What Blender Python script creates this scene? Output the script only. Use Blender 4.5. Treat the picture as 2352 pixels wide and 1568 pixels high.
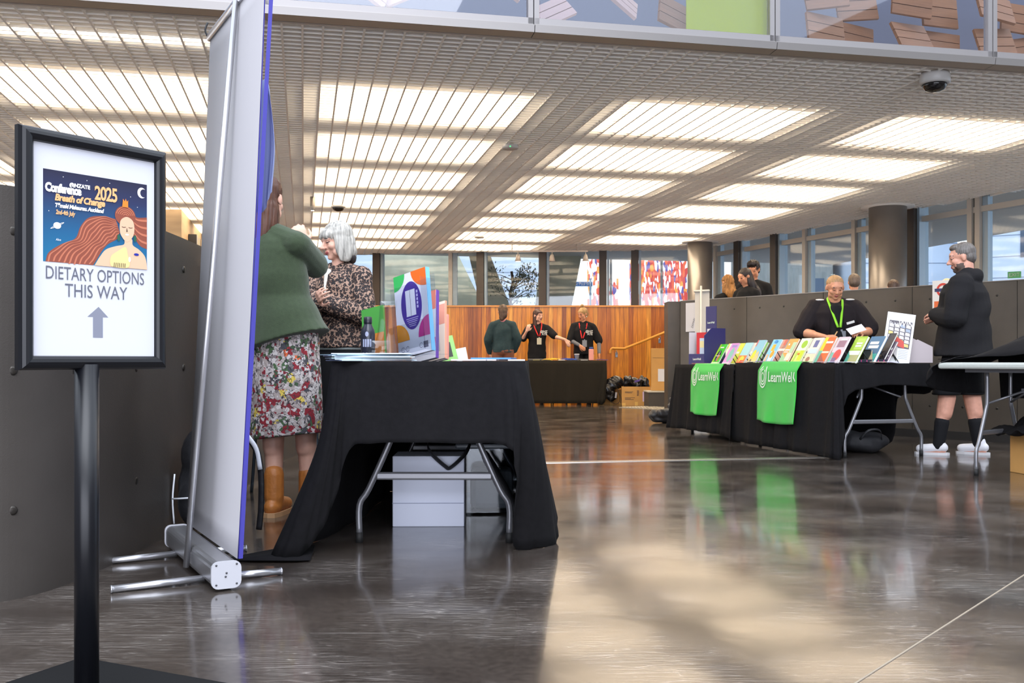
import bpy, bmesh, math, random
from mathutils import Vector, Matrix, Euler
R = math.radians
V = Vector
for o in list(bpy.data.objects): bpy.data.objects.remove(o)
SC = bpy.context.scene
COL = SC.collection
# ------------------------------------------------------------------ camera
EYE = 0.78          # camera height, level camera with a little vertical shift
F = 2270.0          # focal length in pixels of a 2352 px wide frame
cam_d = bpy.data.cameras.new('camera'); cam = bpy.data.objects.new('camera', cam_d); COL.objects.link(cam)
cam.location = (0, 0, EYE); cam.rotation_euler = (R(90), 0, 0)
cam_d.sensor_width = 36; cam_d.lens = F/2352*36; cam_d.shift_y = 42/2352
cam_d.clip_start = 0.05; cam_d.clip_end = 300
SC.camera = cam
# ------------------------------------------------------------------ world, exposure, atrium daylight
w = bpy.data.worlds.new('world'); SC.world = w; w.use_nodes = True
bg = w.node_tree.nodes['Background']; bg.inputs[0].default_value = (0.80, 0.88, 1.0, 1); bg.inputs[1].default_value = 2.1
SC.view_settings.view_transform = 'Standard'; SC.view_settings.look = 'None'
SC.view_settings.gamma = 1; SC.view_settings.use_curve_mapping = False; SC.view_settings.exposure = 0.5
def area_light(name, loc, rot, size, sizey, power, color):
    l = bpy.data.lights.new(name, 'AREA'); l.shape = 'RECTANGLE'; l.size = size; l.size_y = sizey; l.energy = power; l.color = color
    o = bpy.data.objects.new(name, l); COL.objects.link(o); o.location = loc; o.rotation_euler = rot
    return o
area_light('atrium_skylight', (-0.5, -2.5, 7.5), (R(20), 0, 0), 8, 6, 650, (0.90, 0.93, 1.0))
area_light('atrium_glazing', (0.5, -8.5, 2.4), (R(90), 0, 0), 15, 4.2, 950, (0.84, 0.88, 1.0))
area_light('upper_panel_fill', (6.5, 9.0, 5.6), (R(-5), 0, R(12)), 6, 0.6, 42, (1.0, 0.72, 0.42))  # added warm fill with no visible source, lights the panels behind the upper glass
PANEL_STRENGTH = 5.4

def at(px, d, py=None):
    """point in the room from its bearing and its distance into the room"""
    x = (px-1176)/F*d
    return V((x, d, EYE + (826-py)/F*d)) if py is not None else V((x, d, 0))
# ------------------------------------------------------------------ materials
MATS = {}
def lin(c):
    f = lambda v: (v/255)/12.92 if v/255 <= 0.04045 else (((v/255)+0.055)/1.055)**2.4
    return (f(c[0]), f(c[1]), f(c[2]), 1)
def mat(name, rgb, rough=0.6, metal=0.0, var=0.0, vscale=8.0, bump=0.0, bscale=60.0, emit=None, es=0.0, spec=0.5, sheen=0.0, stretch=None, trans=0.0, alpha=1.0, coat=0.0):
    if name in MATS: return MATS[name]
    m = bpy.data.materials.new(name); m.use_nodes = True; nt = m.node_tree; N = nt.nodes; L = nt.links
    b = N['Principled BSDF']; c = lin(rgb)
    b.inputs['Base Color'].default_value = c; b.inputs['Roughness'].default_value = rough; b.inputs['Metallic'].default_value = metal
    b.inputs['Specular IOR Level'].default_value = spec
    if sheen: b.inputs['Sheen Weight'].default_value = sheen
    if coat: b.inputs['Coat Weight'].default_value = coat
    if trans: b.inputs['Transmission Weight'].default_value = trans
    if alpha < 1: b.inputs['Alpha'].default_value = alpha
    if emit: b.inputs['Emission Color'].default_value = lin(emit); b.inputs['Emission Strength'].default_value = es
    if var or bump:
        tc = N.new('ShaderNodeTexCoord'); mp = N.new('ShaderNodeMapping'); L.new(tc.outputs['Object'], mp.inputs[0])
        if stretch: mp.inputs['Scale'].default_value = stretch
    if var:
        n = N.new('ShaderNodeTexNoise'); n.inputs['Scale'].default_value = vscale; n.inputs['Detail'].default_value = 5
        L.new(mp.outputs[0], n.inputs['Vector'])
        r = N.new('ShaderNodeValToRGB'); r.color_ramp.elements[0].position = 0.3; r.color_ramp.elements[1].position = 0.7
        r.color_ramp.elements[0].color = tuple(max(0, v*(1-var)) for v in c[:3])+(1,)
        r.color_ramp.elements[1].color = tuple(min(1, v*(1+var)) for v in c[:3])+(1,)
        L.new(n.outputs['Fac'], r.inputs[0]); L.new(r.outputs[0], b.inputs['Base Color'])
    if bump:
        n2 = N.new('ShaderNodeTexNoise'); n2.inputs['Scale'].default_value = bscale; n2.inputs['Detail'].default_value = 3
        L.new(mp.outputs[0], n2.inputs['Vector'])
        bp = N.new('ShaderNodeBump'); bp.inputs['Strength'].default_value = bump; bp.inputs['Distance'].default_value = 0.01
        L.new(n2.outputs['Fac'], bp.inputs['Height']); L.new(bp.outputs[0], b.inputs['Normal'])
    MATS[name] = m
    return m
def ramp_nodes(nt, stops, interp='CONSTANT'):
    r = nt.nodes.new('ShaderNodeValToRGB'); r.color_ramp.interpolation = interp
    el = r.color_ramp.elements
    while len(el) < len(stops): el.new(0.5)
    for e, (p, c) in zip(el, stops): e.position = p; e.color = lin(c)
    return r
# ------------------------------------------------------------------ mesh building
class MB:
    def __init__(s): s.v = []; s.f = []; s.mi = []; s.sm = []
    def add(s, vs, fs, mi=0, smooth=False):
        b = len(s.v); s.v += [tuple(v) for v in vs]
        for f in fs: s.f.append(tuple(i+b for i in f)); s.mi.append(mi); s.sm.append(smooth)
        return s
    def box(s, c, sz, rot=None, mi=0):
        hx, hy, hz = sz[0]/2, sz[1]/2, sz[2]/2
        vs = [V((x*hx, y*hy, z*hz)) for z in (-1, 1) for y in (-1, 1) for x in (-1, 1)]
        if rot is not None:
            m = rot if isinstance(rot, Matrix) else Euler(rot).to_matrix()
            vs = [m @ v for v in vs]
        c = V(c)
        return s.add([v+c for v in vs], [(0,2,3,1),(4,5,7,6),(0,1,5,4),(2,6,7,3),(0,4,6,2),(1,3,7,5)], mi)
    def bbox(s, c, sz, bev=0.004, rot=None, mi=0):
        """box with bevelled edges"""
        bm = bmesh.new(); bmesh.ops.create_cube(bm, size=1)
        for v in bm.verts: v.co = V((v.co.x*sz[0], v.co.y*sz[1], v.co.z*sz[2]))
        bmesh.ops.bevel(bm, geom=bm.edges[:], offset=min(bev, min(sz)*0.45), segments=2, affect='EDGES', profile=0.5)
        return s.addbm(bm, c, rot, mi)
    def addbm(s, bm, c=(0,0,0), rot=None, mi=0, smooth=False):
        m = Matrix.Identity(3) if rot is None else (rot if isinstance(rot, Matrix) else Euler(rot).to_matrix())
        bm.verts.index_update(); c = V(c)
        s.add([m @ v.co + c for v in bm.verts], [[v.index for v in f.verts] for f in bm.faces], mi, smooth); bm.free()
        return s
    def tube(s, pts, r, n=10, mi=0, caps=True, flat=None):
        """tube along points; r is one radius or a list; flat=(a,b) scales the section"""
        pts = [V(p) for p in pts]; rs = r if isinstance(r, (list, tuple)) else [r]*len(pts)
        vs = []; fs = []; up = None
        for i, p in enumerate(pts):
            t = (pts[min(i+1, len(pts)-1)]-pts[max(i-1, 0)]).normalized()
            if up is None: up = V((0,0,1)) if abs(t.z) < 0.9 else V((0,1,0))
            a = t.cross(up)
            if a.length < 1e-4: a = t.orthogonal()
            a.normalize(); b = a.cross(t).normalized(); up = b
            fa, fb = flat if flat else (1, 1)
            for k in range(n):
                q = 2*math.pi*k/n
                vs.append(p + a*math.cos(q)*rs[i]*fa + b*math.sin(q)*rs[i]*fb)
        for i in range(len(pts)-1):
            for k in range(n):
                k2 = (k+1) % n
                fs.append((i*n+k, i*n+k2, (i+1)*n+k2, (i+1)*n+k))
        if caps: fs.append(tuple(range(n-1, -1, -1))); fs.append(tuple(range((len(pts)-1)*n, len(pts)*n)))
        return s.add(vs, fs, mi, True)
    def lathe(s, prof, c=(0,0,0), n=20, mi=0, rot=None):
        vs = []; fs = []; m = Matrix.Identity(3) if rot is None else Euler(rot).to_matrix(); c = V(c)
        for r_, z in prof:
            for k in range(n):
                q = 2*math.pi*k/n; vs.append(m @ V((r_*math.cos(q), r_*math.sin(q), z)) + c)
        for i in range(len(prof)-1):
            for k in range(n):
                k2 = (k+1) % n; fs.append((i*n+k, i*n+k2, (i+1)*n+k2, (i+1)*n+k))
        fs.append(tuple(range(n-1, -1, -1))); fs.append(tuple(range((len(prof)-1)*n, len(prof)*n)))
        return s.add(vs, fs, mi, True)
    def prism(s, poly, o, ax, ay, depth, mi=0):
        """polygon in the plane o + ax*u + ay*v, extruded by depth along ax x ay"""
        o = V(o); ax = V(ax); ay = V(ay); nrm = ax.cross(ay).normalized()*depth; n = len(poly)
        vs = [o+ax*u+ay*v for u, v in poly]; vs += [v+nrm for v in vs]
        fs = [tuple(range(n-1, -1, -1)), tuple(range(n, 2*n))]+[(i, (i+1) % n, (i+1) % n+n, i+n) for i in range(n)]
        return s.add(vs, fs, mi)
    def ell(s, c, r, rot=None, mi=0, n=14):
        bm = bmesh.new(); bmesh.ops.create_uvsphere(bm, u_segments=n, v_segments=n*2//3, radius=1)
        for v in bm.verts: v.co = V((v.co.x*r[0], v.co.y*r[1], v.co.z*r[2]))
        return s.addbm(bm, c, rot, mi, True)
    def cap(s, p, q, r1, r2, n=12, mi=0, flat=None, fdir=None):
        """rounded limb segment with taper; flat squashes it along fdir"""
        p = V(p); q = V(q); t = (q-p); Ln = t.length
        t = t.normalized() if Ln > 1e-6 else V((0,0,1))
        a = (V(fdir) if fdir else t.orthogonal()); a = (a-t*a.dot(t)); a = a.normalized() if a.length > 1e-4 else t.orthogonal().normalized()
        b = t.cross(a)
        fl = flat or 1.0
        prof = [(-math.cos(R(k*30))*r1, math.sin(R(k*30))*r1) for k in range(4)]
        prof += [(Ln+math.sin(R(k*30))*r2, math.cos(R(k*30))*r2) for k in range(4)]
        prof = [(h, max(rr, 1e-4)) for h, rr in prof]
        vs = []; fs = []
        for h, rr in prof:
            for k in range(n):
                an = 2*math.pi*k/n; vs.append(p+t*h+a*math.cos(an)*rr*fl+b*math.sin(an)*rr)
        for i in range(len(prof)-1):
            for k in range(n):
                k2 = (k+1) % n; fs.append((i*n+k, i*n+k2, (i+1)*n+k2, (i+1)*n+k))
        fs.append(tuple(range(n-1, -1, -1))); fs.append(tuple(range((len(prof)-1)*n, len(prof)*n)))
        return s.add(vs, fs, mi, True)
    def limb(s, pts, rs, **k):
        for i in range(len(pts)-1): s.cap(pts[i], pts[i+1], rs[i], rs[i+1], **k)
        return s
    def build(s, name, m, parent=None, kind=None, label=None, cat=None, group=None, sub=0):
        me = bpy.data.meshes.new(name); me.from_pydata(s.v, [], s.f)
        ms = m if isinstance(m, (list, tuple)) else [m]
        for q in ms: me.materials.append(q)
        me.polygons.foreach_set('material_index', s.mi); me.polygons.foreach_set('use_smooth', s.sm); me.update()
        o = bpy.data.objects.new(name, me); COL.objects.link(o)
        if parent: o.parent = parent
        return tag(o, label, cat, group, kind)
def tag(o, label=None, cat=None, group=None, kind=None):
    for k, v in (('label', label), ('category', cat), ('group', group), ('kind', kind)):
        if v: o[k] = v
    return o
def thing(name, label, cat, loc=(0,0,0), rz=0.0, group=None):
    o = bpy.data.objects.new(name, None); COL.objects.link(o); o.location = loc; o.rotation_euler = (0, 0, rz); o.empty_display_size = 0.1
    return tag(o, label, cat, group)
def copy_tree(o, parent=None):
    c = o.copy(); COL.objects.link(c)
    if parent: c.parent = parent
    for ch in [q for q in bpy.data.objects if q.parent == o]: copy_tree(ch, c)
    return c
def bake(mb, voxel, smooth=4):
    """melt the builder's closed pieces into one continuous skin; returns vertices and faces"""
    me = bpy.data.meshes.new('tmp'); me.from_pydata(mb.v, [], mb.f); me.update()
    o = bpy.data.objects.new('tmp', me); COL.objects.link(o)
    md = o.modifiers.new('r', 'REMESH'); md.mode = 'VOXEL'; md.voxel_size = voxel; md.use_smooth_shade = True
    if smooth: ms = o.modifiers.new('s', 'SMOOTH'); ms.factor = 0.5; ms.iterations = smooth
    dg = bpy.context.evaluated_depsgraph_get(); dg.update()
    nm = bpy.data.meshes.new_from_object(o.evaluated_get(dg))
    bpy.data.objects.remove(o); bpy.data.meshes.remove(me)
    nm.polygons.foreach_set('use_smooth', [True]*len(nm.polygons))
    return nm
def baked(mb, voxel, name, mats, parent=None, smooth=4, pick=None, disp=None, label=None):
    nm = bake(mb, voxel, smooth); nm.name = name
    nm.materials.clear()
    for m in (mats if isinstance(mats, (list, tuple)) else [mats]): nm.materials.append(m)
    if disp:
        n_ = len(nm.vertices); co = [0.0]*(3*n_); no = [0.0]*(3*n_)
        nm.vertices.foreach_get('co', co); nm.vertex_normals.foreach_get('vector', no); out = []
        for i in range(n_):
            out.extend(disp(V(co[3*i:3*i+3]), V(no[3*i:3*i+3])))
        nm.vertices.foreach_set('co', out)
    if pick:
        for p in nm.polygons: p.material_index = pick(p.center)
    nm.update()
    o = bpy.data.objects.new(name, nm); COL.objects.link(o)
    if parent: o.parent = parent
    return tag(o, label)
def text_mesh(txt, size, ext=0.0, align='CENTER', bold=0.0, shear=0.0, space=1.0, res=3):
    c = bpy.data.curves.new('t', 'FONT'); c.body = txt; c.size = size; c.extrude = ext; c.align_x = align; c.offset = bold; c.shear = shear; c.space_character = space; c.resolution_u = res
    c.space_line = 0.85
    o = bpy.data.objects.new('t', c); COL.objects.link(o)
    dg = bpy.context.evaluated_depsgraph_get(); dg.update()
    me = bpy.data.meshes.new_from_object(o.evaluated_get(dg)); bpy.data.objects.remove(o)
    vs = [v.co.copy() for v in me.vertices]; fs = [tuple(p.vertices) for p in me.polygons]; bpy.data.meshes.remove(me)
    return vs, fs
def put_text(mb, txt, size, o, ax, ay, mi=0, sx=1.0, fn=None, **k):
    """lettering laid on the plane through o with axes ax, ay (ax x ay points at the reader)"""
    vs, fs = text_mesh(txt, size, **k); o = V(o); ax = V(ax).normalized(); ay = V(ay).normalized(); n = ax.cross(ay)
    out = [o+ax*v.x*sx+ay*v.y+n*(v.z+0.0006) for v in vs]
    if fn: out = [fn(q) for q in out]
    return mb.add(out, fs, mi)
def circ(cx, cy, rx, ry=None, n=24, a0=0, a1=360):
    ry = ry or rx
    return [(cx+rx*math.cos(R(a0+(a1-a0)*k/n)), cy+ry*math.sin(R(a0+(a1-a0)*k/n))) for k in range(n if a1-a0 == 360 else n+1)]
def cr(pts, n=6):
    """smooth curve through points"""
    P = [V(p) for p in pts]; P = [P[0]*2-P[1]]+P+[P[-1]*2-P[-2]]; out = []
    for i in range(1, len(P)-2):
        for k in range(n):
            t = k/n; a, b, c, d = P[i-1], P[i], P[i+1], P[i+2]
            out.append(0.5*((2*b)+(c-a)*t+(2*a-5*b+4*c-d)*t*t+(3*b-a-3*c+d)*t**3))
    out.append(P[-2]); return out
def cloth(cols, n_u=6, n_v=5, fold=0.0, seed=0, thick=0.003):
    """hanging cloth: each column is a list of points from the table edge to the hem; smooth in both directions"""
    rows = [cr(c, n_v) for c in cols]
    k = len(rows[0]); grid = []
    for j in range(k): grid.append(cr([r[j] for r in rows], n_u))
    nu = len(grid[0]); vs = []; fs = []; rnd = random.Random(seed); ph = [rnd.uniform(0, 6.28) for _ in range(4)]
    for j in range(k):
        for i in range(nu):
            p = grid[j][i].copy()
            t = (grid[j][min(i+1, nu-1)]-grid[j][max(i-1, 0)]); nrm = t.cross(V((0,0,1)))
            if nrm.length > 1e-6:
                nrm.normalize(); s_ = i*0.9
                a = fold*(j/(k-1))**0.8*(math.sin(s_*0.9+ph[0])+0.6*math.sin(s_*2.1+ph[1]+j*0.05)+0.3*math.sin(s_*4.7+ph[2]))
                p += nrm*a
            vs.append(p)
    for j in range(k-1):
        for i in range(nu-1): fs.append((j*nu+i, j*nu+i+1, (j+1)*nu+i+1, (j+1)*nu+i))
    m = MB(); m.add(vs, fs, 0, True); return m
def solid(o, t=0.003):
    md = o.modifiers.new('solid', 'SOLIDIFY'); md.thickness = t; md.offset = 0; return o
# ================================================================== SETTING
YAW = R(11.9)       # the ceiling grid runs at this angle to the view
GX = V((math.cos(YAW), math.sin(YAW), 0)); GY = V((-math.sin(YAW), math.cos(YAW), 0))
def G(x, y, z): return GX*x + GY*y + V((0, 0, z))
ZC = 3.30
# --- floor: polished dark concrete
def floor_mat():
    m = bpy.data.materials.new('polished_concrete'); m.use_nodes = True; nt = m.node_tree; N = nt.nodes; L = nt.links; b = N['Principled BSDF']
    tc = N.new('ShaderNodeTexCoord')
    n = N.new('ShaderNodeTexNoise'); n.inputs['Scale'].default_value = 1.3; n.inputs['Detail'].default_value = 8; L.new(tc.outputs['Object'], n.inputs['Vector'])
    r = ramp_nodes(nt, [(0.3, (52, 45, 41)), (0.7, (78, 69, 62))], 'LINEAR'); L.new(n.outputs['Fac'], r.inputs[0])
    n3 = N.new('ShaderNodeTexNoise'); n3.inputs['Scale'].default_value = 45; n3.inputs['Detail'].default_value = 4; L.new(tc.outputs['Object'], n3.inputs['Vector'])
    r3 = ramp_nodes(nt, [(0.35, (150, 150, 150)), (0.7, (255, 255, 255))], 'LINEAR'); L.new(n3.outputs['Fac'], r3.inputs[0])
    mx = N.new('ShaderNodeMix'); mx.data_type = 'RGBA'; mx.blend_type = 'MULTIPLY'; mx.inputs[0].default_value = 0.5
    L.new(r.outputs[0], mx.inputs[6]); L.new(r3.outputs[0], mx.inputs[7])
    # scratches: thin stretched wave lines at several angles
    prev = mx.outputs[2]
    for k, (ang, sc) in enumerate(((20, 1.0), (75, 1.4), (-38, 0.8), (130, 1.2))):
        mp = N.new('ShaderNodeMapping'); mp.inputs['Rotation'].default_value = (0, 0, R(ang)); mp.inputs['Scale'].default_value = (3.0*sc, 60*sc, 1); L.new(tc.outputs['Object'], mp.inputs[0])
        vn = N.new('ShaderNodeTexVoronoi'); vn.feature = 'DISTANCE_TO_EDGE'; vn.inputs['Scale'].default_value = 1.0; vn.inputs['Randomness'].default_value = 1.0; L.new(mp.outputs[0], vn.inputs['Vector'])
        r4 = ramp_nodes(nt, [(0.0, (255, 255, 255)), (0.03, (0, 0, 0))], 'LINEAR'); L.new(vn.outputs['Distance'], r4.inputs[0])
        ns = N.new('ShaderNodeTexNoise'); ns.inputs['Scale'].default_value = 2.2; ns.inputs['Detail'].default_value = 2; L.new(tc.outputs['Object'], ns.inputs['Vector'])
        rs = ramp_nodes(nt, [(0.42, (0, 0, 0)), (0.66, (255, 255, 255))], 'LINEAR'); L.new(ns.outputs['Fac'], rs.inputs[0])
        mm = N.new('ShaderNodeMath'); mm.operation = 'MULTIPLY'; L.new(r4.outputs[0], mm.inputs[0]); L.new(rs.outputs[0], mm.inputs[1])
        m2 = N.new('ShaderNodeMath'); m2.operation = 'MULTIPLY'; m2.inputs[1].default_value = 0.42; L.new(mm.outputs[0], m2.inputs[0])
        mx2 = N.new('ShaderNodeMix'); mx2.data_type = 'RGBA'; L.new(m2.outputs[0], mx2.inputs[0]); L.new(prev, mx2.inputs[6]); mx2.inputs[7].default_value = lin((170, 162, 155)); prev = mx2.outputs[2]
    L.new(prev, b.inputs['Base Color'])
    n2 = N.new('ShaderNodeTexNoise'); n2.inputs['Scale'].default_value = 2.6; n2.inputs['Detail'].default_value = 6; L.new(tc.outputs['Object'], n2.inputs['Vector'])
    mr = N.new('ShaderNodeMapRange'); mr.inputs['From Min'].default_value = 0.3; mr.inputs['From Max'].default_value = 0.7; mr.inputs['To Min'].default_value = 0.11; mr.inputs['To Max'].default_value = 0.21
    L.new(n2.outputs['Fac'], mr.inputs[0]); L.new(mr.outputs[0], b.inputs['Roughness'])
    n5 = N.new('ShaderNodeTexNoise'); n5.inputs['Scale'].default_value = 3.5; n5.inputs['Detail'].default_value = 3; L.new(tc.outputs['Object'], n5.inputs['Vector'])
    bp = N.new('ShaderNodeBump'); bp.inputs['Strength'].default_value = 0.10; bp.inputs['Distance'].default_value = 0.02; L.new(n5.outputs['Fac'], bp.inputs['Height']); L.new(bp.outputs[0], b.inputs['Normal'])
    b.inputs['Coat Weight'].default_value = 0.35; b.inputs['Coat Roughness'].default_value = 0.07
    return m
MB().box((0, 11.6, -0.05), (34, 28.8, 0.1)).build('floor', floor_mat(), kind='structure')
steelstrip = mat('brushed_strip', (205, 203, 198), 0.25, 0.9)
a, b = V((-0.6, 7.35, 0)), V((2.60, 7.92, 0)); m = MB(); d_ = (b-a); ang = math.atan2(d_.y, d_.x)
m.box((a+b)/2+V((0, 0, 0.0015)), (d_.length, 0.10, 0.003), (0, 0, ang)); m.build('trim_1', steelstrip, kind='structure')
a, b = V((0.80, 2.35, 0)), V((2.3, 4.1, 0)); d_ = (b-a)
MB().box((a+b)/2+V((0, 0, 0.0008)), (d_.length, 0.005, 0.0016), (0, 0, math.atan2(d_.y, d_.x))).build('trim_4', mat('joint_line', (140, 128, 112), 0.5), kind='structure')
# --- ceiling: eggcrate grid, void above
blade = mat('white_blade', (243, 239, 234), 0.4)
X0, X1, Y0, Y1 = -9.0, 16.0, 7.60, 27.5
import bisect
RP = [(1.2, 7.0), (-9.0, 7.0)]
def far_limit(x):   # grid stops at the window walls
    lo, hi = Y0, 28.0
    return hi
def inside(p):      # p in room coordinates: is it under the roof and inside the glass
    # far wall line from (-7,24.3) to (4.9,22.7); right wall line from (4.49,22.2) to (11,6.6)
    if p.y > 24.3-(p.x+7)*0.134: return False
    t = (p.x-4.49)*0.923+(p.y-22.2)*0.385
    return t < 0.05
m = MB()
def clip_run(fn, s0, s1, step=0.25):
    s = s0; start = None; last = None; runs = []
    while s <= s1+1e-6:
        if inside(fn(s)):
            if start is None: start = s
            last = s
        elif start is not None: runs.append((start, last)); start = None
        s += step
    if start is not None: runs.append((start, last))
    return runs
BH = 0.034
k = 0
y = Y0
while y < Y1:
    for s0, s1 in clip_run(lambda s, y=y: G(s, y, 0), X0, X1):
        m.box(G((s0+s1)/2, y, ZC+BH/2), (s1-s0, 0.010, BH), (0, 0, YAW))
    y += 0.1
x = X0
while x < X1:
    for s0, s1 in clip_run(lambda s, x=x: G(x, s, 0), Y0, Y1):
        m.box(G(x, (s0+s1)/2, ZC+BH/2-0.001), (0.016, s1-s0, BH), (0, 0, YAW))
    x += 0.155
m.build('ceiling', blade, kind='structure')
MB().box(G(3.5, 18.6, ZC+0.5), (25.5, 19.3, 0.06), (0, 0, YAW)).build('ceiling_slab', mat('void_paint', (222, 214, 204), 0.8), kind='structure')
# --- light panels above the grid
panel_em = mat('light_diffuser', (255, 250, 240), 0.5, emit=(255, 236, 208), es=PANEL_STRENGTH)
panel_case = mat('light_case', (225, 222, 218), 0.5)
first = None
for i in range(-3, 5):
    for j in range(0, 9):
        cx = 0.20+0.95+2.95*i; cy = 9.15+0.66+2.0*j
        if not inside(G(cx, cy, 0)) or not inside(G(cx+0.8, cy+0.7, 0)): continue
        p = G(cx, cy, ZC+0.13)
        if first is None:
            first = thing('ceiling_light', 'long warm white luminous panel glowing above the white eggcrate ceiling grid', 'ceiling light', p, YAW, 'luminous panels above the ceiling grid')
            MB().box((0, 0, 0), (1.94, 1.28, 0.012)).build('diffuser', panel_em, first)
            c = MB()
            for sx in (-1, 1): c.box((sx*0.98, 0, 0.03), (0.02, 1.32, 0.08))
            for sy in (-1, 1): c.box((0, sy*0.65, 0.03), (1.96, 0.02, 0.08))
            c.box((0, 0, 0.08), (1.96, 1.32, 0.02)); c.build('case', panel_case, first)
        else:
            o = copy_tree(first); o.location = p
st = thing('strip_light', 'thin bright linear tube seen through the front rows of the ceiling grid', 'strip light', G(-1.7, 8.15, ZC+0.07), YAW)
MB().box((0, 0, 0), (2.1, 0.018, 0.012)).build('tube', mat('tube_em', (255, 255, 250), emit=(255, 244, 226), es=16), st)
MB().box((0, 0, 0.02), (2.2, 0.04, 0.022)).build('housing', panel_case, st)
# --- fascia at the front edge of the ceiling, upper floor glazing over it
alu = mat('fascia_aluminium', (150, 146, 144), 0.38, 0.5); soff = mat('soffit_metal', (172, 160, 148), 0.5, 0.3)
FX0, FX1 = -8.5, 13.5
jl = 2.02
m = MB(); ms = MB(); seam = 0.006
xs = []
x = FX0
k0 = -0.28
while k0 > FX0: k0 -= jl
while k0 < FX1: xs.append(k0); k0 += jl
for x in xs:
    c = x+jl/2
    # sloping soffit, front face and small ledge of each fascia length
    pr = [(7.54, ZC-0.004), (7.41, ZC+0.002), (7.40, ZC+0.058), (7.43, ZC+0.060), (7.43, ZC+0.072), (7.54, ZC+0.072)]
    n = len(pr); vs = [G(x+seam/2, yy, zz) for yy, zz in pr]+[G(x+jl-seam/2, yy, zz) for yy, zz in pr]
    fs = [(i, (i+1) % n, (i+1) % n+n, i+n) for i in range(n)]+[tuple(range(n-1, -1, -1)), tuple(range(n, 2*n))]
    b_ = len(m.v); m.add(vs, fs, 0); m.mi[len(m.f)-len(fs)] = 1
m.box(G(2.5, 7.565, ZC+0.04), (22, 0.012, 0.09), (0, 0, YAW), mi=1)
m.build('trim_2', [alu, soff], kind='structure')
def glass_mat(name='window_glass', tint=(246, 250, 252), refl=0.9):
    if name in MATS: return MATS[name]
    g = bpy.data.materials.new(name); g.use_nodes = True; nt = g.node_tree; N = nt.nodes; L = nt.links
    N.remove(N['Principled BSDF']); out = N['Material Output']
    t = N.new('ShaderNodeBsdfTransparent'); t.inputs[0].default_value = lin(tint)
    s = N.new('ShaderNodeBsdfGlossy'); s.inputs['Roughness'].default_value = 0.02; s.inputs[0].default_value = (refl, refl, refl, 1)
    lw_ = N.new('ShaderNodeLayerWeight'); lw_.inputs[0].default_value = 0.5; pw = N.new('ShaderNodeMath'); pw.operation = 'POWER'; pw.inputs[1].default_value = 4.0; L.new(lw_.outputs['Facing'], pw.inputs[0]); mu = N.new('ShaderNodeMath'); mu.operation = 'MULTIPLY_ADD'; mu.inputs[1].default_value = 0.9; mu.inputs[2].default_value = 0.045; mu.use_clamp = True; L.new(pw.outputs[0], mu.inputs[0])
    mx = N.new('ShaderNodeMixShader'); L.new(mu.outputs[0], mx.inputs[0]); L.new(t.outputs[0], mx.inputs[1]); L.new(s.outputs[0], mx.inputs[2]); L.new(mx.outputs[0], out.inputs[0])
    MATS[name] = g; return g
glass = glass_mat()
frame_l = mat('glazing_frame', (146, 142, 142), 0.4, 0.4)
wn = [0]
GT = ZC+1.5
for x in xs:
    wn[0] += 1
    t = bpy.data.objects.new('window_%d' % wn[0], None); COL.objects.link(t); tag(t, kind='structure'); t.location = G(x, 7.47, ZC+0.072); t.rotation_euler = (0, 0, YAW)
    f = MB()
    f.box((jl/2, 0, 0.025), (jl-0.01, 0.06, 0.05)); f.box((0.024, 0, 0.7), (0.04, 0.06, 1.4)); f.box((jl-0.024, 0, 0.7), (0.04, 0.06, 1.4))
    f.build('window_frame', frame_l, t)
    MB().box((jl/2, 0, 0.74), (jl-0.11, 0.012, 1.36)).build('pane', glass_mat('upper_glass', (235, 238, 244)), t)
MB().box(G(2.5, 8.28, ZC+0.28), (24, 1.46, 0.02), Matrix.Rotation(YAW, 3, 'Z') @ Matrix.Rotation(math.atan2(0.40, 1.38), 3, 'X')).build('ceiling_bulkhead', mat('void_paint', (222, 214, 204), 0.8), kind='structure')
# upper room: dark back wall, added folded panels standing in for reflections in the glass
MB().box(G(2.5, 9.4, ZC+2.1), (24, 0.1, 3.3), (0, 0, YAW)).build('wall_upper', mat('upper_wall', (96, 100, 116), 0.8), kind='structure')
woodp = mat('reflected_timber', (128, 86, 54), 0.5, var=0.18, vscale=3, stretch=(1, 1, 14))
pinkp = mat('reflected_pale', (190, 160, 150), 0.6)
rnd = random.Random(5)
def fold_panel(lx, ly, z, w_, h_, rot, mt, label, grp):
    o = MB()
    for q in range(3): o.box((0, 0, (q-1)*h_/3), (w_, 0.03, h_/3-0.008))
    o = o.build('reflection_panel', mt, label=label, cat='wall panel', group=grp); o.location = G(lx, ly, z); o.rotation_euler = Euler(rot); return o
for q in range(16):
    lx = 4.75+(q % 8)*0.45; z = ZC+0.40+(q//8)*0.33
    fold_panel(lx, 8.4+0.22*(q % 2), z+0.15, 0.40, 0.30, (rnd.uniform(-0.5, -0.1), rnd.uniform(-0.15, 0.15), YAW+rnd.uniform(-0.2, 0.2)), woodp, 'warm brown panel standing in for a timber reflection in the upper glazing on the right', 'panels standing in for timber reflections in the upper glazing')
for q, lx in enumerate((3.2, 3.6)): fold_panel(lx, 8.2, ZC+0.50+0.05*q, 0.36, 0.30, (-0.35, 0.3, YAW+0.2), woodp, 'panel standing in for a timber reflection, seen through the yellow green screen', 'panels standing in for timber reflections behind the yellow green screen')
for q, lx in enumerate((0.5, 0.75, 1.6, 2.07, 2.6)):
    fold_panel(lx, 7.9+0.2*(q % 2), ZC+0.42+0.07*(q % 3), 0.34, 0.22, (-0.5, 0.5*(-1)**q, YAW+0.3), pinkp, 'small pale panel standing in for a folded reflection in the blue grey upper glass', 'pale panels standing in for reflections in the upper glazing')
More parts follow.
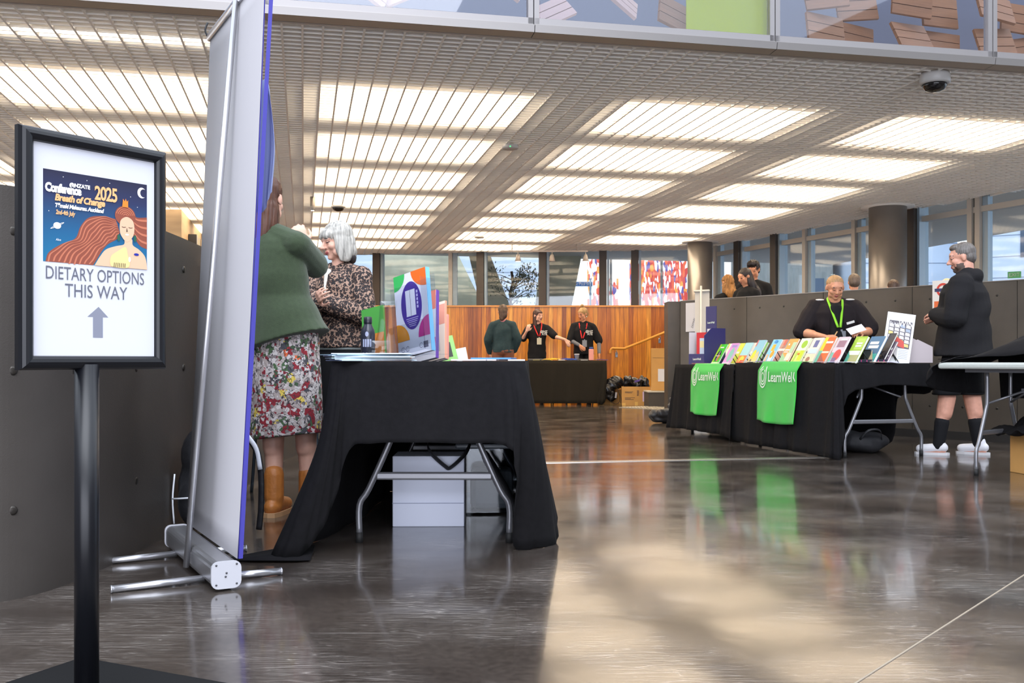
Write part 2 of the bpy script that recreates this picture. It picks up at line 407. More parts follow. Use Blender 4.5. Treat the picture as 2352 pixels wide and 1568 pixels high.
MB().box(G(3.42, 7.60, ZC+0.77), (0.73, 0.012, 1.2), (0, 0, YAW)).build('tinted_screen', mat('lime_film', (186, 196, 0), 0.2, alpha=0.80), label='yellow green tinted glass screen behind the upper glazing', cat='screen')
# --- glazed walls: far wall and right wall, with mullions
mull_d = mat('mullion_dark', (78, 72, 68), 0.5, 0.3); mull_l = mat('mullion_light', (150, 168, 182), 0.4, 0.2); mull_w = mat('mullion_pale', (186, 180, 172), 0.4, 0.2)
def glazed(name, A, B, posts, z0, z1, transom=None):
    A = V(A); B = V(B); u = (B-A).normalized(); L_ = (B-A).length; an = math.atan2(u.y, u.x); n = V((u.y, -u.x, 0))   # n towards the room
    t = bpy.data.objects.new(name, None); COL.objects.link(t); tag(t, kind='structure'); t.location = A; t.rotation_euler = (0, 0, an)
    MB().box((L_/2, 0, (z0+z1)/2), (L_, 0.012, z1-z0)).build('pane', glass, t)
    fr = MB(); fr.box((L_/2, 0, z0+0.03), (L_, 0.1, 0.06)); fr.box((L_/2, 0, z1-0.03), (L_, 0.1, 0.06))
    if transom: fr.box((L_/2, -0.02, transom), (L_, 0.12, 0.09))
    fr.build('window_frame', mull_w, t)
    for s, kind in posts:
        if kind == 'd': MB().box((s, -0.04, (z0+z1)/2), (0.17, 0.3, z1-z0)).box((s+0.12, -0.03, (z0+z1)/2), (0.05, 0.2, z1-z0), mi=1).build('mullion', [mull_d, mull_l], t)
        elif kind == 'l': MB().box((s, -0.03, (z0+z1)/2), (0.09, 0.16, z1-z0)).box((s+0.1, 0.0, (z0+z1)/2), (0.10, 0.1, z1-z0), mi=1).build('mullion', [mull_w, mull_l], t)
    return t
def along(A, B, px):   # where a bearing meets the wall line
    A = V(A); B = V(B); u = (B-A); k_ = (px-1176)/F
    s = (k_*A.y-A.x)/(u.x-k_*u.y); return s*u.length
FA, FB = (-7.0, 24.0, 0), (4.75, 22.75, 0)
glazed('window_20', FA, FB, [(along(FA, FB, p_), k_) for p_, k_ in ((560, 'd'), (700, 'd'), (868, 'd'), (1036, 'l'), (1105, 'd'), (1247, 'd'), (1385, 'd'), (1458, 'd'))], 0.3, ZC+0.15)
RA, RB = (4.49, 22.2, 0), (11.0, 6.6, 0)
glazed('window_21', RA, RB, [(along(RA, RB, p_), k_) for p_, k_ in ((1650, 'l'), (1707, 'd'), (1792, 'd'), (1856, 'l'), (1970, 'l'), (2110, 'd'), (2238, 'l'), (2256, 'l'), (2420, 'd'))], 0.3, ZC+0.15, 3.12)
# --- big round columns
colm = mat('steel_column', (150, 143, 137), 0.32, 0.6, var=0.12, vscale=1.5)
for px, d, r_ in ((1608, 21.2, 0.265), (2039, 16.3, 0.298)):
    p = at(px, d); MB().lathe([(r_, 0), (r_, ZC+0.03)], p, 40).lathe([(r_+0.12, ZC-0.012), (r_+0.12, ZC+0.02)], p, 40, mi=1).build('column', [colm, blade], kind='structure')
# --- the atrium around and behind the viewpoint, open to daylight above
aw = mat('atrium_wall', (128, 124, 120), 0.7)
MB().box((0.5, -9.2, 4.5), (27, 0.2, 9)).build('wall_front', aw, kind='structure')
MB().box((-12.5, -1.6, 4.5), (0.2, 15.2, 9)).build('wall_atrium_left', aw, kind='structure')
MB().box((14.0, -0.8, 4.5), (0.2, 16.8, 9)).build('wall_atrium_right', aw, kind='structure')
MB().box((0.5, -6.0, -0.05), (27, 6.4, 0.1)).build('floor_atrium', MATS.get('floor_atrium') or mat('floor_atrium', (66, 58, 52), 0.25), kind='structure')
# --- timber clad wall
def timber_mat():
    m = bpy.data.materials.new('timber_boards'); m.use_nodes = True; nt = m.node_tree; N = nt.nodes; L = nt.links; b = N['Principled BSDF']
    tc = N.new('ShaderNodeTexCoord'); sp = N.new('ShaderNodeSeparateXYZ'); L.new(tc.outputs['Object'], sp.inputs[0])
    dv = N.new('ShaderNodeMath'); dv.operation = 'DIVIDE'; dv.inputs[1].default_value = 0.088; L.new(sp.outputs['X'], dv.inputs[0])
    fl = N.new('ShaderNodeMath'); fl.operation = 'FLOOR'; L.new(dv.outputs[0], fl.inputs[0]); frc = N.new('ShaderNodeMath'); frc.operation = 'FRACT'; L.new(dv.outputs[0], frc.inputs[0])
    wn_ = N.new('ShaderNodeTexWhiteNoise'); wn_.noise_dimensions = '1D'; L.new(fl.outputs[0], wn_.inputs['W'])
    r = ramp_nodes(nt, [(0.0, (146, 78, 10)), (0.16, (186, 104, 16)), (0.4, (212, 130, 24)), (0.7, (228, 150, 38)), (1.0, (238, 170, 62))], 'LINEAR'); L.new(wn_.outputs['Value'], r.inputs[0])
    mp = N.new('ShaderNodeMapping'); mp.inputs['Scale'].default_value = (30, 30, 1.6); L.new(tc.outputs['Object'], mp.inputs[0])
    n = N.new('ShaderNodeTexNoise'); n.inputs['Scale'].default_value = 1; n.inputs['Detail'].default_value = 6; n.inputs['Distortion'].default_value = 1.2; L.new(mp.outputs[0], n.inputs['Vector'])
    r2 = ramp_nodes(nt, [(0.3, (170, 150, 130)), (0.65, (255, 255, 255))], 'LINEAR'); L.new(n.outputs['Fac'], r2.inputs[0])
    mx = N.new('ShaderNodeMix'); mx.data_type = 'RGBA'; mx.blend_type = 'MULTIPLY'; mx.inputs[0].default_value = 0.8; L.new(r.outputs[0], mx.inputs[6]); L.new(r2.outputs[0], mx.inputs[7])
    gp = N.new('ShaderNodeMath'); gp.operation = 'LESS_THAN'; gp.inputs[1].default_value = 0.05; L.new(frc.outputs[0], gp.inputs[0])
    m3 = N.new('ShaderNodeMix'); m3.data_type = 'RGBA'; L.new(gp.outputs[0], m3.inputs[0]); L.new(mx.outputs[2], m3.inputs[6]); m3.inputs[7].default_value = lin((90, 46, 14)); L.new(m3.outputs[2], b.inputs['Base Color'])
    b.inputs['Roughness'].default_value = 0.33; return m
TY = 19.6
o = MB().box((0, 0, 0.915), (10.6, 0.12, 1.83)).box((0, 0, 1.84), (10.6, 0.16, 0.03), mi=1).build('wall_back', [timber_mat(), mat('timber_cap', (222, 150, 66), 0.35)], kind='structure'); o.location = (-0.6, TY, 0)
# raised ramp landing behind the balustrades and between them
conc = mat('grey_concrete', (120, 116, 112), 0.7, var=0.15, vscale=3, bump=0.1)
# --- steel clad balustrade on the right, panels with rivets
def steel_mat():
    return mat('blackened_steel', (84, 77, 69), 0.42, 0.35, var=0.16, vscale=2.2, bump=0.12, bscale=220)
stl = steel_mat(); rivm = mat('rivet_steel', (58, 54, 50), 0.35, 0.6)
WA, WB = V((2.13, 12.5, 0)), V((5.35, 8.38, 0)); WT = 1.52
def clad_wall(name, pts, T, panel, riv_rows, matl, seam_every=True, thick=0.14, side=1):
    m = MB(); seams = []
    for i in range(len(pts)-1):
        A, B = V(pts[i]), V(pts[i+1]); u = (B-A); L_ = u.length; u.normalize(); an = math.atan2(u.y, u.x); n = V((u.y, -u.x, 0))*side
        k = max(1, round(L_/panel)); w_ = L_/k
        for q in range(k):
            c = A+u*(w_*(q+0.5))
            m.box(c-n*thick/2+V((0, 0, T/2)), (w_-0.006, thick, T), (0, 0, an))
            for rr in riv_rows:
                for fx in (0.18, 0.5, 0.82):
                    pc = A+u*(w_*(q+fx))+V((0, 0, T-rr)); e = Matrix.Rotation(an, 3, 'Z')
                    m.lathe([(0.012, -0.003), (0.012, 0.002), (0.006, 0.003)], pc+n*0.0, 8, 1, (R(90) if side > 0 else R(-90), 0, an))
        m.box((A+B)/2-n*thick/2+V((0, 0, T/2-0.01)), (L_, thick*0.8, T-0.03), (0, 0, an), mi=1)
        m.box((A+B)/2-n*thick/2+V((0, 0, T+0.004)), (L_+0.02, thick+0.012, 0.008), (0, 0, an), mi=2)
    return m.build(name, [matl, rivm, mat('steel_edge', (140, 132, 124), 0.35, 0.6)], kind='structure')
RB_ = [V((1.98, 12.75, 0)), WA, WB, V((6.6, 7.6, 0))]
clad_wall('wall_right', [WA, WB], WT, 1.02, (0.13, 1.2), stl)
MB().box((2.13, 12.7, WT/2), (0.30, 0.30, WT)).build('wall_right_return', stl, kind='structure')
MB().box(((WA+WB)/2+V((-0.01, -0.01, 0.04))), (5.2, 0.05, 0.08), (0, 0, math.atan2(WB.y-WA.y, WB.x-WA.x))).build('baseboard_right', mat('kick_dark', (38, 36, 35), 0.5), kind='structure')
# --- raised landing that people behind the balustrade stand on
LH = 0.36
lp = [(2.42, 12.95), (5.6, 8.75), (7.3, 8.3), (9.8, 9.4), (6.5, 16.0), (3.3, 15.2)]
MB().prism(lp, (0, 0, 0), (1, 0, 0), (0, 1, 0), LH).build('floor_landing', conc, kind='structure')
MB().prism([(-6.8, 19.8), (4.3, 19.8), (4.3, 22.6), (-6.8, 23.8)], (0, 0, 0), (1, 0, 0), (0, 1, 0), 0.30).build('floor_corridor', conc, kind='structure')
# ramp start and its pale base edge under the tall carton
m = MB(); m.box((2.62, 16.9, 0.085), (1.0, 4.6, 0.17)); m.box((2.62, 14.7, 0.16), (1.02, 0.3, 0.03), mi=1)
# tactile paving strip
tac = MB(); tc0 = at(1500, 16.2)
e = 0.0
tac.box((2.35, 15.9, 0.004), (1.15, 0.62, 0.008), (0, 0, R(-50)))
rot = Matrix.Rotation(R(-50), 3, 'Z')
for i in range(16):
    for j in range(9):
        p = rot @ V((-0.53+i*0.07, -0.27+j*0.067, 0))+V((2.35, 15.9, 0.008)); tac.lathe([(0.015, 0), (0.011, 0.005)], p, 6)
tac.build('tactile_paving', mat('tactile', (150, 143, 130), 0.5), kind='structure')
# --- steel clad wall on the left (curved line)
lw = [V(p) for p in ((-3.2, 2.55, 0), (-2.3, 2.85, 0), (-1.83, 3.07, 0), (-1.62, 3.22, 0), (-1.535, 3.5, 0), (-1.52, 4.0, 0), (-1.53, 4.6, 0), (-1.58, 5.4, 0), (-1.66, 6.5, 0), (-1.76, 8.0, 0), (-1.64, 8.9, 0), (-1.40, 9.6, 0))]
LT = 1.345; stl_l = mat('blackened_steel_left', (66, 61, 57), 0.5, 0.15, var=0.18, vscale=2.0, bump=0.1, bscale=220)
cv = cr(lw, 12); m = MB(); n_ = len(cv)
vs = []
for i, p in enumerate(cv):
    t = (cv[min(i+1, n_-1)]-cv[max(i-1, 0)]).normalized(); nn = V((t.y, -t.x, 0))
    for q, z in ((p, 0), (p, LT), (p-nn*0.12, LT), (p-nn*0.12, 0)): vs.append(q+V((0, 0, z)))
fs = [(i*4+k, (i+1)*4+k, (i+1)*4+(k+1) % 4, i*4+(k+1) % 4) for i in range(n_-1) for k in range(4)]+[(0, 1, 2, 3), ((n_-1)*4+3, (n_-1)*4+2, (n_-1)*4+1, (n_-1)*4)]
m.add(vs, fs, 0, False)
for z in (1.20, 0.745, 0.29):
    for p, nn in [(V((-1.625, 3.215, 0)), V((0.6, -0.8, 0))), (V((-1.522, 4.0, 0)), V((1, 0, 0))), (V((-1.528, 4.6, 0)), V((1, 0, 0)))]:
        m.lathe([(0.016, -0.004), (0.016, 0.002), (0.008, 0.004)], p+V((0, 0, z)), 10, 1, (R(90), 0, math.atan2(nn.y, nn.x)+R(90)))
    for p in (V((-2.3, 2.85, 0)), V((-1.86, 3.05, 0))):
        m.lathe([(0.016, -0.004), (0.016, 0.002), (0.008, 0.004)], p+V((0, 0, z)), 10, 1, (R(90), 0, R(25)))
m.build('wall_left', [stl_l, rivm], kind='structure')
# beige clad room beyond the left wall, with binders on its high shelf
bw = mat('beige_board', (188, 160, 124), 0.55, var=0.14, vscale=1.2, stretch=(1, 1, 6))
A = V((-5.52, 16.5, 0)); c = A+GY*3.6-V((3.0, 0, 0))
n4 = [A, A+GY*7.0, A+GY*7.0-V((3.5, 0, 0)), A-V((4.0, 0, 0))]
MB().prism([(p.x, p.y) for p in n4], (0, 0, 0), (1, 0, 0), (0, 1, 0), ZC-0.01).build('wall_far_left', bw, kind='structure')
MB().prism([(p.x+0.0, p.y) for p in (A+GX*0.16+GY*0.6, A+GX*0.16+GY*6, A-GX*0.02+GY*6, A-GX*0.02+GY*0.6)], (0, 0, 2.66), (1, 0, 0), (0, 1, 0), 0.03).build('wall_shelf', bw, label='beige shelf high on the far beige wall, carrying the upright binders', cat='shelf')
bc = [(30, 30, 30), (214, 214, 208), (196, 196, 198), (206, 190, 128), (224, 220, 206), (40, 40, 44), (216, 160, 60), (222, 210, 160), (60, 70, 84), (228, 224, 214), (198, 182, 110), (34, 34, 36), (170, 178, 176), (220, 208, 150), (48, 60, 60), (226, 222, 208)]
for i in range(16):
    o = MB().bbox((0, 0, 0.16), (0.14, 0.062, 0.30), 0.006).build('binder', mat('binder_%d' % i, bc[i], 0.5), label='upright binder on the high shelf of the far beige wall', cat='binder', group='binders on the high shelf')
    o.location = A+GX*0.075+GY*(1.0+i*0.078+(i//4)*0.28)+V((0, 0, 2.69)); o.rotation_euler = (0, 0, YAW)
# ================================================================== OUTSIDE, seen through the glass
bldg = mat('pale_blue_facade', (192, 204, 220), 0.8, var=0.06, vscale=1.5); bldg_d = mat('grey_facade', (136, 140, 138), 0.8, var=0.15, vscale=2, stretch=(6, 6, 1))
blue_gl = mat('dark_blue_glass', (58, 76, 98), 0.2, 0.2); cl = mat('cast_concrete', (184, 182, 160), 0.8, var=0.3, vscale=1.4, bump=0.2, bscale=8)
MB().box((6, 45, -0.1), (110, 44, 1.9)).build('ground_outside', mat('paving_outside', (118, 122, 128), 0.8), kind='structure')
GZ = 0.85
def building(loc, size, m, wins, label, rz=0, seams=0):
    t = thing('building', label, 'building', loc, rz); w_, d_, h_ = size
    b = MB().box((0, 0, h_/2), size)
    b.build('wall', m, t)
    for (x, z, ww, hh) in wins: MB().box((x, -d_/2-0.01, z), (ww, 0.06, hh)).build('window', blue_gl, t)
    s_ = MB()
    for q in range(seams): s_.box((0, -d_/2-0.004, 0.6+q*0.75), (w_, 0.02, 0.02))
    if seams: s_.build('panel_joint', mat('joint', (120, 134, 156), 0.8), t)
    return t
building((-8, 44, GZ), (22, 5, 12), bldg, [(-6, 3, 2, 1.4), (4, 5, 2, 1.4)], 'pale blue grey building across the street behind the potted tree', 0, 8)
building((10.2, 41, GZ), (4.6, 5, 12), bldg_d, [(1.6, 2.6, 0.7, 1.0)], 'grey ribbed building right of the lit mural shop window', 0, 0)
building((14.9, 40, GZ), (4, 5, 13), bldg, [(0.2, 3.3, 0.5, 1.3)], 'pale blue facade next to the round steel column', 0, 9)
building((21.5, 35, GZ), (8, 4, 13), bldg, [(-2.5, 4.2, 0.9, 1.3), (1.5, 4.8, 2.0, 1.2), (-1, 2.2, 3, 0.5)], 'pale blue office block behind the right windows', R(-32), 10)
building((25.8, 28.5, GZ), (6, 4, 13), bldg_d, [(-1.5, 3.4, 1.6, 2.2), (1.5, 3.4, 1.2, 2.2)], 'grey louvred building seen between the big column and the right edge', R(-58), 6)
building((28.5, 20.0, GZ), (9, 4, 13), bldg, [(-1, 3, 2.4, 1.2)], 'light blue building beyond the rightmost pane', R(-72), 8)
# leaning concrete legs of the building outside
def legprism(poly, y, dp, label):
    vs = [((px-1176)/F*y, EYE+(826-py)/F*y) for px, py in poly]
    o = MB().prism([(x, z) for x, z in vs], (0, y+dp, 0), (1, 0, 0), (0, 0, 1), dp).build('concrete_pillar', cl, label=label, cat='pillar')
    return o
yb = 28.5
fl_ = 826-(GZ-EYE)*F/yb
legprism([(868, 560), (1040, 560), (1112, 706), (1160, fl_), (880, fl_)], yb+1.8, 1.0, 'broad leaning concrete pillar outside the left end of the far windows')
legprism([(1066, 540), (1108, 540), (1218, fl_), (1132, fl_)], yb, 0.9, 'leaning concrete pillar outside, left of the potted tree')
legprism([(1250, 540), (1345, 540), (1290, fl_), (1215, fl_)], yb, 1.0, 'wide leaning concrete pillar outside, left of the mural')
# lit shop window with a colourful mural
def mural_mat():
    m = bpy.data.materials.new('mural'); m.use_nodes = True; nt = m.node_tree; N = nt.nodes; L = nt.links; b = N['Principled BSDF']
    tc = N.new('ShaderNodeTexCoord'); mp = N.new('ShaderNodeMapping'); mp.inputs['Scale'].default_value = (15, 1, 4.5); L.new(tc.outputs['Object'], mp.inputs[0])
    v = N.new('ShaderNodeTexVoronoi'); v.inputs['Scale'].default_value = 1.0; L.new(mp.outputs[0], v.inputs['Vector'])
    sc = N.new('ShaderNodeSeparateColor'); L.new(v.outputs['Color'], sc.inputs[0])
    r = ramp_nodes(nt, [(0, (206, 66, 56)), (0.2, (236, 232, 226)), (0.34, (226, 96, 60)), (0.5, (240, 238, 232)), (0.62, (92, 80, 150)), (0.7, (196, 60, 60)), (0.85, (236, 150, 60)), (0.92, (244, 240, 236))]); L.new(sc.outputs[0], r.inputs[0])
    L.new(r.outputs[0], b.inputs['Base Color']); L.new(r.outputs[0], b.inputs['Emission Color']); b.inputs['Emission Strength'].default_value = 0.25
    return m
sw = thing('shop_window', 'lit white shop window with a red and purple mural across the street', 'shop window', (5.0, 37.0, GZ))
lit = mat('lit_white', (240, 236, 228), 0.5, emit=(255, 246, 232), es=0.45)
MB().box((0, 0.5, 2.95), (6.6, 0.1, 3.9)).build('back_panel', lit, sw)
MB().box((0, 0.2, 0.6), (6.8, 0.8, 1.2)).build('stone_base', mat('base_blue', (128, 142, 164), 0.8), sw)
f = MB()
for x in (-3.3, -1.3, 0.6, 2.0, 3.3): f.box((x, 0, 3), (0.08, 0.12, 3.8))
f.box((0, 0, 1.15), (6.7, 0.12, 0.1)); f.build('window_frame', mat('shop_frame', (96, 92, 90), 0.5), sw)
MB().box((0.75, 0.4, 2.75), (2.6, 0.04, 2.9)).build('mural', mural_mat(), sw)
MB().box((-1.9, 0.4, 2.6), (0.5, 0.04, 2.9)).box((-1.15, 0.4, 2.2), (0.35, 0.04, 1.6)).build('side_mural', mural_mat(), sw)
# street sign
s = thing('street_sign', 'blue street name sign on a pole outside the far windows', 'street sign', (at(1337, 30).x, 30, GZ))
sb = mat('sign_blue', (40, 126, 212), 0.5); wh = mat('sign_white', (240, 240, 240), 0.5)
MB().tube([(0.25, 0, 0), (0.25, 0, 2.4)], 0.03).build('pole', mull_l, s)
zz = EYE+(826-652)/F*30-GZ
MB().box((0, 0, zz), (0.62, 0.03, 0.14)).build('blade', sb, s)
m = MB(); put_text(m, 'St Paul St', 0.135, (0, -0.018, zz-0.045), (1, 0, 0), (0, 0, 1), sx=0.85); m.build('lettering', wh, s)
# potted tree
tr = thing('potted_tree', 'small leafy tree in a dark planter outside the far windows', 'tree', (at(1175, 26.5).x, 26.5, GZ))
MB().lathe([(0.42, 0), (0.55, 1.1), (0.5, 1.1), (0.48, 1.0)], (0.05, 0, 0), 16).build('planter', mat('planter_dark', (44, 46, 44), 0.6), tr)
tk = MB(); tk.tube(cr([(0, 0, 1.0), (-0.03, 0, 1.7), (0.03, 0, 2.0), (0, 0, 2.3)]), 0.035)
rnd = random.Random(3)
tips = []
for k in range(22):
    z0 = rnd.uniform(1.3, 2.1); a = rnd.uniform(0, 6.28); l_ = rnd.uniform(0.3, 0.75)
    tip = (math.cos(a)*l_, math.sin(a)*l_*0.6, z0+rnd.uniform(0.1, 0.4)); tk.tube([(0, 0, z0), (tip[0]*0.5, tip[1]*0.5, (z0+tip[2])/2+0.03), tip], [0.014, 0.01, 0.005], 5); tips.append(tip)
tk.build('trunk', mat('bark', (52, 46, 40), 0.8), tr)
lf = MB()
for tp in tips:
    for _ in range(34):
        c = V(tp)*rnd.uniform(0.55, 1.1)+V((rnd.gauss(0, 0.09), rnd.gauss(0, 0.09), rnd.gauss(0, 0.07))); c.z = tp[2]+rnd.gauss(0, 0.1)
        q = Euler((rnd.uniform(0, 6), rnd.uniform(0, 6), rnd.uniform(0, 6))).to_matrix(); s_ = rnd.uniform(0.03, 0.055)
        lf.add([q@V((-s_, 0, 0))+c, q@V((0, -s_*0.4, 0))+c, q@V((s_, 0, 0))+c, q@V((0, s_*0.4, 0))+c], [(0, 1, 2, 3)])
lf.build('foliage', mat('tree_leaf', (84, 102, 80), 0.6), tr)
gr = MB()
for _ in range(260):
    a = rnd.uniform(0, 6.28); q = rnd.uniform(0, 0.46); x, y = 0.05+math.cos(a)*q, math.sin(a)*q; h_ = rnd.uniform(0.08, 0.2)
    gr.add([(x-0.015, y, 1.08), (x+0.015, y, 1.08), (x+rnd.uniform(-.05, .05), y, 1.08+h_)], [(0, 1, 2)])
gr.build('grass', mat('grass_green', (70, 128, 50), 0.7), tr)

# ================================================================== TABLES
black = mat('black_cloth', (19, 18, 20), 0.95, bump=0.12, bscale=60, var=0.15, vscale=40, spec=0.2)
tube_m = mat('table_leg_grey', (124, 124, 128), 0.32, 0.55); slab_m = mat('table_slab', (172, 176, 170), 0.5, var=0.05, vscale=60); rub = mat('rubber_black', (20, 20, 20), 0.7)
def folding_table(label, loc, rz, L_, W_, H_, group=None, name='folding_table', inset=0.24, xs=0.0):
    """long side along local +y from the end at y=0; width along x 0..W"""
    t = thing(name, label, 'table', loc, rz, group)
    MB().bbox((W_/2, L_/2, H_-0.022), (W_, L_, 0.044), 0.015).build('tabletop', slab_m, t)
    MB().box((0.1, L_/2, H_-0.055), (0.025, L_-0.3, 0.025)).box((W_-0.1, L_/2, H_-0.055), (0.025, L_-0.3, 0.025)).build('side_rail', tube_m, t)
    for yy, s in ((inset, 1), (L_-0.24, -1)):
        g = MB()
        for sx in (0.0, 1.0):
            mx_ = lambda a: (a if sx == 0 else W_-a)+xs
            g.tube(cr([(mx_(0.21), yy, H_-0.05), (mx_(0.21), yy, 0.50), (mx_(0.19), yy, 0.43), (mx_(0.10), yy, 0.23), (mx_(0.06), yy, 0.16), (mx_(0.06), yy, 0.03)], 4), 0.0135, 10)
        g.bbox((W_/2+xs, yy, 0.285), (W_-0.26, 0.018, 0.034), 0.008)
        lg = g.build('leg_frame', tube_m, t)
        for x in (0.06+xs, W_-0.06+xs): MB().lathe([(0.0155, 0), (0.0155, 0.045)], (x, yy, 0), 12).build('rubber_foot', rub, lg)
        b = MB(); b.tube([(W_/2, yy+s*0.42, H_-0.06), (W_/2, yy+s*0.2, 0.57)], 0.009, 8)
        b.tube([(0.21, yy, 0.48), (W_/2-0.03, yy+s*0.19, 0.57)], 0.008, 8).tube([(W_-0.21, yy, 0.48), (W_/2+0.03, yy+s*0.19, 0.57)], 0.008, 8).box((W_/2, yy+s*0.19, 0.57), (0.08, 0.04, 0.03))
        b.build('brace', tube_m, t)
    return t
# -------- near table with books, seen end-on
NT = V((-0.715, 3.98, 0)); NH = 0.772
nrz = R(-0.8)
folding_table('near folding table seen from its end with a black cloth thrown over it', NT, nrz, 1.83, 0.76, NH-0.004)
t = thing('tablecloth', 'black cloth over the near table, its corners trailing on the floor', 'tablecloth', NT, nrz)
W_ = 0.76
zt = NH
topc = MB().box((W_/2, 0.915, zt-0.0005), (W_+0.012, 1.842, 0.003)); topc.build('cloth_top', black, t)
e = 0.009
def T3(x, y, z): return (x, y, z)
# columns of points, table edge to hem, running round from the back left corner to the back right corner
cols = [
 [(-e, 1.832, zt), (-0.03, 1.86, 0.45), (-0.05, 1.88, 0.0008)],
 [(-e, 1.3, zt), (-0.03, 1.3, 0.45), (-0.03, 1.3, 0.0008)],
 [(-e, 0.8, zt), (-0.05, 0.8, 0.45), (-0.05, 0.8, 0.0008)],
 [(-e, 0.4, zt), (-0.06, 0.36, 0.45), (-0.12, 0.30, 0.0008)],
 [(-e, 0.12, zt), (-0.07, 0.06, 0.42), (-0.23, -0.02, 0.008)],
 [(-e, 0.0, zt), (-0.05, -0.06, 0.48), (-0.13, -0.14, 0.14), (-0.20, -0.15, 0.006)][0:1]+[(-0.06, -0.05, 0.42), (-0.19, -0.14, 0.008)],
 [(0.02, -e, zt), (0.0, -0.09, 0.46), (-0.09, -0.10, 0.03)],
 [(0.05, -e, zt), (0.035, -0.065, 0.55), (0.0, -0.04, 0.20)],
 [(0.08, -e, zt), (0.075, -0.045, 0.62), (0.07, -0.055, 0.42)],
 [(0.16, -e, zt), (0.16, -0.03, 0.61), (0.16, -0.045, 0.447)],
 [(0.34, -e, zt), (0.34, -0.035, 0.61), (0.34, -0.055, 0.452)],
 [(0.50, -e, zt), (0.50, -0.028, 0.61), (0.50, -0.04, 0.447)],
 [(0.66, -e, zt), (0.67, -0.035, 0.61), (0.68, -0.05, 0.442)],
 [(0.71, -e, zt), (0.735, -0.055, 0.60), (0.73, -0.06, 0.36)],
 [(0.74, -e, zt), (0.77, -0.05, 0.50), (0.725, 0.08, 0.02)],
 [(0.765, 0.0, zt), (0.815, 0.0, 0.42), (0.81, 0.10, 0.006)],
 [(0.769, 0.06, zt), (0.845, 0.10, 0.40), (0.91, 0.26, 0.008)],
 [(0.769, 0.2, zt), (0.82, 0.22, 0.45), (0.88, 0.36, 0.14)],
 [(0.769, 0.45, zt), (0.80, 0.45, 0.45), (0.83, 0.48, 0.02)],
 [(0.769, 1.0, zt), (0.79, 1.0, 0.45), (0.80, 1.0, 0.004)],
 [(0.769, 1.6, zt), (0.79, 1.6, 0.45), (0.80, 1.6, 0.004)],
 [(0.765, 1.835, zt), (0.79, 1.86, 0.45), (0.80, 1.88, 0.0008)],
 [(0.5, 1.838, zt), (0.5, 1.86, 0.45), (0.5, 1.88, 0.0008)],
 [(0.2, 1.838, zt), (0.2, 1.86, 0.45), (0.2, 1.88, 0.0008)],
 [(-e, 1.832, zt), (-0.03, 1.86, 0.45), (-0.05, 1.88, 0.0008)],
 [(-e, 1.72, zt), (-0.01, 1.72, 0.45), (-0.02, 1.72, 0.0008)],
]
solid(cloth(cols, 7, 9, 0.006, 4).build('cloth_skirt', black, t), 0.0025)
# train of cloth lying on the floor towards the banner
tp = cr([(-0.06, -0.17, 0.008), (-0.12, -0.19, 0.010), (-0.22, -0.19, 0.010), (-0.33, -0.18, 0.008), (-0.42, -0.16, 0.006)], 4); tq = cr([(-0.10, 0.1, 0.012), (-0.2, 0.05, 0.016), (-0.26, 0.0, 0.014), (-0.34, -0.08, 0.010), (-0.42, -0.155, 0.007)], 4)
m = MB(); n_ = len(tp); m.add(tp+tq, [(i, i+1, n_+i+1, n_+i) for i in range(n_-1)], 0, True); m.build('cloth_train', black, t)
solid(t.children[-1] if False else bpy.data.objects['cloth_train'], 0.003)

# -------- long display table (two tables in a row) with the green towels
AX = V((-0.247, 0.969, 0)).normalized()      # runs away from the near end
DRZ = math.atan2(AX.y, AX.x)-math.pi/2
C0 = V((2.56, 7.78, 0)); DH = 0.752
folding_table('near half of the book display table, steel leg frame showing under the black cloth', C0, DRZ, 1.66, 0.82, DH-0.006, inset=0.05, xs=0.04)
DH2 = 0.725
folding_table('far half of the book display table, hidden under black cloth', C0+AX*1.70, DRZ, 1.36, 0.74, DH2-0.006)
def drape_on(t, cols, **k): o = cloth(cols, **k).build('cloth_skirt', black, t); return solid(o, 0.003)
t = thing('tablecloth', 'black tablecloth over the near half of the book display table', 'tablecloth', C0, DRZ)
MB().box((0.41, 0.83, DH-0.002), (0.85, 1.69, 0.004)).build('cloth_top', black, t)
cols = [[(-0.015, 1.69, DH), (-0.03, 1.72, 0.4), (-0.05, 1.78, 0.03)]]
for k in range(1, 9):
    y = 1.69-k*0.205; cols.append([(-0.015, y, DH), (-0.03-0.012*(k % 2), y, 0.4), (-0.05-0.015*((k+1) % 2), y-0.01, 0.012)])
cols += [[(-0.02, 0.0, DH), (-0.05, -0.03, 0.42), (-0.07, -0.06, 0.008)],
         [(0.005, -0.015, DH), (-0.01, -0.05, 0.45), (-0.01, -0.08, 0.012)],
         [(0.02, -0.015, DH), (0.02, -0.03, 0.58), (0.015, -0.05, 0.26)],
         [(0.06, -0.015, DH), (0.06, -0.03, 0.64), (0.06, -0.05, 0.50)],
         [(0.25, -0.015, DH), (0.25, -0.03, 0.65), (0.25, -0.04, 0.555)],
         [(0.42, -0.015, DH), (0.42, -0.03, 0.66), (0.42, -0.04, 0.58)],
         [(0.68, -0.015, DH), (0.68, -0.03, 0.66), (0.68, -0.04, 0.57)],
         [(0.825, -0.015, DH), (0.84, -0.03, 0.65), (0.86, -0.03, 0.55)],
         [(0.835, 0.1, DH), (0.86, 0.1, 0.62), (0.88, 0.1, 0.50)],
         [(0.835, 0.45, DH), (0.86, 0.45, 0.62), (0.88, 0.45, 0.45)],
         [(0.835, 0.6, DH), (0.85, 0.6, 0.4), (0.86, 0.6, 0.03)],
         [(0.835, 1.69, DH), (0.85, 1.69, 0.4), (0.86, 1.69, 0.02)]]
drape_on(t, cols, n_u=6, n_v=8, fold=0.012, seed=2)
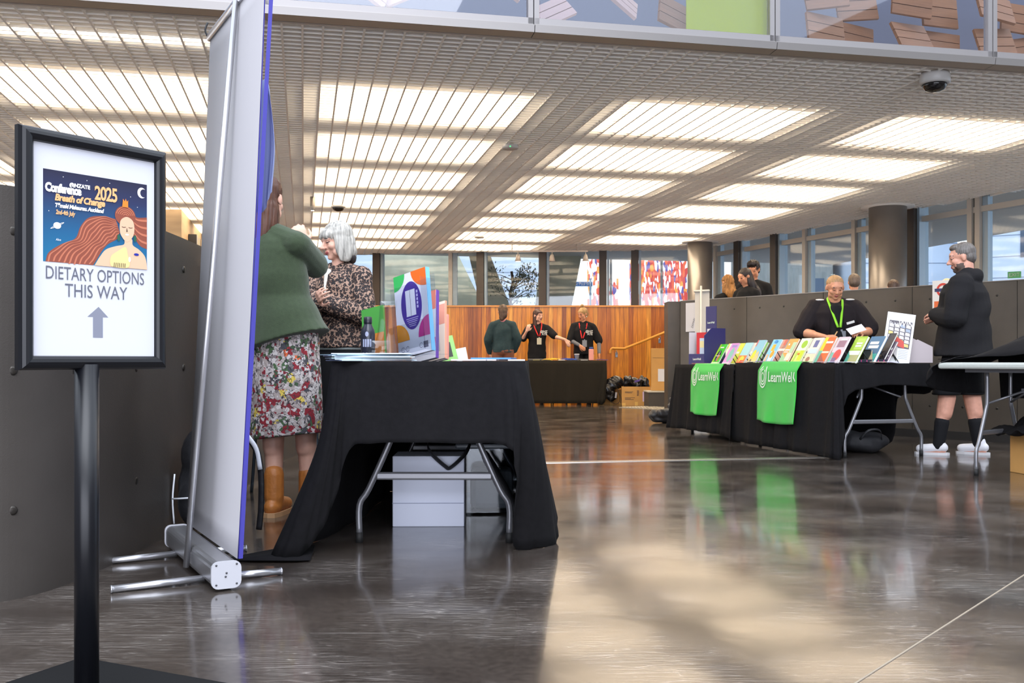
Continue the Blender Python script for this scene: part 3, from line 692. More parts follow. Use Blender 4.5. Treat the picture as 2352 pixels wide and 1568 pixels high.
t = thing('tablecloth', 'black tablecloth over the far half of the book display table, beside the handrail', 'tablecloth', C0+AX*1.69, DRZ)
MB().box((0.37, 0.69, DH2+0.002), (0.78, 1.40, 0.004)).build('cloth_top', black, t)
h2 = DH2+0.004
cols = [[(0.75, 1.39, h2), (0.77, 1.41, 0.4), (0.78, 1.42, 0.05)], [(0.35, 1.39, h2), (0.36, 1.41, 0.4), (0.36, 1.43, 0.05)], [(0.02, 1.39, h2), (0.0, 1.43, 0.4), (-0.03, 1.46, 0.05)], [(-0.022, 1.36, h2), (-0.05, 1.39, 0.4), (-0.09, 1.42, 0.04)]]
for k in range(1, 7):
    y = 1.36-k*0.2; cols.append([(-0.024, y, h2), (-0.035-0.01*(k % 2), y, 0.4), (-0.055-0.012*((k+1) % 2), y, 0.05)])
cols += [[(-0.026, 0.0, h2), (-0.06, -0.03, 0.4), (-0.10, -0.08, 0.016)]]
drape_on(t, cols, n_u=6, n_v=8, fold=0.012, seed=7)
# -------- green towels with the name on them
green = mat('towel_green', (52, 190, 62), 0.85, bump=0.5, bscale=500, sheen=0.2); wt = mat('towel_print', (225, 240, 225), 0.7)
def towel(s0, wid, low, label, DH=DH):
    o_ = C0+AX*s0; t = thing('towel', label, 'towel', o_, DRZ)
    # local: x across table (0 is the front edge), y along the table; viewer sees the -x side, y decreases to the right
    xo = -0.062
    def surf(u, v):   # u 0..1 along width (from far to near), v 0..1 downwards
        y = wid*(1-u); z = DH+0.012-v*low-(0.02*math.sin(u*3.1)*v)
        q_ = max(0, v-0.42)/0.58; x = xo*min(1, v*5+0.25)-0.022*v+0.014*math.sin(u*9+v*2)*q_+0.010*math.sin(u*17)*q_
        y += (0.5-u)*0.03*v
        return V((x, y, z))
    vs = []; nu, nv = 26, 26
    vs += [surf(i/nu, 0)+V((0.10-0.0*k, 0, 0.0)) for k in (0,) for i in range(nu+1)]
    for j in range(nv+1): vs += [surf(i/nu, j/nv) for i in range(nu+1)]
    fs = [(j*(nu+1)+i, (j+1)*(nu+1)+i, (j+1)*(nu+1)+i+1, j*(nu+1)+i+1) for j in range(nv+1) for i in range(nu)]
    m = MB(); m.add(vs, fs, 0, True); solid(m.build('cloth', green, t), 0.003)
    # printed name, following the cloth
    m = MB(); zc = 0.20*low/0.46*1.0
    def onto(p): u, v = p.x/wid, -p.y/low; return surf(min(max(u, 0), 1), min(max(v, 0), 1))+V((-0.0075, 0, 0))
    def flat(p): return p
    sz = wid*0.185
    put_text(m, 'LearnWel', sz, (wid*0.29, -low*0.325, 0), (1, 0, 0), (0, 1, 0), sx=0.83, fn=onto, align='LEFT', bold=sz*0.012)
    for k, (r0, r1) in enumerate(((0.105, 0.095), (0.075, 0.064), (0.045, 0.034))):
        A_ = circ(wid*0.155, -low*0.245-0.004*k, wid*r0*0.95, wid*r0*1.5, 22, 120-20*k, 420); B_ = circ(wid*0.155, -low*0.245-0.004*k, wid*r1*0.9, wid*(r1)*1.45, 22, 120-20*k, 420)
        n2 = len(A_); m.add([onto(V((x, y, 0))) for x, y in A_+B_], [(i, i+1, n2+i+1, n2+i) for i in range(n2-1)])
    tl = [(0.92, -0.20), (0.99, -0.20), (0.955, -0.255), (0.925, -0.235)]
    m.add([onto(V((wid*a_, low*b_, 0))) for a_, b_ in ((0.945, -0.17), (0.965, -0.165), (0.95, -0.25), (0.985, -0.31), (0.975, -0.325), (0.925, -0.255))], [(0, 1, 2, 5), (5, 2, 3, 4)])
    m.build('lettering', wt, t)
    return t
towel(0.495, 0.655, 0.52, 'larger green towel with white lettering hanging from the middle of the display table')
towel(1.925, 0.645, 0.50, 'smaller looking green towel with white lettering at the far end of the display table', DH2+0.004)

# -------- bare folding table at the right edge with black cloth heaped on it
LD = V((0.62, -0.785, 0)).normalized()
RT = at(2153, 6.80); RO = RT+LD*1.83
RRZ = math.atan2(-LD.y, -LD.x)-math.pi/2      # local y runs from the near end back to the left end, local x away from the viewer
folding_table('bare grey folding table at the right edge, half covered by a heaped black cloth', RO, RRZ, 1.83, 0.76, 0.762)
t = thing('tablecloth', 'black cloth heaped in folds on the bare grey table and hanging off its left end', 'tablecloth', RO, RRZ)
H_ = 0.765
def heap(u, v):   # u along the table 0..1 (near end .. left end), v across
    y = u*1.88; x = 0.10+v*0.72
    e_ = min(1, max(0, (1.80-y)/0.55)); e_ = e_*e_*(3-2*e_)
    z = H_+0.02+0.20*e_*math.sin(math.pi*min(1, v*1.0+0.04))**0.7+0.012*math.sin(u*23+v*5)*e_+0.01*math.sin(v*19+u*7)*e_
    return V((x, y, z))
nu, nv = 40, 24; vs = []; fs = []
for j in range(nv+1):
    for i in range(nu+1): vs.append(heap(i/nu, j/nv))
m = MB(); m.add(vs, [(j*(nu+1)+i, j*(nu+1)+i+1, (j+1)*(nu+1)+i+1, (j+1)*(nu+1)+i) for j in range(nv) for i in range(nu)], 0, True)
solid(m.build('cloth_heap', black, t), 0.004)
cols = [[(0.02, 1.70, H_+0.035), (-0.005, 1.86, H_-0.03), (0.0, 1.87, 0.69)], [(0.08, 1.75, H_+0.03), (0.07, 1.90, H_-0.04), (0.05, 1.93, 0.60)], [(0.25, 1.78, H_+0.04), (0.25, 1.91, H_-0.04), (0.25, 1.93, 0.56)], [(0.5, 1.78, H_+0.04), (0.5, 1.90, H_-0.04), (0.5, 1.91, 0.54)], [(0.8, 1.78, H_+0.03), (0.8, 1.89, H_-0.04), (0.8, 1.9, 0.53)]]
solid(cloth(cols, 6, 6, 0.008, 3).build('cloth_fall', black, t), 0.004)
# back fall of the same cloth behind the table
cols = [[(0.81, 1.8-k*0.3, H_+0.02), (0.83, 1.8-k*0.3, 0.6), (0.84+0.02*(k % 2), 1.8-k*0.3, 0.50)] for k in range(7)]
solid(cloth(cols, 5, 5, 0.008, 5).build('cloth_fall', black, t), 0.004)

# -------- far table with lanyards, dark cloth
FT = V((-0.6, 17.1, 0)); FTH = 0.765
folding_table('far table before the timber wall, covered with a dark cloth', V((-0.55, 17.86, 0)), R(-90), 2.15, 0.74, FTH-0.006)
bl2 = mat('far_cloth', (38, 35, 30), 0.95, bump=0.1, bscale=60, spec=0.2)
t = thing('tablecloth', 'dark tablecloth over the far table in front of the timber wall', 'tablecloth', (-0.6, 17.1, 0))
MB().box((1.11, 0.38, FTH-0.001), (2.24, 0.80, 0.005)).build('cloth_top', bl2, t)
cols = []
for k in range(9): x = k*0.26; cols.append([(x, -0.02, FTH), (x, -0.04-0.01*(k % 2), 0.4), (x, -0.06+0.012*(k % 2), 0.03)])
cols += [[(2.19, -0.025, FTH), (2.14, -0.06, 0.4), (2.08, -0.09, 0.03)], [(2.23, -0.01, FTH), (2.22, -0.05, 0.5), (2.16, -0.07, 0.015)], [(2.235, 0.1, FTH), (2.25, 0.1, 0.5), (2.25, 0.05, 0.12)], [(2.235, 0.76, FTH), (2.25, 0.76, 0.5), (2.26, 0.76, 0.12)]]
solid(cloth(cols, 6, 6, 0.012, 9).build('cloth_skirt', bl2, t), 0.003)
# ================================================================== FOREGROUND SIGN
blk_gloss = mat('sign_black', (15, 16, 21), 0.35, 0.0, spec=0.4); paper = mat('paper_white', (206, 207, 216), 0.7); ink = mat('ink_grey', (96, 98, 110), 0.7); arrow_m = mat('arrow_grey', (128, 131, 146), 0.7)
K_ = 1.12
sl = V((-0.937*K_, 1.88*K_, 0)); sr = V((-0.7486*K_, 2.14*K_, 0)); sd = (sr-sl); SW = sd.length; sd.normalize(); srz = math.atan2(sd.y, sd.x)
z0 = EYE-(850-826)/F*1.88*K_; z1 = EYE+(826-283)/F*1.88*K_; SH = z1-z0
pole = at(192, 2.25)
sg = thing('sign_stand', 'black framed sign on a floor pole reading dietary options this way', 'sign', (pole.x, pole.y, 0), srz)
loc = lambda p: (p-V((pole.x, pole.y, 0))).dot(sd)
ox = (loc(sl)+loc(sr))/2; ny = V((-sd.y, sd.x, 0)); oy = (((sl+sr)/2)-V((pole.x, pole.y, 0))).dot(ny)
# frame: four mitred rails with a rounded profile
fw, fd = 0.031, 0.020
m = MB()
prof = [(0, 0.006), (0.004, -0.004), (0.010, -0.008), (0.017, -0.010), (0.024, -0.008), (0.029, -0.003), (0.031, 0.004), (0.031, fd), (0, fd)]
def rail(p, q, inw):   # p,q outer corners in (x,z); inw = inward direction
    p = V((p[0], 0, p[1])); q = V((q[0], 0, q[1])); u = (q-p).normalized(); inw = V((inw[0], 0, inw[1])); vs = []
    for base, sgn in ((p, 1), (q, -1)):
        for a, b_ in prof: vs.append(base+inw*a+u*a*sgn+V((0, oy+b_, 0)))
    n = len(prof); m.add([v+V((ox, 0, 0)) for v in vs], [(i, (i+1) % n, (i+1) % n+n, i+n) for i in range(n)]+[tuple(range(n)), tuple(range(2*n-1, n-1, -1))], 0)
hw = SW/2
rail((-hw, z0), (hw, z0), (0, 1)); rail((hw, z0), (hw, z1), (-1, 0)); rail((hw, z1), (-hw, z1), (0, -1)); rail((-hw, z1), (-hw, z0), (1, 0))
m.build('frame', blk_gloss, sg)
MB().box((ox, oy+0.015, (z0+z1)/2), (SW-0.01, 0.006, SH-0.01)).build('backing', mat('sign_back', (30, 30, 34), 0.6), sg)
pw, ph = SW-0.056, SH-0.056
pz0 = z0+0.028; px0 = ox-pw/2; py = oy+0.004
PA = lambda u, v, k=0: V((px0+u*pw, py-0.0004-0.00035*k, pz0+v*ph))
MB().box((ox, py+0.001, (z0+z1)/2), (pw, 0.002, ph)).build('paper', paper, sg)
AXx, AXz = V((1, 0, 0)), V((0, 0, 1))
# artwork on the sheet: u,v in 0..1 of the picture
art = MB(); a0, a1, b0, b1 = 0.085, 0.925, 0.445, 0.875
AW = (a1-a0)*pw; AHt = (b1-b0)*ph
def A(u, v, k): return V((px0+(a0+u*(a1-a0))*pw, py-0.0004-0.0003*k, pz0+(b0+v*(b1-b0))*ph))
def poly(pts, k, mi): art.add([A(u, v, k) for u, v in pts], [tuple(range(len(pts)))], mi)
def sm(pts, n=5, closed=True):
    P = [V((a, b, 0)) for a, b in pts]
    if closed: P = [P[-1]]+P+[P[0], P[1]]
    out = cr(P, n)
    if closed: out = out[n:-n]
    return [(p.x, p.y) for p in out]
def night():
    m = bpy.data.materials.new('print_night'); m.use_nodes = True; nt = m.node_tree; b = nt.nodes['Principled BSDF']
    tc = nt.nodes.new('ShaderNodeTexCoord'); sp = nt.nodes.new('ShaderNodeSeparateXYZ'); nt.links.new(tc.outputs['Object'], sp.inputs[0])
    mr = nt.nodes.new('ShaderNodeMapRange'); mr.inputs[1].default_value = pz0+b0*ph; mr.inputs[2].default_value = pz0+b1*ph; nt.links.new(sp.outputs['Z'], mr.inputs[0])
    r = ramp_nodes(nt, [(0, (16, 110, 150)), (0.35, (18, 88, 132)), (0.75, (34, 44, 84)), (1, (30, 30, 58))], 'LINEAR'); nt.links.new(mr.outputs[0], r.inputs[0]); nt.links.new(r.outputs[0], b.inputs['Base Color']); b.inputs['Roughness'].default_value = 0.6
    return m
pm = [night(), mat('print_hair', (140, 72, 54), 0.6), mat('print_hair_light', (190, 112, 84), 0.6), mat('print_skin', (226, 182, 150), 0.6), mat('print_white', (240, 238, 236), 0.6), mat('print_peach', (238, 178, 120), 0.6), mat('print_orange', (226, 130, 40), 0.6), mat('print_dark', (60, 40, 36), 0.6), mat('print_blue', (24, 40, 150), 0.6), mat('print_cream', (232, 204, 140), 0.6), mat('print_green', (30, 90, 70), 0.6)]
poly([(0, 0), (1, 0), (1, 1), (0, 1)], 0, 0)
hair = sm([(0.02, 0.0), (0.05, 0.10), (0.16, 0.20), (0.28, 0.27), (0.33, 0.40), (0.38, 0.52), (0.52, 0.58), (0.66, 0.56), (0.70, 0.66), (0.78, 0.70), (0.86, 0.67), (0.91, 0.60), (0.93, 0.58), (0.995, 0.59)], 5, False)+[(1.0, 0.2), (0.9, 0.2), (0.7, 0.3), (0.6, 0.26), (0.5, 0.14), (0.43, 0.0)]
# hair as quads strip (non convex outline): draw as bands
def band(c1, c2, k, mi):
    n = min(len(c1), len(c2)); art.add([A(u, v, k) for u, v in c1[:n]]+[A(u, v, k) for u, v in c2[:n]], [(i, i+1, n+i+1, n+i) for i in range(n-1)], mi)
up = sm([(0.02, 0.0), (0.05, 0.10), (0.16, 0.20), (0.29, 0.28), (0.34, 0.42), (0.42, 0.53), (0.55, 0.565), (0.68, 0.55)], 6, False)
lo = sm([(0.46, 0.0), (0.50, 0.08), (0.55, 0.18), (0.60, 0.25), (0.65, 0.29), (0.69, 0.32), (0.71, 0.36), (0.72, 0.40)], 6, False)
band(up, lo, 1, 1)
for q in range(9):
    t0 = (q+0.35)/9.3; t1 = t0+0.035
    f_ = lambda t: [(a[0]*(1-t)+b[0]*t, a[1]*(1-t)+b[1]*t+0.010*math.sin(i*0.55+q)) for i, (a, b) in enumerate(zip(up, lo))]
    band(f_(t0), f_(t1), 2, 2)
ru = sm([(0.86, 0.62), (0.90, 0.60), (0.95, 0.605), (1.0, 0.615)], 5, False); rl = sm([(0.84, 0.42), (0.88, 0.34), (0.93, 0.27), (1.0, 0.24)], 5, False)
band(ru, rl, 1, 1)
for q in range(4):
    t0 = (q+0.3)/4.2; g_ = lambda t: [(a[0]*(1-t)+b[0]*t, a[1]*(1-t)+b[1]*t) for a, b in zip(ru, rl)]
    band(g_(t0), g_(t0+0.07), 2, 2)
poly(circ(0.775, 0.60, 0.105, 0.115, 28), 3, 1)
for q in range(5): band([(0.775+(0.095-0.018*q)*math.cos(R(a_)), 0.60+(0.105-0.02*q)*math.sin(R(a_))) for a_ in range(10, 175, 8)], [(0.775+(0.088-0.018*q)*math.cos(R(a_)), 0.60+(0.096-0.02*q)*math.sin(R(a_))) for a_ in range(10, 175, 8)], 4, 2)
poly(sm([(0.47, 0.0), (0.52, 0.10), (0.58, 0.19), (0.68, 0.24), (0.76, 0.27), (0.77, 0.34), (0.84, 0.34), (0.85, 0.27), (0.92, 0.22), (0.98, 0.14), (1.0, 0.0)], 4, False), 5, 3)
poly(sm([(0.79, 0.30), (0.73, 0.37), (0.715, 0.46), (0.73, 0.55), (0.79, 0.59), (0.85, 0.55), (0.865, 0.46), (0.85, 0.37)], 5), 6, 3)
for cx in (0.757, 0.825): band([(cx-0.02+0.01*i, 0.475-0.006*math.sin(i*0.785)) for i in range(5)], [(cx-0.02+0.01*i, 0.468-0.006*math.sin(i*0.785)) for i in range(5)], 7, 7)
poly(circ(0.79, 0.385, 0.018, 0.010, 14), 7, 4); poly([(0.786, 0.47), (0.796, 0.42), (0.782, 0.415)], 7, 7)
for cx, cz in ((0.705, 0.34), (0.872, 0.35)): poly(circ(cx, cz, 0.014, 0.04, 14), 7, 10)
poly(sm([(0.62, 0.03), (0.63, 0.12), (0.69, 0.18), (0.775, 0.24), (0.80, 0.14), (0.82, 0.06), (0.79, 0.0), (0.66, 0.0)], 4), 7, 9)
for q in range(7): x = 0.655+q*0.018; poly([(x, 0.0), (x+0.006, 0.0), (x+0.010, 0.05), (x+0.004, 0.05)], 8, 7)
poly(circ(0.885, 0.165, 0.026, 0.015, 16), 8, 8); poly(circ(0.815, 0.10, 0.012, 0.03, 12), 8, 4)
poly([(0.74, 0.70), (0.748, 0.795), (0.765, 0.765), (0.775, 0.80), (0.787, 0.765), (0.80, 0.785), (0.80, 0.70)], 8, 6)
# moon, planet, stars
mo = [(0.945+0.045*math.cos(R(a_)), 0.895+0.062*math.sin(R(a_))) for a_ in range(50, 315, 12)]+[(0.962+0.032*math.cos(R(a_)), 0.893+0.050*math.sin(R(a_))) for a_ in range(300, 60, -12)]
n2 = 21; oa = [(0.945+0.045*math.cos(R(50+13*i)), 0.895+0.062*math.sin(R(50+13*i))) for i in range(n2)]; ia = [(0.965+0.036*math.cos(R(62+11.8*i)), 0.893+0.048*math.sin(R(62+11.8*i))) for i in range(n2)]; band(oa, ia, 2, 4)
poly(circ(0.125, 0.40, 0.035, 0.036, 18), 2, 4)
rg = [(0.125+0.062*math.cos(R(a_)), 0.40+0.012*math.sin(R(a_))+0.045*math.cos(R(a_))*0.9) for a_ in range(0, 361, 15)]; rg2 = [(0.125+0.052*math.cos(R(a_)), 0.40+0.006*math.sin(R(a_))+0.036*math.cos(R(a_))*0.9) for a_ in range(0, 361, 15)]; band(rg, rg2, 3, 4)
for u, v in ((0.18, 0.94), (0.83, 0.83), (0.62, 0.95), (0.05, 0.55), (0.40, 0.94), (0.90, 0.72)): poly(circ(u, v, 0.004, 0.005, 6), 1, 4)
def tx(s_, size, u, v, mi, k=3, **kw): put_text(art, s_, size, A(u, v, k), AXx, AXz, mi, **kw)
s_ = AHt
tx('@NZATE', 0.058*s_, 0.33, 0.845, 4, bold=0.0006, align='CENTER')
tx('Conference', 0.125*s_, 0.015, 0.765, 4, bold=0.0016, align='LEFT', sx=0.80, space=0.86); tx('2025', 0.215*s_, 0.47, 0.745, 5, bold=0.0012, align='LEFT', sx=0.72, space=0.9)
tx('Breath of Change', 0.098*s_, 0.10, 0.675, 5, bold=0.0010, align='LEFT', sx=0.95, shear=0.2, space=0.9); tx('Tāmaki Makaurau, Auckland', 0.062*s_, 0.10, 0.60, 4, bold=0.0006, align='LEFT', sx=0.9, shear=0.2, space=0.9); tx('2nd-4th July', 0.068*s_, 0.11, 0.525, 5, bold=0.0005, align='LEFT', sx=0.66, shear=0.2)
tx('Alice', 0.036*s_, 0.11, 0.235, 4, align='LEFT', sx=0.8, shear=0.2)
art.build('artwork', pm, sg)
tm = MB()
put_text(tm, 'DIETARY OPTIONS', 0.041, PA(0.5, 0.366), AXx, AXz, sx=0.70)
put_text(tm, 'THIS WAY', 0.0425, PA(0.5, 0.286), AXx, AXz, sx=0.78)
tm.build('lettering', ink, sg)
ar = MB(); c = PA(0.5, 0.165)
ar.add([PA(0.47, 0.095), PA(0.55, 0.095), PA(0.55, 0.195), PA(0.595, 0.195), PA(0.515, 0.245), PA(0.425, 0.195), PA(0.47, 0.195)], [(0, 1, 2, 6), (6, 2, 3, 4, 5)]); ar.build('arrow', arrow_m, sg)
MB().tube([(0, oy+0.012, 0.01), (0, oy+0.012, z0+0.012)], 0.0265, 24).build('pole', blk_gloss, sg)
MB().tube([(0, oy+0.03, z0-0.01), (0, oy+0.03, z0+0.12)], 0.02, 14).lathe([(0.031, 0), (0.031, 0.03)], (0, oy+0.012, 0.012), 20).build('collar', blk_gloss, sg)
bo = MB().bbox((0, 0, 0.006), (0.50, 0.50, 0.012), 0.004).build('base_plate', mat('base_black', (12, 12, 13), 0.75, spec=0.2), sg)
bo.rotation_euler = (0, 0, math.atan2(-0.42, 0.9)-srz); bo.location = (-0.03, 0.0, 0)

# ================================================================== ROLL-UP BANNER seen from behind, leaning
alu2 = mat('banner_aluminium', (196, 196, 200), 0.28, 0.85); capm = mat('banner_cap', (186, 186, 192), 0.4, 0.1); white_b = mat('banner_back', (164, 162, 166), 0.7); blue_b = mat('banner_print_blue', (56, 52, 146), 0.6); seamm = mat('banner_seam', (120, 130, 160), 0.6)
B0 = V((-0.962, 3.33, 0)); B1 = V((-1.385, 4.085, 0)); bd = (B1-B0); BL = bd.length; bd.normalize(); brz = math.atan2(bd.y, bd.x)
bn = thing('roll_up_banner', 'tall roll-up banner seen from its grey back, leaning right beside the foreground sign', 'banner stand', B0, brz)
# local x along the base away from the viewer; local y = left side/back of the banner; lean towards -y
LZ = 0.105
def capprof(n=8):
    pts = []
    hw_, hh = 0.050, 0.046
    for cx, cz, a0_ in ((1, 1, 0), (-1, 1, 90), (-1, -1, 180), (1, -1, 270)):
        for q in range(5): a_ = R(a0_+q*22.5); r_ = 0.024; pts.append((cx*(hw_-r_)+r_*math.cos(a_), cz*(hh-r_)+r_*math.sin(a_)))
    return pts
cp = [(y, z+0.055) for y, z in capprof()]
MB().prism([(-y*0.94, 0.055+(z-0.055)*0.94) for y, z in cp], (0.012, 0, 0), (0, -1, 0), (0, 0, 1), -(BL-0.024)).build('cassette', alu2, bn)
for xx in (0.0, BL-0.012):
    cpo = MB().prism([(y, z) for y, z in cp], (xx, 0, 0), (0, 1, 0), (0, 0, 1), 0.012)
    for yy, zz in ((-0.034, 0.09), (0.034, 0.09), (-0.034, 0.024), (0.034, 0.024), (0.0, 0.062), (0.003, 0.05)): cpo.lathe([(0.0035, -0.001), (0.0035, 0.0015)], (xx-0.0005 if xx == 0 else xx+0.012, yy, zz), 8, 1, (0, R(-90), 0))
    cpo.build('end_cap', [capm, mat('screw_dark', (80, 80, 84), 0.4, 0.5)], bn)
for xx in (0.16, 0.66):
    for s_ in (1, -1):
        L2 = 0.30 if s_ > 0 else 0.19
        MB().tube([(xx, s_*0.04, 0.018), (xx, s_*(0.04+L2), 0.014)], 0.0125, 12, flat=(1, 1)).tube([(xx, s_*(0.04+L2), 0.014), (xx, s_*(0.045+L2), 0.014)], 0.014, 12).build('foot', alu2, bn)
BT = 2.13; lean = -0.095
def Bp(x, s, off=0): return V((x, off-0.034+lean*s, LZ+(BT-LZ)*s))
m = MB(); n = 24
vs = [];
for i in range(n+1):
    s_ = i/n
    for x in (0.008, BL-0.008): vs.append(Bp(x, s_, -0.004-0.006*math.sin(s_*3.1)))
m.add(vs, [(2*i, 2*i+1, 2*i+3, 2*i+2) for i in range(n)], 0, True)
solid(m.build('fabric', white_b, bn), 0.0015)
m = MB()
for i in range(n+1): pass
m.add([v+V((0, -0.004, 0)) for v in vs], [(2*i, 2*i+1, 2*i+3, 2*i+2) for i in range(n)], 0, True)
solid(m.build('printed_front', blue_b, bn), 0.0015)
MB().tube([Bp(0.35, -0.04, 0.094), Bp(0.35, 0.5, 0.05), Bp(0.35, 1.0, 0.012)], 0.011, 14).build('support_pole', alu2, bn)
MB().box((0.54, 0.004, LZ+0.9), (0.0015, 0.001, 0.1)).build('seam', seamm, bn) if False else None
m = MB(); m.tube([Bp(0.005, 1.0, 0), Bp(BL-0.005, 1.0, 0)], 0.013, 14, flat=(1, 1.3)); m.build('top_rail', alu2, bn)
MB().tube(cr([Bp(BL-0.02, 1.0, 0.01), Bp(BL-0.02, 1.012, 0.02), Bp(BL-0.02, 1.028, 0.012)], 4), 0.004, 8).build('hook', blk_gloss, bn)
# near edge wrap of the blue print
MB().add([Bp(0.004, k/12, -0.008-0.0012*k) for k in range(13)]+[Bp(0.004, k/12, -0.022-0.0012*k) for k in range(13)]+[], [(k, k+1, 14+k, 13+k) for k in range(12)], 0, True).build('edge_wrap', blue_b, bn)
# pale blue sheet of the banner front curling out in front of the woman's hair
cs = [[at(600, 3.9, 188)+V((0.0, 0, 0)), at(592, 3.9, 340), at(590, 3.9, 488)], [at(612, 3.88, 180), at(611, 3.88, 340), at(604, 3.88, 486)], [at(619, 3.86, 205), at(625, 3.86, 330), at(616, 3.86, 462)], [at(616, 3.85, 190), at(630, 3.85, 330), at(623, 3.85, 440)]]
o = cloth(cs, 4, 6, 0.003, 1).build('front_sheet', mat('sheet_blue', (156, 168, 206), 0.6), bn); solid(o, 0.001)
o.matrix_parent_inverse = (Matrix.Translation(B0) @ Matrix.Rotation(brz, 4, 'Z')).inverted()

# ================================================================== NEAR TABLE: books, holders, bottle, boxes below
acr = mat('clear_acrylic', (240, 244, 248), 0.06, trans=0.92, alpha=1.0); bkw = mat('book_white', (222, 220, 230), 0.45)
def acrylic():
    g = bpy.data.materials.new('acrylic_sheet'); g.use_nodes = True; nt = g.node_tree; N = nt.nodes; L = nt.links; N.remove(N['Principled BSDF'])
    t_ = N.new('ShaderNodeBsdfTransparent'); t_.inputs[0].default_value = (0.93, 0.95, 0.97, 1); s2 = N.new('ShaderNodeBsdfGlossy'); s2.inputs['Roughness'].default_value = 0.05
    lw_ = N.new('ShaderNodeLayerWeight'); pw_ = N.new('ShaderNodeMath'); pw_.operation = 'POWER'; pw_.inputs[1].default_value = 2.2; L.new(lw_.outputs['Facing'], pw_.inputs[0]); mu = N.new('ShaderNodeMath'); mu.operation = 'MULTIPLY_ADD'; mu.inputs[1].default_value = 0.5; mu.inputs[2].default_value = 0.03; mu.use_clamp = True; L.new(pw_.outputs[0], mu.inputs[0])
    mx = N.new('ShaderNodeMixShader'); L.new(mu.outputs[0], mx.inputs[0]); L.new(t_.outputs[0], mx.inputs[1]); L.new(s2.outputs[0], mx.inputs[2]); L.new(mx.outputs[0], N['Material Output'].inputs[0]); return g
ACR = acrylic()
def colr(rgb, r=0.5): return mat('c_%d_%d_%d' % rgb, rgb, r)
TZ = NH+0.002
# brochure holder: tilted back, local -y faces the viewer
hd = thing('brochure_holder', 'clear acrylic brochure holder standing on the near black table, tiered and tilted back', 'brochure holder', (at(948, 4.55).x, 4.55, TZ+0.03), R(-40))
tl = R(-5)
RX = Matrix.Rotation(tl, 3, 'X') @ Matrix.Rotation(R(-11), 3, 'Y')
m = MB()
def H(x, y, z): return RX @ V((x, y, z))
for (yy, z0_, z1_) in ((0.06, 0.0, 0.37), (0.0, 0.03, 0.335), (-0.035, 0.0, 0.14)):
    m.box(H(0, yy, (z0_+z1_)/2), (0.235, 0.003, z1_-z0_), RX)
for sx in (-1, 1): m.box(H(sx*0.118, 0.012, 0.17), (0.003, 0.095, 0.34), RX)
m.box((0, 0.03, 0.0015), (0.24, 0.16, 0.003)); m.build('acrylic_shell', ACR, hd)
bk = thing('booklet', 'large white booklet with a purple oval and coloured corner circles in the acrylic holder', 'booklet', (at(948, 4.55).x, 4.55, TZ), R(-40))
MB().box(H(0, 0.030, 0.230), (0.215, 0.022, 0.395), RX).build('pages', bkw, bk)
MB().box(H(0.1085, 0.030, 0.230), (0.003, 0.024, 0.396), RX).build('spine', colr((120, 190, 226)), bk)
cv_ = MB()
def Q(pts, mi, k=1): cv_.add([H(u, 0.0188-0.0005*k, v+0.033) for u, v in pts], [tuple(range(len(pts)))], mi)
def qd(cx, cz, sx, sz, r_): return [(cx, cz)]+[(cx+sx*r_*math.cos(R(a_)), cz+sz*r_*math.sin(R(a_))) for a_ in range(0, 91, 10)]
Q(qd(-0.107, 0.395, 1, -1, 0.075), 0); Q([(0.107, 0.395)]+[(0.107-0.098*math.cos(R(a_)), 0.395-0.085*math.sin(R(a_))) for a_ in range(0, 91, 10)], 1)
Q([(-0.107, 0.075)]+[(-0.107+0.080*math.cos(R(a_)), 0.075+0.085*math.sin(R(a_))) for a_ in range(0, 91, 10)], 2); Q([(0.107, 0.075)]+[(0.107-0.075*math.cos(R(a_)), 0.075+0.095*math.sin(R(a_))) for a_ in range(0, 91, 10)], 3)
Q(circ(0.0, 0.235, 0.068, 0.115, 36), 4)
Q([(-0.035, 0.185), (0.028, 0.185), (0.028, 0.310), (-0.035, 0.310)], 5, 2)
Q([(-0.005, 0.185), (-0.003, 0.185), (-0.003, 0.310), (-0.005, 0.310)], 6, 3)
for q in range(5): w2 = 0.040-0.005*q; Q([(-w2, 0.172-q*0.009), (w2, 0.172-q*0.009), (w2, 0.175-q*0.009), (-w2, 0.175-q*0.009)], 7, 2)
for q in range(5): Q([(0.036, 0.215+q*0.018), (0.046, 0.215+q*0.018), (0.046, 0.228+q*0.018), (0.036, 0.228+q*0.018)], 7, 2)
Q([(0.06, 0.02), (0.09, 0.02), (0.09, 0.05), (0.06, 0.05)], 6, 1)
for cx in (-0.075, -0.045, 0.045): cv_.add([H(cx+0.012*math.cos(R(a_)), 0.0183, 0.068+0.012*math.sin(R(a_))) for a_ in range(30, 331, 20)]+[H(cx+0.010*math.cos(R(a_)), 0.0183, 0.068+0.010*math.sin(R(a_))) for a_ in range(30, 331, 20)], [(i, i+1, 17+i, 16+i) for i in range(15)], 6)
cv_.build('cover', [colr((56, 178, 88)), colr((238, 104, 24)), colr((240, 150, 24)), colr((206, 46, 140)), colr((66, 40, 140)), colr((216, 214, 224)), colr((90, 88, 110)), colr((190, 180, 220))], bk)
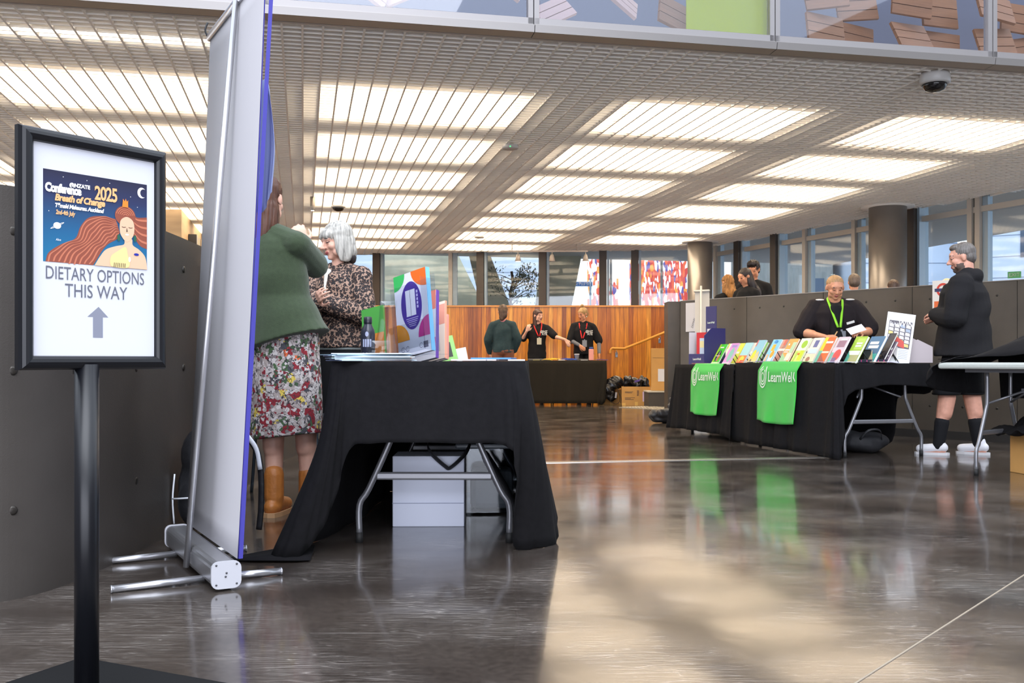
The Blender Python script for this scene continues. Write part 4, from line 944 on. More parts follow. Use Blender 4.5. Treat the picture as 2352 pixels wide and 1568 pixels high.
# books and leaflets standing behind and beside it
def upright(px, d, h_, w_, th, tilt, rz, front, spine, label, cat='booklet', grp=None, z=TZ, bands=(), roll=-11):
    p = at(px, d); t_ = thing('booklet', label, cat, (p.x, p.y, z), rz, grp); RT_ = Matrix.Rotation(tilt, 3, 'X') @ Matrix.Rotation(R(roll), 3, 'Y')
    MB().box(RT_ @ V((0, 0, h_/2)), (w_, th, h_), RT_).build('pages', bkw, t_)
    c_ = MB(); c_.box(RT_ @ V((0, -th/2-0.0008, h_/2)), (w_, 0.0016, h_), RT_); c_.box(RT_ @ V((w_/2+0.0008, 0, h_/2)), (0.0016, th, h_), RT_, mi=1)
    for b_, (f0, f1, x0_, x1_, cc) in enumerate(bands): c_.box(RT_ @ V(((x0_+x1_)/2*w_, -th/2-0.0018, (f0+f1)/2*h_)), ((x1_-x0_)*w_, 0.0008, (f1-f0)*h_), RT_, mi=2+b_)
    c_.build('cover', [colr(front), colr(spine)]+[colr(b_[4]) for b_ in bands], t_); return t_
upright(976, 4.78, 0.345, 0.16, 0.020, R(-12), R(-40), (230, 226, 232), (96, 50, 150), 'purple spined booklet with an orange top behind the white booklet', bands=((0.72, 1.0, -0.5, 0.5, (240, 120, 90)), (0.12, 0.30, -0.5, 0.5, (206, 46, 140)), (0.3, 0.72, -0.46, -0.3, (130, 200, 230))))
upright(998, 4.92, 0.30, 0.15, 0.012, R(-12), R(-40), (224, 206, 190), (226, 150, 120), 'thin peach leaflet behind the purple spined booklet', bands=((0.6, 0.95, -0.5, 0.5, (222, 150, 130)),))
upright(1012, 5.05, 0.24, 0.10, 0.012, R(-12), R(-40), (216, 196, 190), (228, 140, 120), 'pink and beige leaflet in a clear stand right of the white booklet', bands=((0.7, 0.95, -0.5, 0.5, (226, 128, 116)), (0.3, 0.6, -0.5, 0.5, (170, 170, 150)), (0.08, 0.28, -0.5, 0.5, (210, 214, 160))))
upright(1034, 5.3, 0.135, 0.085, 0.006, R(-12), R(15), (150, 206, 110), (120, 180, 90), 'small green card with a dark oval on the near table', 'card', bands=((0.15, 0.75, -0.3, 0.25, (60, 60, 50)),))
upright(1030, 5.5, 0.23, 0.02, 0.006, R(-10), R(15), (40, 34, 30), (40, 34, 30), 'narrow dark upright card behind the green card', 'card')
upright(1062, 5.35, 0.07, 0.06, 0.03, R(0), R(5), (232, 230, 222), (220, 216, 206), 'low white card box beside the green card', 'box')
upright(862, 4.80, 0.27, 0.13, 0.012, R(-10), R(-30), (70, 150, 60), (96, 150, 60), 'green leaflet at the left edge of the acrylic holder', bands=((0.05, 0.5, -0.5, 0.5, (200, 120, 40)),))
# clear bent stand left of it
st = thing('leaflet_stand', 'empty clear acrylic leaflet stand left of the white booklet', 'leaflet stand', (at(880, 4.40).x, 4.40, TZ), R(-18))
m = MB()
m.add([V((sx*0.05*(1.2 if z < 0.05 else 0.8), y, z)) for y, z in ((-0.06, 0.002), (0.0, 0.004), (0.015, 0.03), (0.03, 0.13), (0.05, 0.24), (0.055, 0.27)) for sx in (-1, 1)], [(2*i, 2*i+1, 2*i+3, 2*i+2) for i in range(5)], 0, True)
m.add([V((sx*0.05, y, z)) for y, z in ((-0.06, 0.002), (-0.045, 0.05), (-0.035, 0.09)) for sx in (-1, 1)], [(2*i, 2*i+1, 2*i+3, 2*i+2) for i in range(2)], 0, True)
o = m.build('acrylic_shell', ACR, st); solid(o, 0.003)
# drinks bottle
bt = thing('drink_bottle', 'dark grey drink bottle with white print standing in front of the leopard jacket', 'bottle', (at(845, 4.55).x, 4.55, TZ))
bt.scale = (1.0, 1.0, 1.18)
MB().lathe([(0.0, 0), (0.030, 0.0), (0.033, 0.004), (0.033, 0.105), (0.030, 0.122), (0.020, 0.138), (0.017, 0.146), (0.017, 0.150)], (0, 0, 0), 24).build('body', mat('bottle_dark', (46, 48, 58), 0.3), bt)
MB().lathe([(0.0185, 0.146), (0.019, 0.150), (0.019, 0.170), (0.014, 0.173), (0.0, 0.173)], (0, 0, 0), 24).build('cap', mat('bottle_cap', (34, 36, 44), 0.35), bt)
m = MB()
def cyl(p): a_ = p.x/0.0336; return V((0.0336*math.sin(a_), -0.0336*math.cos(a_), p.z))
for q in range(3): m.add([cyl(V((-0.018+0.018*q+0.007*math.cos(R(k*30)), 0, 0.026+0.007*math.sin(R(k*30))))) for k in range(12)], [tuple(range(12))])
for q in range(4): m.add([cyl(V((x, 0, z))) for x, z in ((-0.02+0.011*q, 0.055), (-0.012+0.011*q, 0.055), (-0.012+0.011*q, 0.085), (-0.02+0.011*q, 0.085))], [(0, 1, 2, 3)])
m.add([cyl(V((0.0+0.008*math.cos(R(k*30)), 0, 0.105+0.010*math.sin(R(k*30))))) for k in range(12)], [tuple(range(12))]); m.build('print', mat('bottle_print', (170, 176, 200), 0.5), bt)
MB().box((at(845, 4.5).x, 4.47, TZ+0.006), (0.035, 0.02, 0.012)).build('tag_card', paper, label='small pale card in front of the drink bottle', cat='card')
# loose paper stack with fanned sheets
rnd = random.Random(11)
for k in range(7):
    o = MB().bbox((0, 0, 0.0), (0.32, 0.22, 0.004), 0.001).build('brochure', mat('sheet_%d' % k, [(196, 214, 226), (206, 220, 230), (176, 206, 214), (214, 222, 232), (190, 208, 222), (168, 196, 206), (220, 224, 232)][k], 0.4), label='pale blue brochure in the fanned stack at the front of the near table', cat='brochure', group='pale blue brochures fanned on the near table')
    o.location = (at(850, 4.05).x+rnd.uniform(-0.03, 0.03), 4.09+rnd.uniform(-0.01, 0.02), TZ+0.0035+0.0046*k); o.rotation_euler = (R(0), R(0), R(12+rnd.uniform(-16, 18)))
# flat magazines at the right
for k, (px, d, w_, l_, c1, z_, a_) in enumerate(((1120, 4.9, 0.21, 0.28, (226, 222, 230), 0.004, 4), (1135, 5.0, 0.20, 0.27, (56, 130, 206), 0.012, -6), (1165, 4.75, 0.10, 0.15, (30, 30, 34), 0.004, 10), (1186, 4.7, 0.08, 0.12, (230, 226, 228), 0.0035, 0), (1078, 4.6, 0.16, 0.2, (220, 214, 224), 0.004, 0))):
    o = MB().bbox((0, 0, 0), (w_, l_, 0.007), 0.001).build('magazine', colr(c1, 0.35), label=['white magazine lying under the blue one on the near table', 'blue magazine lying on top at the right of the near table', 'small black notebook near the right corner of the near table', 'small white pad at the right corner of the near table', 'pale flat booklet in front of the clear stand'][k], cat='magazine'); o.location = (at(px, d).x, d, TZ+z_+0.001); o.rotation_euler = (0, 0, R(a_))
# ---- under the table
wb = thing('storage_box', 'white cardboard box on the floor under the near table', 'box', (at(987, 4.72).x, 4.74, 0), R(1))
cdw = mat('white_card', (228, 233, 250), 0.6); MB().bbox((0, 0, 0.165), (0.335, 0.24, 0.33), 0.004).build('box_body', cdw, wb)
MB().box((0, -0.122, 0.11), (0.337, 0.004, 0.003)).build('fold_line', mat('card_line', (160, 166, 186), 0.6), wb)
tb = thing('plastic_bin', 'clear plastic storage bin with a lid behind the white box under the near table', 'bin', (at(1120, 5.1).x, 5.12, 0), R(2))
m = MB()
for (c_, s2) in (((0, -0.14, 0.17), (0.30, 0.003, 0.32)), ((0, 0.14, 0.17), (0.30, 0.003, 0.32)), ((-0.15, 0, 0.17), (0.003, 0.28, 0.32)), ((0.15, 0, 0.17), (0.003, 0.28, 0.32)), ((0, 0, 0.012), (0.30, 0.28, 0.004))): m.box(c_, s2)
m.build('bin_body', ACR, tb); MB().bbox((0, 0, 0.345), (0.33, 0.31, 0.025), 0.008).build('lid', mat('bin_lid', (128, 134, 142), 0.3), tb)
MB().bbox((0.02, 0, 0.12), (0.22, 0.2, 0.2), 0.03).build('contents', mat('bin_stuff', (84, 88, 92), 0.6), tb)
bl = mat('nylon_black', (24, 24, 28), 0.6, bump=0.4, bscale=30)
bg_ = thing('tote_bag', 'black fabric bag resting on the boxes under the near table, its strap looping down', 'bag', (at(1035, 4.86).x, 4.88, 0.362))
baked(MB().ell((0, 0.02, 0.035), (0.17, 0.10, 0.03)).ell((0.12, 0.03, 0.03), (0.1, 0.08, 0.03)).ell((-0.1, 0.0, 0.045), (0.09, 0.08, 0.02)), 0.008, 'bag_body', bl, bg_)
MB().tube(cr([(-0.10, -0.10, 0.06), (-0.085, -0.285, 0.0), (-0.01, -0.290, -0.075), (0.02, -0.290, -0.08), (0.09, -0.285, -0.01), (0.11, -0.10, 0.05)], 6), 0.012, 8, flat=(0.25, 1.3)).build('strap', bl, bg_)
hb = thing('black_bag', 'black bag slumped along the right leg under the near table', 'bag', (at(1165, 4.75).x-0.03, 5.0, 0))
baked(MB().limb([(-0.08, -0.1, 0.30), (0.0, -0.1, 0.16), (0.07, -0.1, 0.03)], [0.02, 0.03, 0.025]), 0.008, 'bag_body', bl, hb)
# ---- chair behind the skirt
def chair(loc, rz, label, grp=None):
    t_ = thing('chair', label, 'chair', loc, rz, grp); dk = mat('chair_shell', (40, 40, 46), 0.45); cr_ = mat('chair_chrome', (110, 124, 140), 0.25, 0.8)
    MB().bbox((0, 0, 0.45), (0.44, 0.42, 0.03), 0.014).build('seat', dk, t_)
    c2 = []
    for i in range(9): x = -0.21+0.0525*i; c2.append([(x, 0.24-0.04*math.cos(x*6), 0.80), (x, 0.22-0.04*math.cos(x*6), 0.7), (x, 0.21-0.04*math.cos(x*6), 0.56)])
    solid(cloth(c2, 3, 4, 0).build('backrest', dk, t_), 0.012)
    for sx in (-1, 1):
        MB().tube(cr([(sx*0.19, -0.18, 0.44), (sx*0.21, -0.21, 0.2), (sx*0.23, -0.24, 0.0)], 3), 0.010, 8).build('leg', cr_, t_)
        MB().tube(cr([(sx*0.20, 0.20, 0.76), (sx*0.19, 0.17, 0.44), (sx*0.21, 0.21, 0.2), (sx*0.22, 0.26, 0.0)], 3), 0.010, 8).build('leg', cr_, t_)
    return t_
chair((at(600, 5.55).x+0.12, 5.62, 0), R(185), 'dark chair with blue grey metal legs against the left wall behind the patterned skirt')
chair((at(1240, 17.75).x, 17.78, 0), R(0), 'dark chair behind the far table, before the person with outstretched arm')
chair((at(1330, 17.75).x, 17.78, 0), R(0), 'dark chair behind the far table, before the person with a bun')
# ---- backpack by the left wall
bp_ = thing('backpack', 'black backpack with reflective piping leaning on the left wall behind the banner', 'backpack', (-1.37, 4.47, 0), R(-6))
baked(MB().ell((0, 0, 0.2), (0.14, 0.12, 0.2)).ell((0, -0.02, 0.35), (0.12, 0.10, 0.14)).ell((0, -0.08, 0.15), (0.11, 0.08, 0.13)), 0.012, 'pack_body', bl, bp_)
rf = mat('reflective_tape', (225, 228, 235), 0.3, emit=None)
MB().tube(cr([(-0.128, -0.08, 0.05), (-0.135, -0.08, 0.16), (-0.13, -0.07, 0.27)], 4), 0.004, 6).build('piping', rf, bp_)
MB().tube(cr([(-0.12, -0.11, 0.165), (-0.05, -0.16, 0.175), (0.05, -0.165, 0.185), (0.11, -0.12, 0.19)], 4), 0.004, 6).build('piping', rf, bp_)
MB().tube(cr([(0.2, -0.02, 0.42), (0.235, -0.02, 0.36), (0.25, -0.02, 0.26), (0.25, -0.02, 0.12), (0.24, -0.02, 0.02)], 5), 0.014, 8, flat=(0.5, 1)).build('shoulder_strap', bl, bp_)
MB().tube(cr([(0.19, -0.028, 0.44), (0.232, -0.03, 0.38), (0.25, -0.03, 0.29)], 5), 0.011, 8, flat=(0.5, 1)).build('reflective_strip', rf, bp_)
# ================================================================== PEOPLE
skin_l = mat('skin_fair', (222, 172, 150), 0.5, var=0.06, vscale=30); skin_p = mat('skin_pink', (206, 150, 128), 0.5, var=0.08, vscale=30); skin_w = mat('skin_warm', (214, 150, 116), 0.5, var=0.06, vscale=30)
lip_m = mat('lips', (168, 88, 84), 0.4); eye_m = mat('eyelid_dark', (74, 52, 48), 0.5); white_e = mat('eye_white', (220, 214, 208), 0.3)
def hair_mat(name, rgb, var=0.35):
    return mat(name, rgb, 0.42, var=var, vscale=1.0, stretch=(70, 70, 5), bump=0.5, bscale=1.0)
def frustum(mb, rings, n=28):
    vs = []; fs = []
    for cx, cy, z, rx, ry in rings:
        tz = 0
        if isinstance(z, tuple): z, tx_, ty_ = z
        else: tx_ = ty_ = 0
        for k in range(n):
            a = 2*math.pi*k/n; x, y = rx*math.cos(a), ry*math.sin(a); vs.append((cx+x, cy+y, z+tx_*x+ty_*y))
    for i in range(len(rings)-1):
        for k in range(n): k2 = (k+1) % n; fs.append((i*n+k, i*n+k2, (i+1)*n+k2, (i+1)*n+k))
    fs.append(tuple(range(n-1, -1, -1))); fs.append(tuple(range((len(rings)-1)*n, len(rings)*n)))
    mb.add(vs, fs)
def hand(mb, w_, d_, n_, side=1, curl=25, spread=6, k=1.0):
    """palm, four fingers with three joints each and a thumb leaving the side of the palm"""
    w_ = V(w_); d_ = V(d_).normalized(); n_ = V(n_); n_ = (n_-d_*n_.dot(d_)).normalized(); s_ = d_.cross(n_)*side
    kn = []
    for q, off in enumerate((0.030, 0.010, -0.010, -0.028)):
        b_ = w_+d_*0.088*k+s_*off*k-d_*abs(off-0.005)*0.25; kn.append(b_)
        mb.cap(w_+d_*0.01+s_*off*0.55*k, b_, 0.014*k, 0.0115*k)
    for q, (ln, r_) in enumerate(((0.072, .0088), (0.080, .009), (0.074, .0088), (0.058, .008))):
        p = kn[q]; ang = curl*(1+0.15*q); dd = (d_+s_*math.tan(R(spread*(1.5-q)))).normalized()
        for j, fr in enumerate((0.45, 0.32, 0.23)):
            a = R(ang*(j+0.6)); v = (dd*math.cos(a)+n_*math.sin(a)); q2 = p+v*ln*fr*k; mb.cap(p, q2, r_*k*(1-0.07*j), r_*k*(0.93-0.07*j), n=8); p = q2
    t0 = w_+d_*0.022*k+s_*0.024*k; t1 = t0+(d_*0.55+s_*0.75+n_*0.25).normalized()*0.04*k; t2 = t1+(d_*0.9+s_*0.25+n_*0.35).normalized()*0.032*k; t3 = t2+(d_*0.95+n_*0.45).normalized()*0.024*k
    mb.cap(t0, t1, 0.014*k, 0.011*k).cap(t1, t2, 0.0105*k, 0.0095*k).cap(t2, t3, 0.0095*k, 0.008*k)
def head_prims(mb, M, wide=1.0, nose=1.0, chin=1.0):
    """M maps head coordinates (x side, -y face, z up; eyes at z 0.008) to the body"""
    Rm = M.to_3x3()
    def E_(c, r): mb.ell(M @ V(c), (r[0], r[1], r[2]), Rm)
    E_((0, 0.012, 0.032), (0.075*wide, 0.094, 0.086)); E_((0, -0.022, -0.022), (0.061*wide, 0.066, 0.078)); E_((0, -0.040, -0.070), (0.040*wide, 0.040, 0.034))
    E_((0, -0.066, -0.088), (0.022*chin, 0.020, 0.018)); E_((0, -0.072, 0.034), (0.052*wide, 0.018, 0.030))
    mb.cap(M @ V((0, -0.088, 0.012)), M @ V((0, -0.106*nose, -0.020)), 0.0075, 0.0125)
    for s_ in (-1, 1):
        E_((s_*0.012, -0.096*nose, -0.025), (0.009, 0.010, 0.008)); E_((s_*0.031, -0.079, 0.027), (0.022, 0.012, 0.007)); E_((s_*0.038, -0.056, -0.020), (0.026*wide, 0.027, 0.026))
        E_((s_*0.077*wide, 0.008, -0.002), (0.009, 0.018, 0.031)); E_((s_*0.031, -0.078, 0.008), (0.014, 0.010, 0.009)); E_((s_*0.045*wide, -0.03, -0.06), (0.02, 0.035, 0.03))
    E_((0, -0.086, -0.051), (0.023, 0.011, 0.0065)); E_((0, -0.084, -0.061), (0.019, 0.011, 0.0075))
def face_pick(M, closed=True):
    Mi = M.inverted()
    def f(c):
        h = Mi @ c
        if h.z < -0.13 or h.y > -0.055: return 0
        if abs(h.x) < 0.0235 and -0.067 < h.z < -0.046 and h.y < -0.083: return 1
        if 0.019 < abs(h.x) < 0.043 and 0.003 < h.z < 0.012: return 2
        if 0.014 < abs(h.x) < 0.048 and 0.029+0.004*(abs(h.x) < 0.03) < h.z < 0.038: return 3
        return 0
    return f
def Hm(pos, yaw=0, pitch=0, roll=0):
    """pitch>0 looks down, yaw>0 turns towards the person's own left (+x)"""
    return Matrix.Translation(V(pos)) @ Euler((R(pitch), R(roll), R(yaw)), 'XYZ').to_matrix().to_4x4()
def person(label, loc, rz, H, skin, brow, vox, P, category='person', group=None, build_legs=True):
    t = thing('person', label, category, loc, rz, group); s = H/1.70; t.scale = (s, s, s)
    lean = V(P.get('lean', (0, 0))+(0,)); bk_ = P.get('bulk', 1.0)
    L = lambda x, y, z: V((x, y, z))+lean*max(0, min(1, (z-0.95)/0.5))
    m = MB(); g = -0.012
    m.ell(L(0, 0, 0.94), (0.155*bk_+g, 0.115*bk_+g, 0.12)).ell(L(0, 0, 1.08), (0.135*bk_+g, 0.10*bk_+g, 0.14)).ell(L(0, 0, 1.26), (0.150*bk_+g, 0.105*bk_+g, 0.16))
    sw_ = P.get('shoulder', 0.165)
    
    for q_ in (-1, 1): m.cap(L(q_*0.02, 0.015, 1.415), L(q_*(sw_-0.015), 0.01, 1.36), 0.045, 0.044)
    nz = P.get('neck', 0.050)
    hp = V(P.get('head', (0, -0.015, 1.585)))+lean
    m.cap(L(0, 0.018, 1.38), hp+V((0, 0.025, -0.05)), nz*1.12, nz)
    M = Hm(hp, *P.get('look', (0, 0, 0))); head_prims(m, M, P.get('wide', 1.0), P.get('nose', 1.0), P.get('chin', 1.0))
    arms = []
    for sd_, key in ((-1, 'ra'), (1, 'la')):
        a = P.get(key)
        sh = L(sd_*sw_, 0.01, 1.355)
        el, wr = (V(a[0]), V(a[1])) if a else (sh+V((sd_*0.05, 0.02, -0.28)), sh+V((sd_*0.05, -0.05, -0.53)))
        ab = P.get('arm', 1.0)
        m.limb([sh, el, wr], [0.044*ab, 0.036*ab, 0.024]); m.cap(el+(wr-el)*0.1, el+(wr-el)*0.5, 0.037*ab, 0.032*ab)
        hd_ = a[2] if a and len(a) > 2 else (wr-el); hn = a[3] if a and len(a) > 3 else V((-sd_, 0, 0)); cu = a[4] if a and len(a) > 4 else 22
        hand(m, wr, hd_, hn, side=(a[5] if a and len(a) > 5 else sd_), curl=cu, k=P.get('handk', 1.0))
        arms.append((sh, el, wr))
    feet = P.get('feet', ((-0.09, 0.0, 0), (0.09, 0.0, 0)))
    for q, (fx, fy, fa) in enumerate(feet):
        sd_ = -1 if q == 0 else 1; hip = V((sd_*0.085, 0, 0.90)); an = V((fx, fy, 0.09)); kn = (hip+an)/2+V((0, -0.02, 0.04)); lb = P.get('leg', 1.0)
        m.limb([hip, kn, an], [0.08*lb, 0.055*lb, 0.037]); m.cap(kn+(an-kn)*0.15+V((0, 0.012, 0)), kn+(an-kn)*0.45+V((0, 0.012, 0)), 0.053*lb, 0.048*lb)
        d2 = V((math.sin(R(fa)), -math.cos(R(fa)), 0)); m.cap(an-d2*0.03+V((0, 0, -0.05)), an+d2*0.13+V((0, 0, -0.055)), 0.032, 0.026)
    baked(m, vox, 'body', [skin, P.get('lip', lip_m), eye_m, brow], t, 3, face_pick(M) if P.get('face', True) else None)
    return t, M, L, arms, feet
def top(t, L, arms, bk_, grow, mt, vox, hem=0.88, sleeve=1.0, neck_r=0.07, name='top', flare=0.0, tilt=(0, 0), sw_=0.165, arm=1.0, extra=None, disp=None, neckz=1.42, wr=0.03):
    m = MB(); g = grow
    frustum(m, [L(0, 0, hem)[:2]+((hem, tilt[0], tilt[1]), 0.155*bk_+g+flare, 0.115*bk_+g+flare*0.8), L(0, 0, hem+0.12)[:2]+(hem+0.12, 0.148*bk_+g+flare*0.5, 0.112*bk_+g+flare*0.4), L(0, 0, 1.10)[:2]+(1.10, 0.138*bk_+g, 0.105*bk_+g), L(0, 0, 1.2)[:2]+(1.2, 0.147*bk_+g, 0.108*bk_+g), L(0, 0, 1.3)[:2]+(1.3, 0.145*bk_+g, 0.10*bk_+g), L(0, 0, 1.37)[:2]+(1.37, 0.105*bk_+g, 0.08*bk_+g), L(0, 0.01, neckz)[:2]+(neckz, neck_r, neck_r)])
    
    for q_ in (-1, 1): m.cap(L(q_*0.03, 0.012, 1.405), L(q_*(sw_-0.005), 0.01, 1.357), 0.044+g, 0.046+g)
    for sh, el, w_ in arms:
        if sleeve <= 0.5:
            e2 = sh+(el-sh)*(sleeve*2); m.limb([sh, e2], [0.050*arm+g, 0.052*arm+g])
        elif sleeve > 0.5:
            w2 = el+(w_-el)*min(1, (sleeve-0.5)*2); m.limb([sh, el, w2], [0.048*arm+g, 0.042*arm+g, wr+g])
    if extra: extra(m)
    return baked(m, vox, name, mt, t, 3, disp=disp)
def hair_obj(t, M, prims, mt, vox=0.006, name='hair', strands=True, amp=0.002):
    m = MB(); Rm = M.to_3x3()
    for p in prims:
        if len(p) == 2: m.ell(M @ V(p[0]), p[1], Rm)
        else: m.cap(M @ V(p[0]), M @ V(p[1]), p[2], p[3])
    Mi = M.inverted()
    def dsp(co, no):
        h = Mi @ co; a = math.atan2(h.x, h.y-0.01); return co+no*amp*(math.sin(a*31+h.z*14)+0.6*math.sin(a*57+1.3-h.z*20))
    return baked(m, vox, name, mt, t, 3, disp=dsp)
def wrinkle(amp, f1=26, seed=0.0):
    def d(co, no):
        return co+no*amp*(math.sin(co.x*f1+co.z*f1*1.3+seed)+0.7*math.sin(co.y*f1*1.4-co.z*f1*0.8+seed*2)+0.5*math.sin(co.z*f1*2.3+co.x*9))
    return d
CAP = [((0, 0.018, 0.040), (0.083, 0.096, 0.088)), ((0, 0.045, 0.0), (0.075, 0.07, 0.08))]
blackcloth = mat('garment_black', (22, 22, 25), 0.85, spec=0.25); shoe_w = mat('canvas_white', (226, 224, 228), 0.7)
# ------------------------------------------------------------ woman in green blazer and patterned skirt
def skirt_mat():
    m = bpy.data.materials.new('patchwork_print'); m.use_nodes = True; nt = m.node_tree; N = nt.nodes; L = nt.links; b = N['Principled BSDF']; b.inputs['Roughness'].default_value = 0.85
    tc = N.new('ShaderNodeTexCoord'); mp = N.new('ShaderNodeMapping'); mp.inputs['Scale'].default_value = (1.0, 1.0, 0.95); L.new(tc.outputs['Object'], mp.inputs[0])
    def vor(sc, dist='CHEBYCHEV'):
        v = N.new('ShaderNodeTexVoronoi'); v.distance = dist; v.inputs['Scale'].default_value = sc; L.new(mp.outputs[0], v.inputs['Vector']); return v
    v1 = vor(27); s1 = N.new('ShaderNodeSeparateColor'); L.new(v1.outputs['Color'], s1.inputs[0])
    r1 = ramp_nodes(nt, [(0, (168, 156, 152)), (0.28, (140, 34, 46)), (0.50, (180, 168, 164)), (0.58, (70, 96, 64)), (0.70, (190, 182, 180)), (0.83, (206, 96, 52)), (0.87, (216, 190, 84)), (0.91, (70, 70, 76))]); L.new(s1.outputs[0], r1.inputs[0])
    v2 = vor(70, 'EUCLIDEAN'); s2 = N.new('ShaderNodeSeparateColor'); L.new(v2.outputs['Color'], s2.inputs[0])
    r2 = ramp_nodes(nt, [(0, (196, 190, 188)), (0.35, (120, 112, 112)), (0.55, (120, 30, 42)), (0.68, (64, 86, 60)), (0.78, (200, 192, 190))]); L.new(s2.outputs[1], r2.inputs[0])
    mx = N.new('ShaderNodeMix'); mx.data_type = 'RGBA'; mx.blend_type = 'MIX'; L.new(r1.outputs[0], mx.inputs[6]); L.new(r2.outputs[0], mx.inputs[7])
    gt = N.new('ShaderNodeMath'); gt.operation = 'GREATER_THAN'; gt.inputs[1].default_value = 0.55; L.new(s2.outputs[2], gt.inputs[0]); L.new(gt.outputs[0], mx.inputs[0])
    ns = N.new('ShaderNodeTexNoise'); ns.inputs['Scale'].default_value = 42; ns.inputs['Detail'].default_value = 1; L.new(mp.outputs[0], ns.inputs['Vector'])
    ab = N.new('ShaderNodeMath'); ab.operation = 'SUBTRACT'; ab.inputs[1].default_value = 0.5; L.new(ns.outputs['Fac'], ab.inputs[0]); a2 = N.new('ShaderNodeMath'); a2.operation = 'ABSOLUTE'; L.new(ab.outputs[0], a2.inputs[0]); lt = N.new('ShaderNodeMath'); lt.operation = 'LESS_THAN'; lt.inputs[1].default_value = 0.02; L.new(a2.outputs[0], lt.inputs[0])
    m3 = N.new('ShaderNodeMix'); m3.data_type = 'RGBA'; L.new(lt.outputs[0], m3.inputs[0]); L.new(mx.outputs[2], m3.inputs[6]); m3.inputs[7].default_value = lin((52, 46, 50)); L.new(m3.outputs[2], b.inputs['Base Color'])
    return m
grn = mat('green_wool', (54, 68, 44), 0.9, var=0.12, vscale=60, bump=0.3, bscale=300, sheen=0.2)
P = dict(lean=(0.094, 0.034), look=(10, 5, 0), ra=((-0.075, -0.17, 1.265), (0.05, -0.25, 1.39), (0.35, -0.1, 0.9), (0.6, -0.6, -0.2), 35), la=((0.27, -0.12, 1.16), (0.16, -0.30, 1.30), (-0.3, -0.2, 0.9), (-0.5, -0.5, 0), 30), feet=((-0.10, -0.06, -10), (0.03, 0.05, 8)), face=False, leg=1.05)
t, M, L, arms, feet = person('person in a green blazer and patterned skirt, back to the viewer, behind the roll-up banner', (-1.145, 4.98, 0), R(160), 1.70, skin_l, hair_mat('hair_brown', (86, 52, 36)), 0.007, P)
hair_obj(t, M, CAP+[((0, 0.055, -0.06), (0.078, 0.055, 0.12)), ((0.045, 0.04, -0.10), (0.04, 0.05, 0.11)), ((-0.045, 0.04, -0.10), (0.04, 0.05, 0.12)), ((0, 0.07, -0.12), (0.07, 0.035, 0.12))], hair_mat('hair_brown', (86, 52, 36)), 0.008)
top(t, L, arms, 1.03, 0.024, grn, 0.008, hem=0.865, name='blazer', flare=0.060, tilt=(-0.28, 0.0), disp=wrinkle(0.0022, 17), extra=lambda m: m.ell(L(0, 0.05, 1.30), (0.15, 0.075, 0.13)), wr=0.030)
m = MB(); frustum(m, [(0.01, 0, 0.98, 0.15, 0.115), (0.0, 0.0, 0.88, 0.182, 0.145), (-0.005, 0.0, 0.65, 0.19, 0.155), (-0.005, 0.0, (0.395, -0.10, 0.0), 0.192, 0.16)])
baked(m, 0.008, 'skirt', skirt_mat(), t, 2, disp=wrinkle(0.003, 13))
tan = mat('tan_leather', (186, 116, 56), 0.45, var=0.12, vscale=25, bump=0.3, bscale=40); sole_m = mat('boot_sole', (196, 152, 110), 0.6)
for fx, fy, fa in feet:
    d2 = V((math.sin(R(fa)), -math.cos(R(fa)), 0)); b_ = MB()
    b_.cap((fx, fy, 0.21), (fx, fy, 0.09), 0.050, 0.050).cap(V((fx, fy, 0.06)), V((fx, fy, 0.045))+d2*0.14, 0.046, 0.034).cap(V((fx, fy, 0.045))-d2*0.03, V((fx, fy, 0.05)), 0.040, 0.045)
    bo = baked(b_, 0.007, 'boot', tan, t, 2)
    c2 = [(fx+d2.x*a_-d2.y*b2*-1, fy+d2.y*a_+d2.x*b2*-1) for a_, b2 in ((-0.075, 0), (-0.065, 0.035), (0.0, 0.046), (0.10, 0.040), (0.16, 0.025), (0.175, 0), (0.16, -0.025), (0.10, -0.040), (0, -0.046), (-0.065, -0.035))]
    MB().prism(c2, (0, 0, 0.0), (1, 0, 0), (0, 1, 0), 0.022).build('sole', sole_m, bo)
# ------------------------------------------------------------ woman with silver bob and leopard jacket
def leopard_mat():
    m = bpy.data.materials.new('leopard_print'); m.use_nodes = True; nt = m.node_tree; N = nt.nodes; L = nt.links; b = N['Principled BSDF']; b.inputs['Roughness'].default_value = 0.8
    tc = N.new('ShaderNodeTexCoord'); nz = N.new('ShaderNodeTexNoise'); nz.inputs['Scale'].default_value = 30; L.new(tc.outputs['Object'], nz.inputs['Vector'])
    va = N.new('ShaderNodeVectorMath'); va.operation = 'MULTIPLY_ADD'; L.new(nz.outputs['Color'], va.inputs[0]); va.inputs[1].default_value = (0.022, 0.022, 0.022); L.new(tc.outputs['Object'], va.inputs[2])
    v = N.new('ShaderNodeTexVoronoi'); v.inputs['Scale'].default_value = 56; L.new(va.outputs[0], v.inputs['Vector'])
    r = ramp_nodes(nt, [(0, (112, 74, 54)), (0.20, (26, 21, 23)), (0.54, (156, 126, 108)), (1.0, (146, 116, 100))], 'CONSTANT'); L.new(v.outputs['Distance'], r.inputs[0])
    n2 = N.new('ShaderNodeTexNoise'); n2.inputs['Scale'].default_value = 70; L.new(tc.outputs['Object'], n2.inputs['Vector']); gt = N.new('ShaderNodeMath'); gt.operation = 'GREATER_THAN'; gt.inputs[1].default_value = 0.56; L.new(n2.outputs['Fac'], gt.inputs[0])
    mx = N.new('ShaderNodeMix'); mx.data_type = 'RGBA'; L.new(gt.outputs[0], mx.inputs[0]); L.new(r.outputs[0], mx.inputs[6]); mx.inputs[7].default_value = lin((36, 28, 30)); L.new(mx.outputs[2], b.inputs['Base Color'])
    return m
